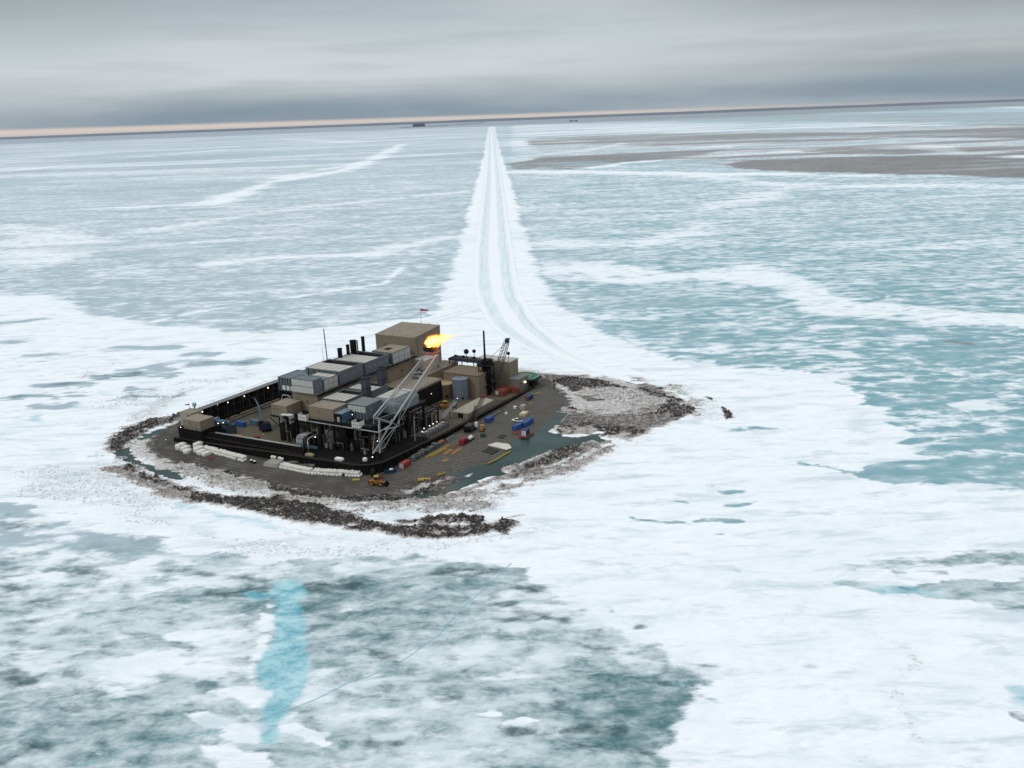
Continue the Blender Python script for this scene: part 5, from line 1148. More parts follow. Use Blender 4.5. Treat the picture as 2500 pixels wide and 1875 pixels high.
for k in range(8):
    a, b2 = Vector(oc[k]), Vector(oc[(k+1) % 8]); el_.add([(*a, 6.004), (*b2, 6.004), (*(b2*.965), 6.004), (*(a*.965), 6.004)], [(0, 1, 2, 3)])
el_.build('edge_line', WHITE, hp)
hh = MB().box(-1.5, 1.5, -1.3, -.8, 6.002, 6.01).box(-1.5, 1.5, .8, 1.3, 6.002, 6.01).box(-.25, .25, -.8, .8, 6.002, 6.009)
hh.build('landing_mark', WHITE, hp)
for k in range(8): MB().tube((oc[k][0]*.85, oc[k][1]*.85, -.2), (oc[k][0]*.85, oc[k][1]*.85, 5.5), .3, 7).build('column', BLACK, hp)
MB().prism([(x*.8, y*.8) for x, y in oc], .2, 5.2).build('plinth', RUSTD, hp)

# ------------------------------------------------------------------ tanks
def tank(label, u, v, r_, z1, m, mr, ring_m, z0=1.0):
    t_ = thing('storage_tank', label, 'tank', u, v, z0, 0, 'upright tanks before the brown-roofed block')
    h = z1-z0
    MB().lathe([(r_, 0), (r_, h-.15)], 32).build('shell', m, t_, False)
    MB().lathe([(r_*1.015, h-.147), (r_*1.015, h), (r_*.5, h+.35), (.3, h+.5)], 32).build('roof', mr, t_)
    for k in (1, 2, 3): MB().lathe([(r_+.003, h*k/4-.08), (r_+.06, h*k/4-.08), (r_+.06, h*k/4+.08), (r_+.003, h*k/4+.08)], 32).build('hoop', ring_m, t_)
    MB().box(-r_*.80, -r_*.55, -r_*.80, -r_*.62, 1.0, 2.4).build('manhole', BLACK, t_)
    MB().tube((0, 0, h+.4), (0, 0, h+1.1), .3, 8).build('vent', GREYR, t_)
    return t_
tank('squat olive tan tank with a bright tan roof beside the blue-grey one', 116.2, 37.6, 5.6, 9.2, OLIVE, mat('bright_tan_roof', (.36, .27, .14), .7, wear=.3, streak=False), OLIVE)
tank('taller slate blue tank standing before the brown-roofed block', 115.6, 26.6, 4.4, 13.0, TANKB, TANKB, TANKB)
tt = thing('water_tank', 'small pale grey plastic tank in the yard in front of the olive tank', 'tank', 104.0, 36.5, 1.0)
MB().ball((0, 0, 1.9), 1.9, 1.9, 1.9, 16, 10, .35).build('tank', PANEL, tt, True); MB().cyl(0, 0, 3.78, 4.1, .5, 12).build('lid', GREY, tt)
# ------------------------------------------------------------------ front process module on legs
fm = thing('module_deck', 'black steel deck on columns carrying the front modules and the flare foot', 'platform', 20, 15)
box('deck', BLACK, fm, 0, 46, 0, 40.8, 14.2, 15.3); box('deck', BLACK, fm, 0, 11.8, 41.0, 61.2, 13.2, 14.1)
for (x, y, w_) in ((1, 2, .45), (1, 9, .4), (1, 16, .5), (1, 23, .4), (1, 31.2, .9), (1, 38, .4), (1, 46, .5), (1, 51.5, .45), (1, 56.6, .4), (16, 1, .4), (30, 1, .45), (44, 1, .45), (16, 20, .4), (30, 20, .4), (10.5, 60.5, .4)):
    box('column', BLACK, fm, x-w_, x+w_, y-w_, y+w_, -14.0+15, 14.2 if y < 41 else 13.2)
for (p, q) in (((1, 31.2, 4), (1, 23, 13.5)), ((1, 38, 4), (1, 46, 12.5)), ((1, 56.6, 8), (-1, 61, 13)), ((1, 2, 4), (1, 9, 13)), ((1, 16, 2), (1, 9, 12)), ((1, 31.2, 2), (1, 26, 7.5)), ((16, 1, 2), (30, 1, 13)), ((30, 1, 13), (44, 1, 2)), ((1, 1, 2), (16, 1, 13))):
    MB().tube(p, q, .22, 6).build('brace', RUSTD, fm)
dr = MB()
for k in range(16): dr.tube((.1, k*2.55+.2, 15.3), (.1, k*2.55+.2, 16.4), .05, 4)
dr.tube((.1, .2, 16.4), (.1, 38.5, 16.4), .06, 4)
for k in range(18): dr.tube((k*2.6+.2, .1, 15.3), (k*2.6+.2, .1, 16.4), .05, 4)
dr.tube((.2, .1, 16.4), (45, .1, 16.4), .06, 4).build('railing', GREY, fm)
for k in range(7): box('floor_beam', RUSTD, fm, 2+k*6.2, 2.5+k*6.2, .2, 40.5, 13.5, 14.195)
hut('tan hut on legs at the left end of the front deck', 20.2, 65.8, 14.1, 10.8, 9.8, 5.3, vents=2, door=False)
hut('larger tan hut in the middle of the front deck, beside the small grey cabin', 20.2, 36.8, 15.3, 10.2, 14.7, 6.0, vents=1, door=False)
gb = hut('small grey cabin with a dark end and white door on the front deck', 20.6, 31.9, 15.3, 8.6, 4.7, 4.3, m=BLUEG, mr=mat('blue_grey_roof', (.14, .19, .215), .6, wear=.35, streak=False), door=False, vents=0, name='cabin')
box('end_wall', DARK, gb, -.12, -.005, .15, 4.6, .1, 4.0); box('door', PANEL, gb, -.2, -.123, 1.5, 2.9, .3, 2.6)
d1 = air_unit('grey module with a half louvred front on the deck, right of the small cabin', 28.3, 23.4, 15.3, 12, 11.2, 6.9, grid=0, front=0)
for k in range(7): box('louvre', LOUV, d1, -.3, -.21, .5+k*1.47, 1.75+k*1.47, 3.6, 6.5)
for k in range(4): box('roof_strip', GREYR, d1, .5+k*2.9, 3.1+k*2.9, .5, 10.7, 6.903, 7.05)
air_unit('grey open-well module on the front deck behind the larger tan hut', 31.0, 38.2, 15.3, 17, 14, 6.8, recess=(11.2, 16.2), grid=5)
air_unit('grey open-well module deep on the front deck between the two dark ducts', 50.5, 36.8, 15.3, 13.5, 15.4, 6.7, recess=(8.5, 12.8), grid=5)
fu = thing('air_unit', 'long silver-sided module with a panelled roof under the flare truss', 'air unit', 41.3, 16.4, 15.3, 0, 'grey air units on the roofs')
SIDE = mat('silver_grey_side', (.20, .235, .25), .45, .1, wear=.5, wcol=(.10, .12, .13))
MB().prism([(0, 0), (20, 0), (20, 13.5), (0, 13.5)], 0, 4.2).build('casing', SIDE, fu)
MB().add([(0, 0, 4.203), (20, 0, 4.203), (20, 13.5, 4.203), (0, 13.5, 4.203), (1.2, 1.6, 7), (18.8, 1.6, 7), (18.8, 12, 7), (1.2, 12, 7)], [(3, 2, 1, 0), (4, 5, 6, 7), (0, 1, 5, 4), (1, 2, 6, 5), (2, 3, 7, 6), (3, 0, 4, 7)]).build('hood', SIDE, fu)
for k in range(4): box('roof_panel', PANELW, fu, 1.6+k*4.3, 5.4+k*4.3, 2, 11.6, 7.003, 7.15)
for k, (u, v, lb) in enumerate(((46.0, 36.2, 'nearer dark blue-grey duct tower rising between the modules'), (62.5, 38.8, 'farther dark blue-grey duct tower rising against the hall wall'))):
    s_ = thing('duct_tower', lb, 'duct', u, v, 15.3, 0, 'dark duct towers')
    MB().box(0, 3.2, 0, 3.4, 0, 15.3).build('duct', mat('dark_blue_grey', (.042, .052, .068), .55, wear=.4), s_)
    for z in (4, 9, 14): MB().box(-.15, 3.35, -.15, 3.55, z, z+.3).build('flange', BLACK, s_)
    MB().box(.3, 2.9, .3, 3.1, 15.303, 15.5).build('opening', DARK, s_)
    MB().tube((-.5, .6, 0), (-.5, .6, 13), .2, 6).build('side_pipe', GREY, s_)
def stair_box(label, u, v, z, W, L, H):
    r = thing('stair_tower', label, 'stair enclosure', u, v, z, 0, 'white windbreak boxes on the front deck')
    MB().box(0, .08, 0, W, 0, H).box(.083, L, 0, .08, 0, H).box(.083, L, W-.08, W, 0, H).build('screen', WHITE, r)
    fr = MB()
    for k in range(5): fr.tube((-.06, W*k/4, 0), (-.06, W*k/4, H+.1), .06, 4)
    for k in range(3): fr.tube((-.06, 0, H*k/2), (-.06, W, H*k/2), .06, 4)
    fr.build('frame', BLACK, r); box('floor', BLACK, r, 0, L, 0, W, -.2, -.003)
    return r
s1_ = stair_box('white windbreak box with a dark round opening, left of the larger tan hut', 17.6, 59.2, 14.1, 5.8, 4, 3.4)
MB().lathe([(.85, -.03), (.85, .03)], 16).build('opening', DARK, s1_)
s1_.children[-1].rotation_euler = (0, R(90), 0); s1_.children[-1].location = (-.1, 2.9, 1.7)
stair_box('white windbreak box touching the larger tan hut on its left', 18.6, 52.2, 14.1, 5.2, 3, 3.3)
stair_box('white windbreak box below the half louvred module, apart from the other two', 18.4, 20.2, 14.6, 4.6, 3.6, 3.2)

# equipment under the deck
def vessel(label, u, v, z, r_, h, m, name='process_vessel', legs=True):
    t_ = thing(name, label, 'vessel', u, v, z, 0, 'vessels under the front deck')
    MB().lathe([(r_*.3, 0), (r_*.75, .25), (r_, .8), (r_, h-.8), (r_*.75, h-.25), (r_*.3, h)], 16).build('shell', m, t_, True)
    for z_ in (h*.3, h*.7): MB().lathe([(r_+.003, z_), (r_+.12, z_), (r_+.12, z_+.25), (r_+.003, z_+.25)], 16).build('ring', RUSTD, t_)
    MB().tube((r_, 0, h*.5), (r_+1.6, 0, h*.5), .22, 6).build('nozzle', RUSTD, t_)
    return t_
vessel('wide black vessel under the left tan hut', 24.0, 66.3, 1, 3.0, 11.8, BLACK); vessel('slim dark vessel beside the wide black one under the left tan hut', 21.5, 70.6, 1, 1.0, 11, RUSTD)
vessel('black vessel under the small grey cabin', 24.0, 34.4, 1, 2.8, 12.6, BLACK); vessel('dark vessel under the half louvred module', 26, 27.5, 1, 1.9, 12, RUSTD)
vessel('pale insulated vessel high under the lone white windbreak box', 22.8, 24.8, 8.6, 1.25, 3.6, PANEL); vessel('olive vessel near the foot of the flare', 27.5, 20, 1, 1.6, 8, OLIVE)
ww = thing('cold_box', 'pale insulated wall behind a black diagonal brace under the deck', 'insulated box', 26.2, 43.2, 1)
box('wall', mat('pale_grey_insulation', (.36, .36, .33), .7, wear=.5), ww, 0, 3, 0, 5.2, 0, 7.0); MB().tube((1.4, 2.4, 7), (1.4, 2.4, 10.5), .8, 12).build('neck', SILVER, ww); box('door', GREYR, ww, -.1, -.003, .5, 1.6, 0, 2.2)
for (u, v, L, W, H, lb) in ((30, 24, 26, 30, 10.5, 'black filler block giving the dark under the right half of the deck'), (34, 17.0, 22, 5, 6.5, 'low dark skid along the open side under the deck')):
    q = thing('dark_fill_skid', lb, 'machinery', u, v, 1)
    MB().box(0, L, 0, W, 0, H).build('housing', DARK, q)  # dark box added so the space under the deck reads black
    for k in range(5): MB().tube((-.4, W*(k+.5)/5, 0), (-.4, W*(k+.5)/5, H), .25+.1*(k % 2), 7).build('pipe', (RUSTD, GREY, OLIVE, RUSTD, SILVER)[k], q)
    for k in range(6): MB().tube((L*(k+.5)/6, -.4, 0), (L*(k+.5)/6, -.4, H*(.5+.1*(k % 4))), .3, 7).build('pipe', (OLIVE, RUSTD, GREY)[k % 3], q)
hv = thing('horizontal_vessel', 'dark teal drum lying on saddles in front of the pale insulated wall', 'vessel', 15.2, 44.2, 1)
MB().tube((0, 0, 1.6), (0, 9.2, 1.6), 1.1, 14).ball((0, 0, 1.6), 1.1, .5, 1.1).ball((0, 9.2, 1.6), 1.1, .5, 1.1).build('shell', mat('dark_teal_paint', (.03, .06, .068), .5, wear=.4), hv, True)
for y in (1.5, 7.5): box('saddle', BLACK, hv, -.9, .9, y-.25, y+.25, 0, .8)
pb = thing('pipe_bundle', 'bundle of bent silver pipes rising from the deck beside the black bulkhead', 'pipework', 13.5, 51.5, 1)
for k in range(5): MB().path([(0, k*.85, -.2), (0, k*.85, 5.6), (.5, k*.85, 6.5), (1.3, k*.85, 6.9), (9+k*.6, k*.85, 6.9-.15*k)], .30, 8).build('pipe', SILVER if k in (0, 3, 4) else GALV, pb, True)
MB().path([(-.3, -3.6, -.2), (-.3, -3.6, 5.4), (.3, -3.6, 6.3), (1.2, -3.6, 6.6), (8, -3.6, 6.6)], .30, 8).build('pipe', SILVER, pb, True)
lt = MB(); lattice(lt, (.2, -1.6, 0), (.2, -1.6, 5.6), 1.8, 1.8, 3, .09, .06, (1, 0, 0)); lt.build('support_tower', BLACK, pb)

# dense small pipework under the deck
rnd = random.Random(23)
pk_ = thing('pipework', 'tangle of small dark pipes, valves and frames under the front deck edge', 'pipework', 20, 15, 1)
PW = (RUSTD, BLACK, GREY, OLIVE, SILVER, RUSTD, PILEG)
for k in range(54):
    q = MB(); a = rnd.random()
    if a < .6: x, y = rnd.uniform(.6, 6), rnd.uniform(1, 55); ax = (0, 1)
    else: x, y = rnd.uniform(4, 44), rnd.uniform(.6, 3); ax = (1, 0)
    z = rnd.uniform(.4, 8); L = rnd.uniform(2, 7); h = rnd.uniform(1.5, 5); r_ = rnd.uniform(.1, .28)
    q.path([(x, y, 0.3), (x, y, z), (x+ax[0]*L, y+ax[1]*L, z), (x+ax[0]*L, y+ax[1]*L, min(12, z+h))], r_, 6)
    if rnd.random() < .5: q.ball((x+ax[0]*L*.5, y+ax[1]*L*.5, z), r_*2.4, n=8, m=6)
    q.build('pipe_run', PW[k % 7], pk_)
for k in range(22):
    x, y = (rnd.uniform(.8, 4), rnd.uniform(2, 56)) if k % 3 else (rnd.uniform(6, 42), rnd.uniform(.8, 3))
    h = rnd.uniform(1.2, 3.4); MB().box(x-.6, x+.6, y-.7, y+.7, 0.26, h).box(x-.3, x+.3, y-.3, y+.3, h+.003, h+.8).build('equipment_box', (CRATE, RUSTD, OLIVE, GREYR)[k % 4], pk_)

# transfer pipe along the deck edge and its riser
tp = thing('transfer_pipe', 'long pale pipe slung below the front deck edge, turning up to the flare truss', 'pipe', 19.0, 10, 14.0)
MB().path([(0, 43, .2), (0, 30, .1), (0, 0, 0), (4, 0, .2), (9.5, 0, .6), (10, 0, 1.6), (10.6, 0, 3.0)], .30, 9).build('main_pipe', SILVER, tp, True)
MB().path([(4, -.6, 0), (13.2, -2.0, -.6), (13.5, -2.0, 1.6)], .26, 8).build('branch_pipe', GALV, tp, True)
for k in range(7): MB().box(-.12, .12, 2+k*6.4, 2.35+k*6.4, .3, 1.2).build('hanger', BLACK, tp)

# ------------------------------------------------------------------ flare
fl = thing('flare_boom', 'inclined white tube truss reaching over the modules to the burning flare tip', 'flare', 25, 13.5)
P_ = dict(AL=(0, 3.5, 18.7), TL=(42.5, 3.5, 36.6), AR=(4.5, -3.5, 15.6), TR=(44, -3.5, 38.0))
V = {k: Vector(v) for k, v in P_.items()}
V['BL'] = V['AL']+Vector((1.2, 0, -1.6)); V['UL'] = V['TL']+Vector((0, 0, -1.5)); V['BR'] = V['AR']+Vector((3.5, -.2, -2.2)); V['UR'] = V['TR']+Vector((-1, 0, -2.6))
for a, b2, r_, m in (('AL', 'TL', .46, SILVER), ('AR', 'TR', .54, SILVER), ('BL', 'UL', .28, GALV), ('BR', 'UR', .18, GALV)):
    MB().tube(V[a], V[b2], r_, 9).build('chord', m, fl, True)
nn_ = 4
for k in range(nn_+1):
    t = k/nn_; l, r_, l2, r2 = V['AL'].lerp(V['TL'], t), V['AR'].lerp(V['TR'], t), V['BL'].lerp(V['UL'], t), V['BR'].lerp(V['UR'], t)
    MB().tube(l, r_, .17, 6).tube(l, l2, .14, 6).tube(r_, r2, .14, 6).tube(l2, r2, .14, 6).build('cross_frame', GALV, fl)
    if k < nn_:
        t2 = (k+1)/nn_
        MB().tube(l2, V['AL'].lerp(V['TL'], t2), .10, 6).tube(r2, V['AR'].lerp(V['TR'], t2), .10, 6).tube(l2, V['BR'].lerp(V['UR'], t2), .11, 6).build('diagonal', GALV, fl)
for p, q, r_ in (((4.5, -3.5, 15.6), (-9.5, -2.0, 4.4), .36), ((0, 3.5, 18.7), (0, 3.5, 10.5), .24), ((1.5, 1.5, 18.0), (-7.6, -4.6, 4.6), .20), ((-3.2, -1.5, 16.8), (-7.9, -5.2, 5), .14), ((8, -3.7, 13.4), (-7.5, -2.4, 5.8), .2), ((8, -3.7, 13.4), (-4, -4.8, 6.2), .13), ((0, 3.5, 10.5), (-9, -1.6, 4.9), .14), ((0, 3.5, 18.7), (4.5, -3.5, 15.6), .2), ((0, 3.5, 18.7), (8, -3.7, 13.4), .13), ((-4, -4.8, 6.2), (-8.5, -2.2, 5.2), .16)):
    MB().tube(p, q, r_, 7).build('leg', GALV, fl)
for p, q in (((2, 1.5, 18.0), (2, 1.5, 1)), ((-7, -4, 12), (-7, -4, 1.2))): MB().tube(p, q, .22, 7).build('post', GALV, fl)
for p in ((-9.5, -2.0), (-7.6, -4.8)): MB().box(p[0]-.7, p[0]+.7, p[1]-.7, p[1]+.7, 1.0, 4.7).build('footing', BLACK, fl)
bt = thing('burner_platform', 'rust red burner basket standing at the tip of the white truss', 'flare tip', 68.6, 11.0, 38.3)
box('platform', BURN, bt, 0, 5.6, 0, 6, 0, .35)
q = MB()
for x in (.3, 2, 3.7, 5.3):
    for y in (.3, 2.1, 3.9, 5.7): q.tube((x, y, .35), (x+.1, y, 3.6), .14, 5)
q.build('burner_pipe', BURN, bt)
q = MB()
for z in (.9, 1.5): q.path([(-.1, -.1, z), (5.7, -.1, z), (5.7, 6.1, z), (-.1, 6.1, z), (-.1, -.1, z)], .07, 4)
q.build('railing', GALV, bt); box('windshield', RUSTD, bt, -.25, -.1, .2, 5.8, 1.7, 4.0)
q = MB()
for x, y in ((1.2, 1.5), (2.8, 4.2), (4.4, 2.4), (2.9, 2.9)): q.lathe([(.35, 1), (.35, 3.6), (.6, 4.2)], 10, (x, y, 0))
q.build('burner_nozzle', mat('soot', (.02, .016, .014), .9, wear=.3), bt)

# flame: burning gas as an emitting volume inside a loose hull
m = bpy.data.materials.new('burning_gas'); m.use_nodes = True; t = NT(m.node_tree); t.n.clear()
o_ = t.node('ShaderNodeOutputMaterial'); em = t.node('ShaderNodeEmission')
ob = t.node('ShaderNodeTexCoord').outputs['Object']
sp = t.node('ShaderNodeSeparateXYZ'); t.put(sp.inputs[0], ob); ox, oy, oz = sp.outputs
# local x runs downwind; the flame is fat at its root and tears into tongues at its end
tt_ = t.math('DIVIDE', ox, 13.0)
wob = t.math('MULTIPLY', t.math('SUBTRACT', t.noise(t.mapv(ob, (.42, .62, .62)), 1., 6, .72, .8), .5), 1.25)
axz = t.math('MULTIPLY_ADD', t.math('POWER', t.math('MAXIMUM', tt_, 0.), .8), 3.6, 2.4)
rz_ = t.math('SUBTRACT', oz, axz)
rr = t.math('SQRT', t.math('ADD', t.math('POWER', t.math('DIVIDE', rz_, 3.5), 2.), t.math('POWER', t.math('DIVIDE', oy, 3.0), 2.)))
fat = t.math('MULTIPLY', t.step(tt_, -.30, -.05), t.step(tt_, 1.12, .18))
dens = t.math('SUBTRACT', t.math('ADD', fat, t.math('MULTIPLY', wob, 2.0)), rr)
core = t.step(dens, .05, .62)
t.put(em.inputs['Color'], t.mix(core, (1., .17, .012), (1., .60, .13)))
t.put(em.inputs['Strength'], t.math('MULTIPLY', t.step(dens, -.06, .45), t.math('MULTIPLY_ADD', core, 3.0, .6)))
ab = t.node('ShaderNodeVolumeAbsorption'); ab.inputs['Color'].default_value = (1, .55, .12, 1); t.put(ab.inputs['Density'], t.math('MULTIPLY', t.step(dens, -.04, .3), .55))
ad = t.node('ShaderNodeAddShader'); t.l.new(em.outputs[0], ad.inputs[0]); t.l.new(ab.outputs[0], ad.inputs[1]); t.l.new(ad.outputs[0], o_.inputs['Volume'])
fo = MB().ball((5.4, 0, 4.2), 10.2, 5.0, 6.4, 20, 12, .8).build('flame', m); place(fo, 71.0, 14.2, 41.6, -60.6)
tag(fo, 'yellow orange gas flame blowing sideways from the burner basket', 'flame')

# ------------------------------------------------------------------ cranes
pc = thing('pedestal_crane', 'black crane on a lattice tower beside the red containers, its tall pole upright', 'crane', 131, 18.5, 1)
q = MB(); lattice(q, (0, 0, 0), (0, 0, 17), 6.2, 6.2, 4, .35, .22, (1, 0, 0)); q.build('tower', BLACK, pc)
for k, (x, y, r_) in enumerate(((-1, 1, 1.3), (1.4, -.8, 1.0), (0, 2, .7), (-1.6, -1.4, .8))): MB().cyl(x, y, 0, 15+k*.6, r_, 12).build('column', BLACK if k % 2 else RUSTD, pc)
for z in (5, 10.5, 16.8): box('landing', BLACK, pc, -4.2, 4.2, -4.2, 4.2, z, z+.3)
MB().box(-2.2, 3.2, -2.4, 2.0, 17.1, 19.6).build('machine_house', BLACK, pc)
f_ = MB().box(-3.9, -2.2, -1.2, .6, 10.8, 13.2).build('cab', BLUED, pc); MB().box(-3.97, -3.9, -1.0, .4, 11.6, 12.9).build('pane', GLASS, f_)
MB().tube((-.8, .2, 17), (-.8, .2, 36.2), .62, 12, .5).build('pole', BLACK, pc, True)
q = MB(); lattice(q, (1.5, -4.8, 8.5), (1.2, -13.2, 31), 3.6, 2.2, 11, .15, .09, (1, 0, 0)); q.build('boom', mat('black_lattice', (.03, .032, .034), .6, wear=.3), pc)
MB().box(.2, 2.2, -14.2, -12.6, 30.0, 32.6).tube((1.2, -13.4, 31), (1.2, -15.2, 33), .3, 6).build('boom_head', BLUED, pc)
MB().tube((1.2, -13.8, 31), (.5, -1, 19.4), .06, 4).tube((1.8, -13.8, 31), (1.1, -1, 19.4), .06, 4).build('pendant_line', BLACK, pc)

cc = thing('crawler_crane', 'dark tracked crane outside the wall with its lattice boom leaning across the pale shed', 'crane', 72, -6.2, .45, 8)
for y in (-2.2, 1.3):
    tk = MB().ball((0, y+.45, .75), 3.4, .45, .75, 16, 8, .35).build('track', RUBBER, cc)
    for k in range(5): MB().tube((-2.4+k*1.2, y+.1, .7), (-2.4+k*1.2, y-.08, .7), .4, 10).build('wheel', RUSTD, tk)
MB().box(-1.2, 1.2, -1.3, 1.3, .6, 1.5).build('carbody', BLACK, cc); MB().box(-3.6, 2.2, -1.7, 1.7, 1.55, 3.6).build('machine_house', mat('dark_crane_paint', (.04, .036, .03), .6, wear=.4), cc)
f_ = MB().box(1.2, 2.9, -3.0, -1.75, 1.6, 3.9).build('cab', WHITE, cc); MB().box(2.9, 2.95, -2.9, -1.85, 2.5, 3.7).build('pane', GLASS, f_)
MB().box(-4.6, -3.6, -1.9, 1.9, 1.4, 3.2).build('counterweight', BLACK, cc)
q = MB(); lattice(q, (2.2, 0, 2.2), (19.0, .4, 12.3), 1.7, 1.5, 13, .11, .07); q.build('boom', mat('brown_lattice', (.06, .045, .03), .7, wear=.4), cc)
MB().box(18.4, 20.2, -.6, 1.2, 11.6, 12.9).build('boom_head', RED, cc)
q = MB(); lattice(q, (1.4, .3, 2.6), (8.8, .3, 10.2), 1.4, .9, 7, .09, .06); q.build('mast', BLACK, cc)
MB().tube((8.8, .3, 10.2), (19, .4, 12.9), .05, 4).tube((8.8, .3, 10.2), (-3.4, .3, 3.6), .05, 4).build('pendant_line', BLACK, cc)

# pale low shed inside the wall
ts = thing('fabric_shed', 'long low shed with a pale tan roof lying along the right wall', 'shed', 86, 3.7, 1.0)
SHR = mat('pale_tan_sheet', (.30, .275, .215), .75, wear=.35, streak=False, scale=.3)
MB().prism([(0, 0), (26, 0), (26, 9.4), (0, 9.4)], 0, 3.0).build('wall', mat('shed_wall', (.23, .205, .155), .75, wear=.4), ts)
MB().add([(-.4, -.35, 3.003), (26.3, -.35, 3.003), (26.3, 9.7, 3.003), (-.4, 9.7, 3.003), (1.8, 4.6, 4.6), (24, 4.6, 4.6)], [(3, 2, 1, 0), (0, 1, 5, 4), (1, 2, 5), (2, 3, 4, 5), (3, 0, 4)]).build('roof', SHR, ts)
for k in range(8): MB().box(1+k*3.2, 1.25+k*3.2, -.12, -.003, 0, 2.9).build('post', TAN, ts)
box('door', DARK, ts, -.06, -.003, 3, 6.2, .1, 2.6)

# ------------------------------------------------------------------ shipping containers
def container(label, u, v, z, L, W, H, m, rz=0., doorm=None, group=None, name='shipping_container', cat='container'):
    r = thing(name, label, cat, u, v, z, rz, group)
    q = MB(); n = max(6, int(L/.55))
    def side(y, s):
        vs = []; fs = []
        for k in range(n+1):
            o1 = 0 if k % 2 else .06*s
            vs += [(L*k/n, y+o1, .15), (L*k/n, y+o1, H-.12)]
        for k in range(n): fs.append((2*k, 2*k+2, 2*k+3, 2*k+1) if s < 0 else (2*k, 2*k+1, 2*k+3, 2*k+2))
        q.add(vs, fs)
    side(.08, -1); side(W-.08, 1); q.build('side_wall', m, r)
    MB().box(.05, L-.05, .1, W-.1, .02, H-.13).build('shell', m, r)
    f = MB()
    for x in (0, L-.14):
        for y in (0, W-.14): f.box(x, x+.14, y, y+.14, 0, H)
    f.box(.14, L-.14, 0, .12, H-.12, H).box(.14, L-.14, W-.12, W, H-.12, H).box(.14, L-.14, 0, .12, 0, .15).box(.14, L-.14, W-.12, W, 0, .15)
    f.build('frame', m, r); MB().box(.02, L-.02, .125, W-.125, H-.128, H-.06).build('roof', m, r)
    d_ = MB().box(-.05, .045, .16, W/2-.02, .15, H-.15).box(-.05, .045, W/2+.02, W-.16, .15, H-.15).build('door', doorm or m, r)
    b_ = MB()
    for k in range(4): b_.tube((-.09, W*(k+.8)/4.6, .2), (-.09, W*(k+.8)/4.6, H-.2), .03, 4)
    b_.build('lock_rod', GALV, d_)
    return r
c1 = container('faded red container with a pale cooling unit on its end, nearest the pale shed', 128.2, 6.6, 1, 7.6, 6.0, 3.0, RUSTR)
box('cooling_unit', PANEL, c1, -.7, -.1, 2.9, 4.6, .9, 2.8)
container('long faded red container lying crosswise beside the low grey annex', 138.9, 2.0, 1.0, 12.4, 2.5, 3.3, RUSTR, 90)
container('red container standing outside the rounded wall corner', 13.8, -6.8, .45, 6.1, 2.6, 2.5, mat('dull_red', (.23, .035, .025), .6, wear=.45), 2, PANEL)
container('bright blue container on the bench close under the right wall', 85.5, -9.2, .45, 5.6, 2.6, 2.6, BLUE, 3)
container('blue container at the near end of the blue row by the pool', 79.8, -28.0, .45, 6.1, 2.5, 2.6, BLUE, -4, group='blue containers by the pool')
container('longer blue container at the far end of the blue row by the pool', 87.0, -29.6, .45, 9.0, 2.5, 2.5, BLUE, 2, group='blue containers by the pool')
container('dark blue container standing on a timber raft at the water edge', 74.4, -36.6, .75, 4.6, 2.6, 2.7, BLUED, 8, WHITE)
container('blue container in the left yard, the nearer of two below the tall wall', 31, 104.6, 1, 6.1, 2.5, 2.6, BLUE, 84, group='blue containers in the left yard')
container('blue container with a pale roof in the left yard beside the tracked machine', 35.5, 99.2, 1, 6.1, 2.5, 2.6, BLUEG, 80, group='blue containers in the left yard')
container('rust brown container by the tall wall behind the hut', 28.5, 114.2, 1, 6.1, 2.5, 2.6, mat('rust_brown', (.07, .045, .03), .8, wear=.5), 40)
container('small dark blue container beside the yellow hose at the far bench', 128.5, -9.4, .45, 5.5, 2.4, 2.3, BLUED, 4, RUSTR)
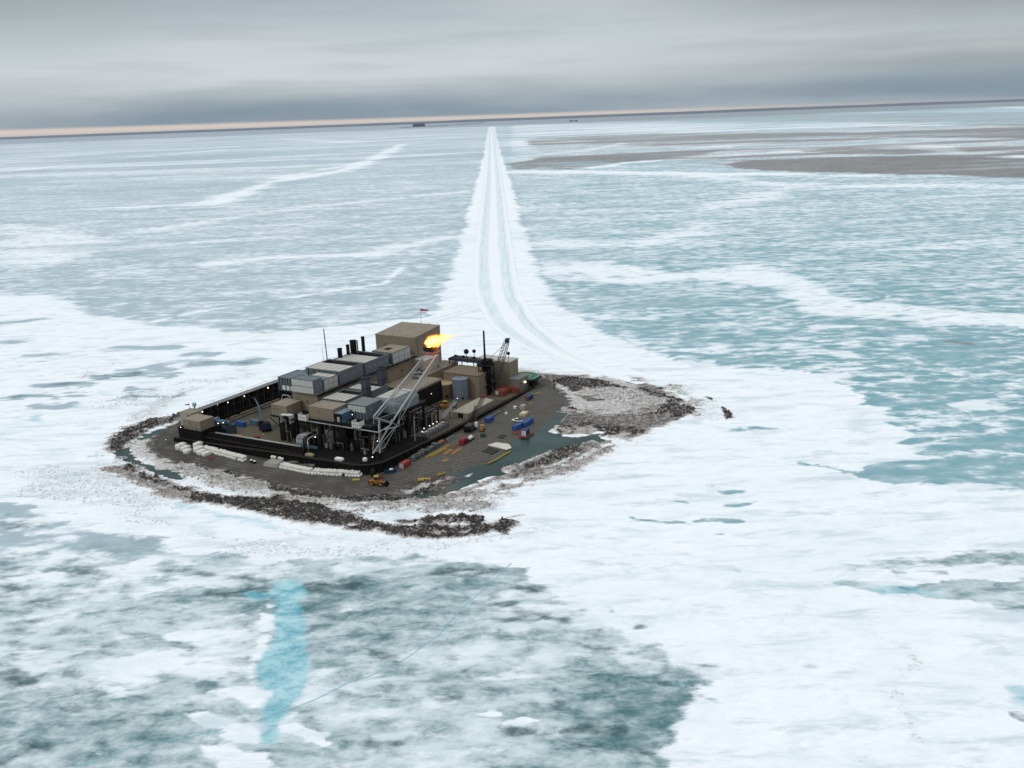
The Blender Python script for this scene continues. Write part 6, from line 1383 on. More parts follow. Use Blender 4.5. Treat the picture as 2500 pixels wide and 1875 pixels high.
# ------------------------------------------------------------------ machines
def wheel(par, x, y, z, r_, w_):
    tx = MB().lathe([(r_*.6, -w_/2), (r_*.92, -w_/2), (r_, -w_*.3), (r_, w_*.3), (r_*.92, w_/2), (r_*.6, w_/2)], 18).build('wheel', RUBBER, par, False)
    tx.rotation_euler = (R(90), 0, 0); tx.location = (x, y, z)
    MB().lathe([(r_*.55, -w_*.52), (r_*.2, -w_*.56), (r_*.2, w_*.56), (r_*.55, w_*.52)], 14).build('rim', YELLOW, tx)
def loader(label, u, v, z, rz, s=1.0, m=ORANGE):
    r = thing('wheel_loader', label, 'loader', u, v, z, rz, 'wheel loaders'); r.scale = (s, s, s)
    MB().prism([(-3.9, -1.1), (-.3, -1.1), (-.3, 1.1), (-3.9, 1.1)], 1.1, [2.2, 2.6, 2.6, 2.2]).build('engine_cover', m, r)
    MB().box(-.25, 2.2, -.75, .75, .9, 1.7).build('front_frame', m, r); MB().box(-4.3, -3.9, -1.2, 1.2, .9, 2.0).build('counterweight', BLACK, r)
    cb_ = MB().prism([(-1.7, -.85), (.1, -.85), (.1, .85), (-1.7, .85)], 2.605, 3.9).build('cab', GLASS, r)
    MB().box(-1.85, .25, -1.0, 1.0, 3.905, 4.1).build('cab_roof', YELLOW, cb_)
    q = MB()
    for x in (-1.72, .02):
        for y in (-.88, .8): q.box(x, x+.1, y, y+.1, 2.6, 3.9)
    q.build('post', m, cb_)
    for x in (-2.6, 1.4):
        for y in (-1.35, 1.35): wheel(r, x, y, .9, .9, .7)
    for y in (-.6, .6): MB().tube((.8, y, 1.9), (3.2, y, 1.0), .18, 6).build('lift_arm', m, r)
    MB().add([(3.0, -1.6, .2), (3.0, 1.6, .2), (4.5, 1.6, .1), (4.5, -1.6, .1), (2.9, -1.6, 1.3), (2.9, 1.6, 1.3), (3.3, -1.6, 1.7), (3.3, 1.6, 1.7)], [(0, 1, 2, 3), (0, 4, 5, 1), (4, 6, 7, 5), (0, 3, 6, 4), (1, 5, 7, 2)]).build('bucket', BLACK, r)
    MB().tube((-3, -.6, 2.4), (-3, -.6, 3.2), .1, 6).build('exhaust', BLACK, r)
    return r
loader('orange wheel loader on the bench in front of the rounded wall corner', -6.2, -7.6, .45, -70, 1.0)
loader('orange wheel loader in the yard between the olive tank and the pale shed', 98, 24.5, 1, -40, 1.0)
fk = thing('forklift', 'orange yellow forklift parked on the bench near the bright blue container', 'forklift', 74.2, -11.8, .45, 20)
MB().box(-2.2, 1.4, -.9, .9, .6, 1.6).build('body', ORANGE, fk)
q = MB()
for x in (-.9, .9):
    for y in (-.8, .7): q.box(x, x+.1, y, y+.1, 1.6, 2.9)
q.box(-1, 1.1, -.9, .9, 2.9, 3.0).build('roll_cage', YELLOW, fk)
for x in (-1.5, .9):
    for y in (-.95, .95): wheel(fk, x, y, .55, .55, .4)
MB().box(1.5, 1.7, -.7, -.5, .2, 3.2).box(1.5, 1.7, .5, .7, .2, 3.2).box(1.45, 1.5, -.7, .7, .6, .8).build('mast', BLACK, fk)
for y in (-.5, .4): MB().box(1.7, 3.0, y, y+.14, .2, .3).build('fork', BLACK, fk)
def truck(label, u, v, z, rz, m):
    r = thing('pickup_truck', label, 'truck', u, v, z, rz)
    MB().prism([(-2.7, -.95), (2.7, -.95), (2.7, .95), (-2.7, .95)], .55, [1.2, 1.1, 1.1, 1.2]).build('body', m, r)
    c_ = MB().add([(-.6, -.88, 1.2), (1.3, -.88, 1.2), (1.3, .88, 1.2), (-.6, .88, 1.2), (-.4, -.75, 1.85), (.7, -.75, 1.85), (.7, .75, 1.85), (-.4, .75, 1.85)], [(3, 2, 1, 0), (4, 5, 6, 7), (0, 1, 5, 4), (1, 2, 6, 5), (2, 3, 7, 6), (3, 0, 4, 7)]).build('cab', GLASS, r)
    box('cab_roof', m, c_, -.42, .72, -.77, .77, 1.853, 1.93)
    box('load_bed', DARK, r, -2.55, -.75, -.8, .8, 1.203, 1.26)
    for x in (-1.7, 1.8):
        for y in (-.9, .9): wheel(r, x, y, .42, .42, .3)
    for y in (-.7, .5): box('headlight', WHITE, r, 2.7, 2.74, y, y+.25, .8, 1.0)
truck('white pickup truck parked behind the blue containers by the pool', 93.4, -21.2, .45, 95, mat('white_car_paint', (.7, .7, .69), .35, wear=.2))
rm = thing('winch_unit', 'bright red winch unit with an open frame on the bench before the wall', 'machine', 51.6, -15.0, .45, 6)
MB().box(0, 4.4, 0, 2.3, .3, 2.3).build('housing', RED, rm); MB().box(.4, 4.0, .3, 2.0, 2.303, 2.9).build('top_cover', RED, rm)
q = MB()
for x in (0, 1.5, 3, 4.4):
    for y in (-.1, 2.4): q.tube((x, y, 0), (x, y, 3.1), .07, 5)
q.build('frame', RED, rm); MB().tube((4.6, .2, 1.2), (4.6, 2.1, 1.2), .8, 14).build('drum', BLACK, rm); box('skid', BLACK, rm, -.3, 5, -.2, 2.5, 0, .28)
for k in range(3): box('opening', DARK, rm, .4+k*1.3, 1.3+k*1.3, -.03, -.003, .7, 1.9)
pu = thing('pump_unit', 'dirty white pump unit just behind the red winch', 'machine', 57.4, -15.2, .45, 6)
MB().tube((.8, 1.2, 1.3), (4.4, 1.2, 1.3), .95, 14).build('tank', WHITE, pu, True); box('skid', BLACK, pu, 0, 5, 0, 2.4, 0, .3)
MB().box(3.6, 4.8, .4, 1.8, .3, 2.2).build('engine', CRATE, pu); MB().tube((4.2, 1.1, 2.2), (4.2, 1.1, 3.2), .12, 6).build('exhaust', BLACK, pu)
ex = thing('excavator', 'black tracked excavator in the left yard with a blue-grey raised boom', 'excavator', 30.0, 91.0, 1, 60); ex.scale = (1.45, 1.45, 1.45)
for y in (-1.7, 1.0): MB().ball((0, y+.35, .6), 2.5, .4, .6, 14, 8, .35).build('track', RUBBER, ex)
MB().box(-2.4, 1.4, -1.5, 1.5, 1.1, 2.8).build('house', BLACK, ex); c_ = MB().box(.2, 1.9, .3, 1.5, 1.2, 3.3).build('cab', BLACK, ex); box('pane', GLASS, c_, 1.9, 1.94, .4, 1.4, 1.9, 3.1)
MB().box(-2.8, -2.4, -1.4, 1.4, 1.1, 2.4).build('counterweight', BLUED, ex)
bm2 = MB().prism([(1.2, -.3), (2.0, -.3), (2.0, .3), (1.2, .3)], 2.0, 2.4).tube((1.5, 0, 2.2), (5.5, 0, 7.6), .42, 8, .34).build('boom', BLUEG, ex)
MB().tube((5.5, 0, 7.6), (9.4, 0, 9.6), .3, 8, .22).build('stick', BLUEG, ex); MB().box(9.0, 10.2, -.6, .6, 8.4, 9.8).build('bucket', BLACK, ex)
gm = thing('generator_module', 'dark blue-grey machine cluster with small lamps beside the tan corner hut', 'machinery', 14.2, 101.5, 1)
MB().box(0, 6.4, 0, 12, 0, 5.0).build('housing', mat('dark_blue_machine', (.045, .062, .072), .5, wear=.5), gm)
MB().tube((3, 1.2, 6.0), (3, 9.6, 6.0), 1.5, 14).ball((3, 1.2, 6), 1.5, .7, 1.5).ball((3, 9.6, 6), 1.5, .7, 1.5).build('drum', BLUEG, gm, True)
MB().box(1, 5.4, 9.9, 11.8, 5.003, 7.6).build('cabinet', GREY, gm); MB().tube((1, .7, 5), (1, .7, 8.2), .25, 7).tube((4.6, 3, 5), (4.6, 3, 8.6), .2, 7).build('exhaust', BLACK, gm)
for k in range(4): MB().box(-.15, -.003, .6+k*2.8, 2.6+k*2.8, .8, 3.6).build('louvre', DARK, gm)

# ------------------------------------------------------------------ sacks, bundles, crates
def sack_mesh(name, sx, sy, sz, m, tie=True):
    q = MB(); q.ball((0, 0, sz*.52), sx*.53, sy*.53, sz*.52, 12, 8, .5)
    if tie: q.lathe([(sx*.25, sz*.98), (sx*.10, sz*1.10), (sx*.16, sz*1.2)], 6)
    o = q.build(name, m, None, True); return o
def sack_row(a, b, n, deep, layers, m, label, cat, group, z=.42, step=1.36, size=(1.3, 1.3, 1.15), inward=(1, 0), seed=1):
    rnd = random.Random(seed); proto = None; A = Vector(a); B = Vector(b); iv = Vector(inward)
    for L in range(layers):
        for d_ in range(deep-L if L else deep):
            for k in range(n-(1 if L else 0)):
                if rnd.random() < .035: continue
                t = (k+.5+(.5 if L else 0))/n; p = A.lerp(B, t)+iv*(step*(d_+.5+(.5*L)))
                if proto is None: o = proto = sack_mesh('bulk_sack', *size, m)
                else: o = proto.copy(); COL.objects.link(o)
                place(o, p.x+rnd.uniform(-.12, .12), p.y+rnd.uniform(-.12, .12), z+L*size[2]*.93+rnd.uniform(-.05, .05), rnd.uniform(-14, 14))
                o.scale = (rnd.uniform(.93, 1.07), rnd.uniform(.93, 1.07), rnd.uniform(.85, 1.1))
                tag(o, label, cat, group)
sack_row((-5.8, 99.5), (-9.2, 68.2), 23, 3, 2, WSACK, 'white bulk sack in the long row below the pale pipe, left of the covered pile', 'sack', 'white sacks left of the covered pile', seed=2)
sack_row((-8.6, 47.0), (-9.2, 28.2), 14, 3, 2, WSACK, 'white bulk sack in the neat row right of the covered pile', 'sack', 'white sacks right of the covered pile', seed=3)
sack_row((-9.0, 27.6), (-2.6, 5.2), 16, 3, 2, WSACK, 'white bulk sack in the heap ending at the rounded wall corner', 'sack', 'white sacks at the wall corner', inward=(.96, .27), seed=4)
sack_row((-3.6, 56.4), (-3.6, 48.8), 5, 1, 1, WSACK, 'white bulk sack on the back edge of the covered pile', 'sack', 'white sacks on the covered pile', z=2.3, seed=5)
sack_row((33, 118.0), (72, 118.0), 27, 2, 2, TSACK, 'dusty tan sack in the low row along the tall black wall', 'sack', 'tan sacks along the tall wall', z=1.0, step=1.42, size=(1.38, 1.36, 1.2), inward=(0, 1), seed=6)
cv = thing('covered_pile', 'grey tarpaulin covered pile between the two long rows of white sacks', 'pile', -8.9, 48.0, .42)
MB().add([(0, 0, 0), (6.2, 0, 0), (6.2, 8.4, 0), (0, 8.4, 0), (.8, .8, 1.6), (5.6, .7, 1.9), (5.6, 7.7, 1.9), (.8, 7.6, 1.6)], [(3, 2, 1, 0), (4, 5, 6, 7), (0, 1, 5, 4), (1, 2, 6, 5), (2, 3, 7, 6), (3, 0, 4, 7)]).build('tarpaulin', mat('grey_tan_tarp', (.26, .245, .21), .85, wear=.4, streak=False), cv)
MB().tube((.4, 2.5, .9), (5.9, 2.5, 2.0), .05, 4).tube((.4, 5.5, .9), (5.9, 5.5, 2.0), .05, 4).build('rope', BLACK, cv)
rnd = random.Random(11)
for k, (u, v, L, W, H, lb) in enumerate(((-10.4, 108.6, 5.2, 3.4, 2.8, 'white wrapped bundle, farthest left of those outside the wall'), (-10.9, 104.9, 4.6, 3.2, 2.3, 'white wrapped bundle, second from the left outside the wall'), (-12.6, 101.4, 3.8, 3.0, 1.9, 'white wrapped bundle nearest the ice on the left'), (-6.2, 101.2, 4.4, 3.0, 3.2, 'tall white wrapped bundle beside the wall foot'), (-9.6, 97.2, 4.8, 3.4, 2.6, 'white wrapped bundle touching the tall one'), (-11.2, 93.6, 4.4, 3.2, 2.1, 'white wrapped bundle in front of the first sacks'), (-11.6, 90.0, 4.2, 3.0, 1.9, 'white wrapped bundle nearest the rust red scrap'))):
    r = thing('wrapped_bundle', lb, 'bundle', u+L/2, v+W/2, .42, rnd.uniform(-14, 14), 'white wrapped bundles outside the wall')
    MB().ball((0, 0, H*.55), L*.5, W*.5, H*.55, 16, 10, .32).build('wrapping', WSACK, r, True)
    for x in (-L*.25, L*.25): MB().ball((x, 0, H*.55), .12, W*.51, H*.565, 14, 10, .34).build('strap', CRATE, r, False)
single('scrap_pile', MB().box(-1.6, 1.2, -.9, .7, 0, .4).tube((-1.5, -.6, .5), (1.8, .5, .7), .18, 6).tube((-1.2, .6, .5), (1.5, -.7, .6), .15, 6).box(-.4, .9, -.3, .5, .4, .9), RUSTR, 'rust red scrap lying before the left sack row', 'scrap', -12.2, 86.2, .42, 25)
for k, v in enumerate((64.4, 62.0)):
    r = thing('barrel', ('white topped barrel beside the end of the left sack row', 'white topped barrel nearest the covered pile')[k], 'barrel', -7.6-k*.5, v, .42)
    MB().lathe([(.7, 0), (.74, .5), (.7, 1.1)], 14).build('body', BLACK, r); MB().lathe([(.68, 1.103), (.68, 1.4), (.3, 1.5)], 14).build('lid', WHITE, r)
for k in range(9):
    u, v = -2.6+rnd.uniform(-.4, .3), 49.0-k*2.45
    r = thing('pallet_stack', 'stack of dark weathered pallets between the white sacks and the black wall', 'pallets', u, v, .45, rnd.uniform(-20, 20), 'pallet stacks behind the white sacks')
    for j in range(3+k % 4):
        q = MB(); z = j*.36
        for i in range(5): q.box(-1.1, 1.1, -1.0+i*.44, -.72+i*.44, z+.22, z+.3)
        for x in (-1.1, -.06, .98): q.box(x, x+.12, -1.0, 1.04, z, z+.217)
        p_ = q.build('pallet', CRATE if (k+j) % 3 else WOOD, r); p_.rotation_euler.z = R(rnd.uniform(-12, 12))
tl = thing('sack_heap', 'tan tarpaulin heap on the ledge behind the low wall, right of the pipe bundle', 'heap', 2.6, 36, 4.2)
MB().box(-1.6, 1.8, -.8, 4, -3.2, -.003).build('ledge', BLACK, tl); MB().ball((0, 1.8, .2), 1.5, 2.4, 1.0, 12, 8, .7).build('tarpaulin', mat('tan_tarp', (.24, .19, .12), .9, wear=.4, streak=False), tl, True)
for k, (u, v, lb) in enumerate(((2.8, 20.6, 'pale wrapped load on the ledge below the lone white windbreak box'), (5.8, 8.4, 'small white load at the rounded corner of the wall'))):
    r = thing('wrapped_load', lb, 'load', u, v, 4.2 if k == 0 else 4.9)
    MB().ball((0, 0, .7), 1.2-.4*k, 2.3-1.3*k, .9, 12, 8, .5).build('wrapping', WSACK, r, True); MB().box(-1.3, 1.3, -2.2, 2.2, -3.2, -.1).build('base', BLACK, r)
def crate(label, u, v, z, L, W, H, m, group, rz=0, lid=None):
    r = thing('crate', label, 'crate', u, v, z, rz, group)
    MB().box(-L/2, L/2, -W/2, W/2, .15, H).build('body', m, r)
    q = MB()
    for x in (-L/2-.04, L/2-.04):
        for y in (-W/2-.04, W/2-.04): q.box(x, x+.08, y, y+.08, 0, H+.06)
    q.build('frame', GALV if lid else BLACK, r)
    MB().box(-L/2+.05, L/2-.05, -W/2+.05, W/2-.05, H+.003, H+.1).build('lid', lid or m, r)
for k in range(20):
    crate('grey loaded crate in the double row on the bench under the right wall', 24.5+(k//2)*2.45, -2.9-(k % 2)*1.6+rnd.uniform(-.15, .15), .45, 2.0, 1.35, 1.2+rnd.uniform(0, .9), CRATE if k % 3 else mat('dark_crate', (.06, .06, .055), .8, wear=.5), 'grey crates on the bench under the wall', rnd.uniform(-8, 8))
for k in range(14):
    crate('grey tote with a pale lid inside the right wall below the lamps', 53.5+(k//2)*2.8, 7.0+(k % 2)*2.2, 1, 2.1, 1.7, 2.0+rnd.uniform(0, .5), CRATE, 'grey totes inside the right wall', rnd.uniform(-6, 6), PANEL if k % 2 else CRATE)
ob_ = thing('strapped_bundle', 'orange brown strapped bundle between the grey crates and the wall', 'bundle', 47.6, -4.6, .45)
MB().ball((1.8, .8, .9), 2.0, 1.1, .9, 14, 8, .4).build('load', mat('orange_brown_load', (.26, .12, .05), .85, wear=.5, streak=False), ob_, True); MB().box(.6, .75, -.36, 1.96, .3, 1.85).box(2.8, 2.95, -.36, 1.96, .3, 1.85).build('strap', BLACK, ob_)
pb2 = thing('pipe_stack', 'grey stack of pipes on the bench right of the orange brown bundle', 'pipes', 52.6, -5.4, .45)
for j in range(3):
    for k in range(4-j): MB().tube((0, k*.6+j*.3, .3+j*.52), (6.5, k*.6+j*.3, .3+j*.52), .28, 8).build('pipe', CRATE if (j+k) % 2 else GREYR, pb2)
for k, (u, v, L, m, lb) in enumerate(((29.5, -8.2, 18.5, YELLOW, 'long yellow beam lying beside the grey crates'), (31, -9.6, 13, YELLOW, 'shorter yellow beam alongside the long one'))):
    single('beam', MB().box(0, L, -.35, .35, .0, .16).box(0, L, -.06, .06, .163, .6).box(0, L, -.3, .3, .603, .75), m, lb, 'beam', u, v, .45, -2)
for k, (u, v, L, W, lb, m) in enumerate(((36.5, -14.2, 8.5, 2.0, 'orange brown timber mat nearest the yellow beams', mat('orange_timber', (.26, .14, .05), .85, wear=.6, streak=False)), (38.5, -17.4, 9, 2.0, 'orange brown timber mat on the pool side of its row', mat('orange_timber', (.26, .14, .05))), (45.5, -13.0, 5.5, 2.4, 'red brown timber mat in front of the red winch', RUSTR), (75.6, -31.2, 6, 3.2, 'red brown timber raft beside the blue containers', RUSTR), (72.4, -37.6, 8.5, 4.4, 'red brown timber raft under the dark blue container', RUSTR), (28.5, -19.5, 4, 3, 'dark timber mat on the bench near the yellow raft', WOOD))):
    q = MB(); n = int(W/.5)
    for i in range(n): q.box(0, L+rnd.uniform(-.3, .3), i*W/n+.03, (i+1)*W/n-.03, 0, .28)
    q.box(.4, .7, .05, W-.05, .283, .36).box(L-.9, L-.6, .05, W-.05, .283, .36)
    single('timber_mat', q, m, lb, 'timber mat', u, v, .45, rnd.uniform(-6, 6), 'timber mats on the bench')
def sheet(name, pts, z0, z1, m, lb, cat): return single(name, MB().prism([(x-pts[0][0], y-pts[0][1]) for x, y in pts], z0, z1), m, lb, cat, pts[0][0], pts[0][1], 0)
sheet('tarp_sheet', [(56.6, -25.2), (54.2, -36.9), (57.5, -37.8), (61.6, -34.0), (61.4, -27.2)], .3, .66, TARP, 'large white sheet spread over the mats at the water edge', 'sheet')
sheet('rubber_mat', [(47.0, -27.4), (46.2, -33.6), (52.6, -33.8), (54.0, -27.4)], .35, .6, mat('dark_mat', (.03, .026, .024), .9, wear=.3, streak=False), 'dark flat mat beside the large white sheet', 'mat')
sheet('rubber_mat', [(67, -24.0), (67.5, -27.4), (72.8, -27.0), (73, -23.4)], .35, .58, mat('dark_mat', (.03, .026, .024)), 'dark flat mat alone between the red winch and the blue containers', 'mat')
sheet('panel', [(102.2, -17.6), (102.8, -20.6), (107.6, -20.2), (107.2, -17.0)], .4, 1.9, mat('cream_panel', (.50, .44, .29), .7, wear=.3, streak=False), 'cream topped flat load on the bench behind the pickup', 'load')
single('barrier_boom', MB().path([(0, 0, 0), (4, -.9, 0), (9, -1.2, 0), (16.5, -1.5, 0), (19, -1.2, 0)], .4, 7), YELLOW, 'long yellow barrier along the water edge of the mats', 'barrier', 36, -37.4, .15)
rf_ = thing('raft', 'yellow raft with raised edges lying by the snow at the pool end', 'raft', 6.6, -22.6, .3, -60)
MB().ball((0, 0, .45), 2.9, 1.3, .45, 16, 8, .5).build('hull', YELLOW, rf_, True); q = MB()
for x in (-1.6, 0, 1.6): q.box(x-.15, x+.15, -1.1, 1.1, .75, .95)
q.build('thwart', ORANGE, rf_)
single('float', MB().ball((0, 0, .3), 2.2, .45, .35, 14, 8, .5).box(-1.5, 1.5, -.1, .1, .6, .75), YELLOW, 'narrow yellow float beside the dark gravel near the raft', 'float', 15.2, -25.8, .3, -25, smooth=False)
single('float', MB().ball((0, 0, .2), 1.7, .9, .25, 14, 8, .5).box(-1.2, 1.2, -.1, .1, .4, .5), YELLOW, 'small flat yellow float on the gravel left of the loader', 'float', -5.6, 5.0, .42, -60)
bs = thing('skip_bin', 'dark blue open bin with a white lump inside at the rounded corner', 'bin', 8.0, -3.4, .45, -42)
q = MB(); q.prism([(-2.6, -1.2), (2.6, -1.2), (2.6, -1.05), (-2.6, -1.05)], 0, 1.5).prism([(-2.6, 1.05), (2.6, 1.05), (2.6, 1.2), (-2.6, 1.2)], 0, 1.5).prism([(-2.6, -1.05), (-2.45, -1.05), (-2.45, 1.05), (-2.6, 1.05)], 0, 1.5).prism([(2.45, -1.05), (2.6, -1.05), (2.6, 1.05), (2.45, 1.05)], 0, 1.5).box(-2.45, 2.45, -1.05, 1.05, 0, .1).build('bin', BLUED, bs)
MB().ball((.6, 0, 1.3), .9, .7, .6, 10, 7, .7).build('load', WHITE, bs, True)
for k, (u, v) in enumerate(((-1.6, -2.6), (-.6, -3.6), (.5, -4.4))):
    r = thing('drum', 'red drum standing in the small group beside the orange loader', 'drum', u, v, .45, 0, 'red drums by the loader')
    MB().lathe([(.55, 0), (.58, .4), (.55, .45), (.58, .9), (.55, 1.25)], 12).build('body', RED, r); MB().lathe([(.5, 1.253), (.3, 1.3)], 10).build('lid', RUSTD, r)
tk_ = thing('tote_tank', 'dirty white tote tank in a cage on the far bench', 'tank', 111.6, -15.2, .45)
MB().box(0, 2.8, 0, 2.4, .2, 2.6).build('tank', mat('dirty_cream', (.36, .33, .25), .7, wear=.5), tk_); q = MB()
for x in (0, 1.4, 2.8):
    for y in (0, 2.4): q.tube((x, y, 0), (x, y, 2.7), .06, 4)
q.build('cage', GALV, tk_)
single('cooler_box', MB().box(-1, 1, -.7, .7, 0, 1.1).box(-1.05, 1.05, -.75, .75, 1.103, 1.3), WHITE, 'small white box close to the wall on the far bench', 'box', 112.8, -9.2, .45, 20)
single('cooler_box', MB().box(-1.1, 1.1, -.5, .5, 0, .7).box(-1.15, 1.15, -.55, .55, .703, .85), WHITE, 'low white box near the long pipes by the bright blue container', 'box', 102.5, -9.6, .45, 10)
single('equipment_case', MB().box(-1.2, 1.2, -.9, .9, 0, 1.5).box(-1.25, 1.25, -.95, .95, 1.503, 1.7).box(-.8, .8, -.97, -.953, .5, 1.2), mat('dark_green', (.02, .05, .042), .6, wear=.4), 'small dark green case alone on the mats behind the red winch', 'case', 66.4, -16.8, .45, 12)
for k in range(3): single('pipe_length', MB().tube((0, 0, .25), (13-k, 0, .25), .22, 8), GREYR if k != 1 else RUSTD, ('grey pipe lying nearest the wall on the far bench', 'rusty pipe lying between two grey ones on the far bench', 'grey pipe lying farthest from the wall on the far bench')[k], 'pipe', 92+k*2.0, -4.6-k*1.1, .45, -1.5)
single('hose', MB().path([(0, 0, .25), (2, 1.3, .3), (4.5, 1.6, .3), (7, .6, .25), (8.5, -1.4, .25)], .34, 7), YELLOW, 'curved yellow hose on the gravel beyond the small dark blue container', 'hose', 135.0, -7.4, .42)
single('hose', MB().path([(0, 0, .25), (2, -.5, .25), (4.2, .1, .25)], .3, 7), YELLOW, 'short yellow hose beside the tote tank', 'hose', 121.5, -12.6, .42)
single('plank', MB().box(0, 6.5, -.25, .25, 0, .14).box(.3, .6, -.35, .35, .143, .25), WHITE, 'white plank on the mats before the blue containers', 'plank', 75.5, -29.3, .45, -14)
bp_ = thing('marker_post', 'black post at the curved rim of the far bench', 'post', 155, -11.6, .3)
MB().tube((0, 0, 0), (0, 0, 4.6), .3, 8).build('post', BLACK, bp_); MB().box(-.5, .5, -.5, .5, 4.2, 5.2).build('head', BLACK, bp_)
# left yard litter
for k, (u, v, L, W, H, m, lb) in enumerate(((24, 107, 5, 2.6, 1.2, mat('orange_timber', (.26, .14, .05)), 'orange brown stack of timber left of the blue containers'), (20.5, 104.2, 4, 1.2, .8, WHITE, 'pale stack of boards before the orange brown timber'), (17.8, 94.8, 6.5, 1.5, .7, mat('yellow_timber', (.33, .22, .07), .8, wear=.5, streak=False), 'yellow brown stack of boards behind the pale pipe'), (18.4, 84.0, 4.6, 1.8, 1.3, RUSTR, 'red brown stack beside the black column in the yard'), (24, 85.6, 2.4, .7, .4, YELLOW, 'small yellow board alone on the yard gravel'))):
    q = MB(); n = max(2, int(H/.3))
    for j in range(n):
        for i in range(3): q.box(rnd.uniform(-.2, .2), L+rnd.uniform(-.3, .3), i*W/3+.03, (i+1)*W/3-.03, j*H/n+.01, (j+1)*H/n-.01)
    single('timber_stack', q, m, lb, 'timber', u, v, 1.0, 70+rnd.uniform(-25, 25))
# pipe rack and ramp between the modules and the tanks
prk = thing('pipe_rack', 'black open pipe rack between the flare and the olive tank', 'pipe rack', 63, 15.5, 1)
for x in (0, 6.5, 13):
    for y in (0, 7, 14): box('column', BLACK, prk, x-.3, x+.3, y-.3, y+.3, 0, 7.5)
for z in (4.7, 7.5): q = MB(); q.box(-.5, 13.5, -.4, 0, z, z+.4).box(-.5, 13.5, 14, 14.4, z, z+.4).box(-.5, 13.5, 6.8, 7.2, z, z+.4).box(-.5, -.1, .003, 13.997, z+.003, z+.39).box(13.1, 13.5, .003, 13.997, z+.003, z+.39).build('beam_frame', RUSTD if z == 4.7 else BLACK, prk)
for k in range(9): MB().tube((-1, 1+k*1.5, 7.0+(k % 3)*.05), (14, 1+k*1.5, 7.0), .25+.08*(k % 2), 7).build('pipe', (OLIVE, GREY, RUSTD)[k % 3], prk)
for k in range(5): MB().tube((1+k*2.6, -.8, 0), (1+k*2.6, -.8, 5+k % 3), .35, 8).build('riser', (OLIVE, RUSTD, SILVER)[k % 3], prk)
box('cladding', mat('dark_olive', (.05, .045, .03), .7, wear=.4), prk, 2, 12, 1, 6.5, 0.1, 4.4)
rp = thing('stair_ramp', 'pale railed stair leaning against the dark rack near the water tank', 'stair', 76, 12.6, 1)
for y in (0, 1.4): MB().tube((0, y, 2.2), (14, y, 7.2), .16, 6).tube((0, y, 3.3), (14, y, 8.3), .09, 5).build('stringer', GALV, rp)
for k in range(16): MB().box(k*.88, k*.88+.3, .1, 1.3, 2.2+k*.313, 2.28+k*.313).build('tread', GALV, rp)
for x, h in ((.5, 2.2), (7, 4.6), (13.5, 7)): MB().box(x-.12, x+.12, .2, .5, 0, h).build('post', BLACK, rp)
lpst = thing('lamp_pole', 'tall grey lamp pole standing before the flare modules by the right wall', 'pole', 44.5, 8.2, 1)
MB().tube((0, 0, 0), (0, 0, 12.5), .3, 8, .2).build('pole', GALV, lpst); MB().tube((0, 0, 12.4), (1, -.4, 12.6), .12, 5).build('arm', GALV, lpst)

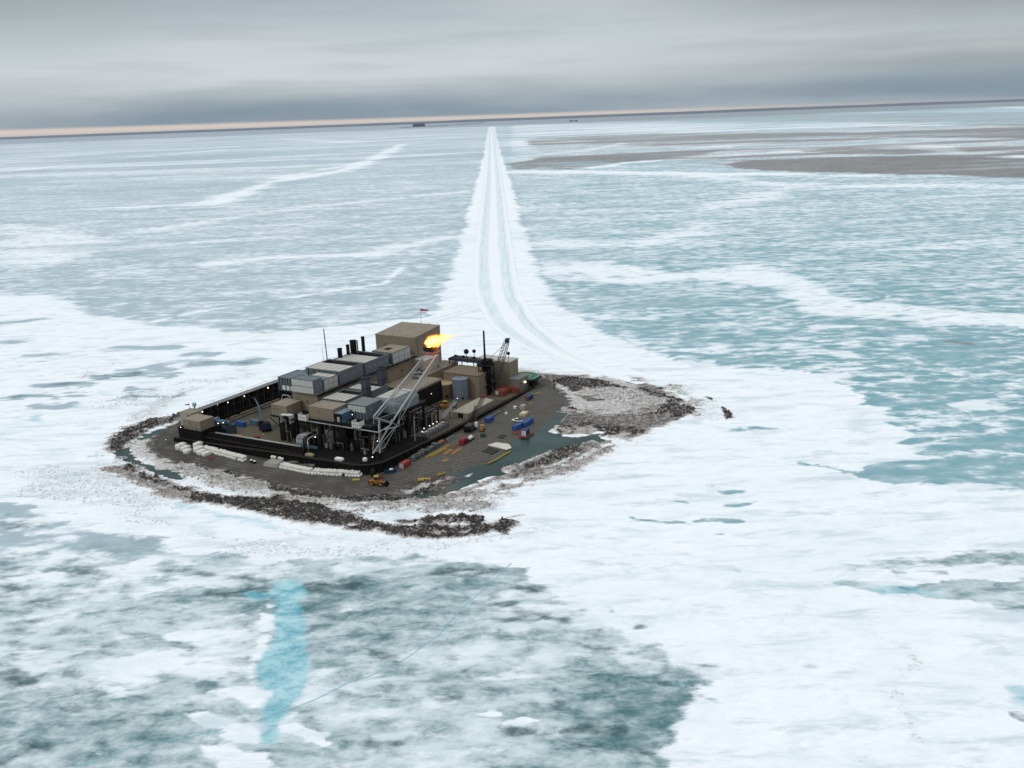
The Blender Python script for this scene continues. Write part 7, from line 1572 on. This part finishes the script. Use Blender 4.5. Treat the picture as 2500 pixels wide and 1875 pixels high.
# ------------------------------------------------------------------ lamps seen lit by day
def lamp(label, u, v, z, m=LAMPW, r_=.34, cat='lamp'):
    o = thing('floodlight', label, cat, u, v, z, 0, 'lit lamps round the yard')
    MB().ball((0, 0, 0), r_*.62, n=10, m=7).build('lens', m, o, True)
    MB().box(.1, .55, -.3, .3, -.35, .35).tube((.5, 0, -.2), (.5, 0, -1.6), .08, 5).build('housing', BLACK, o)
for u, v, z, m, r_, lb in ((17.5, 121.0, 11.0, LAMPY, .5, 'warm lamp at the near end of the tall wall'), (28.3, 121.3, 11.6, LAMPW, .22, 'faint lamp second along the tall wall'), (35.5, 121.2, 10.8, LAMPW, .42, 'white lamp third along the tall wall'), (47.5, 121.2, 10.9, LAMPO, .48, 'orange red lamp fourth along the tall wall'), (65.7, 121.2, 10.7, LAMPY, .42, 'warm lamp farthest along the tall wall'),
    (13.4, 111.8, 5.2, LAMPO, .4, 'pinkish lamp on the machine cluster next to the hut'), (13.4, 106.2, 7.8, LAMPW, .38, 'white lamp upper middle of the machine cluster'), (13.4, 102.6, 8.6, LAMPW, .36, 'white lamp at the right end of the machine cluster'), (13.4, 105.9, 6.1, LAMPW, .3, 'small lamp lower middle of the machine cluster'), (.2, 118.2, 8.2, LAMPW, .36, 'lamp at the outer corner of the black platform'),
    (54.1, 10.6, 3.3, LAMPW, .34, 'lamp nearest the flare in the row above the grey totes'), (56.0, 10.6, 4.4, LAMPW, .42, 'second lamp in the row above the grey totes'), (60.8, 10.6, 4.3, LAMPW, .42, 'third lamp in the row above the grey totes'), (64.0, 10.6, 4.3, LAMPW, .42, 'fourth lamp in the row above the grey totes'), (67.4, 10.6, 4.3, LAMPW, .34, 'last lamp in the row above the grey totes'),
    (92.2, 30.0, 10.1, LAMPW, .32, 'lamp on a post left of the olive tank'), (110.6, 25.6, 2.9, LAMPW, .34, 'lamp at the foot of the slate blue tank'), (14.0, 43.7, 8.8, LAMPW, .36, 'lamp beside the bent silver pipes'), (9.0, 6.6, 5.9, LAMPW, .4, 'lamp low at the rounded wall corner'), (16.0, 8.6, 11.0, LAMPW, .32, 'lamp on the flare leg'), (20.0, 25.2, 20.4, LAMPW, .3, 'lamp on the grey module beside the small cabin'), (22.0, 23.0, 5.7, LAMPO, .26, 'dim orange lamp low under the deck'),
    (146.0, 2.2, 5.4, LAMPY, .85, 'brightest warm lamp at the low annex near the helipad'), (145.6, 5.0, 5.9, LAMPO, .3, 'small lamp above the brightest one near the helipad'), (-6.0, 122.6, 3.2, LAMPW, .22, 'tiny lamp outside the near left corner')):
    lamp(lb, u, v, z, m, r_)

# ------------------------------------------------------------------ far off on the ice
fi = bpy.data.objects.new('distant_rig', None); COL.objects.link(fi); fi.location = (-2390, 28000, 0); tag(fi, 'far dark rectangular island rig on the ice near the horizon', 'rig')
FARB = mat('far_dark_steel', (.035, .05, .062), .9, wear=.2)
MB().box(-175, 175, -60, 60, 0, 70).build('hull', FARB, fi); MB().box(-165, 150, -50, 50, 70.5, 88).build('superstructure', FARB, fi)
for x in (-120, -20, 90): box('house', FARB, fi, x, x+40, -20, 20, 88.5, 97)
fb = MB()
FL = [(-2700, 27300), (-2150, 28100), (-1850, 29800), (-1300, 33500), (-700, 40000)]
for (a, b2), (c0, d0) in zip(FL, FL[1:]):
    for k in range(6):
        x = a+(c0-a)*k/6; y = b2+(d0-b2)*k/6; fb.ball((x, y, 0), 210, 260, rnd.uniform(7, 16), 10, 6)
tag(fb.build('distant_hills', FARB), kind='structure')
for k, (x, y, L, lb) in enumerate(((1880, 26500, 60, 'far dark speck of a rig on the ice right of the road'), (1985, 26200, 40, 'second smaller far speck right of the first'))):
    r = bpy.data.objects.new('distant_rig', None); COL.objects.link(r); r.location = (x, y, 0); tag(r, lb, 'rig')
    MB().box(-L, L, -20, 20, 0, 24).build('hull', FARB, r); MB().box(-L*.4, L*.3, -12, 12, 24.3, 40).build('superstructure', FARB, r)

# ------------------------------------------------------------------ thin arctic haze
m = bpy.data.materials.new('pale_haze'); m.use_nodes = True; t = NT(m.node_tree); t.n.clear()
o_ = t.node('ShaderNodeOutputMaterial'); v_ = t.node('ShaderNodeVolumePrincipled')
v_.inputs['Color'].default_value = (.80, .88, 1.0, 1); v_.inputs['Density'].default_value = .000009; v_.inputs['Anisotropy'].default_value = .2
t.l.new(v_.outputs[0], o_.inputs['Volume'])
hb = MB().box(-42500, 42500, -3500, 64500, -22, 186).build('haze', m); tag(hb, kind='stuff')
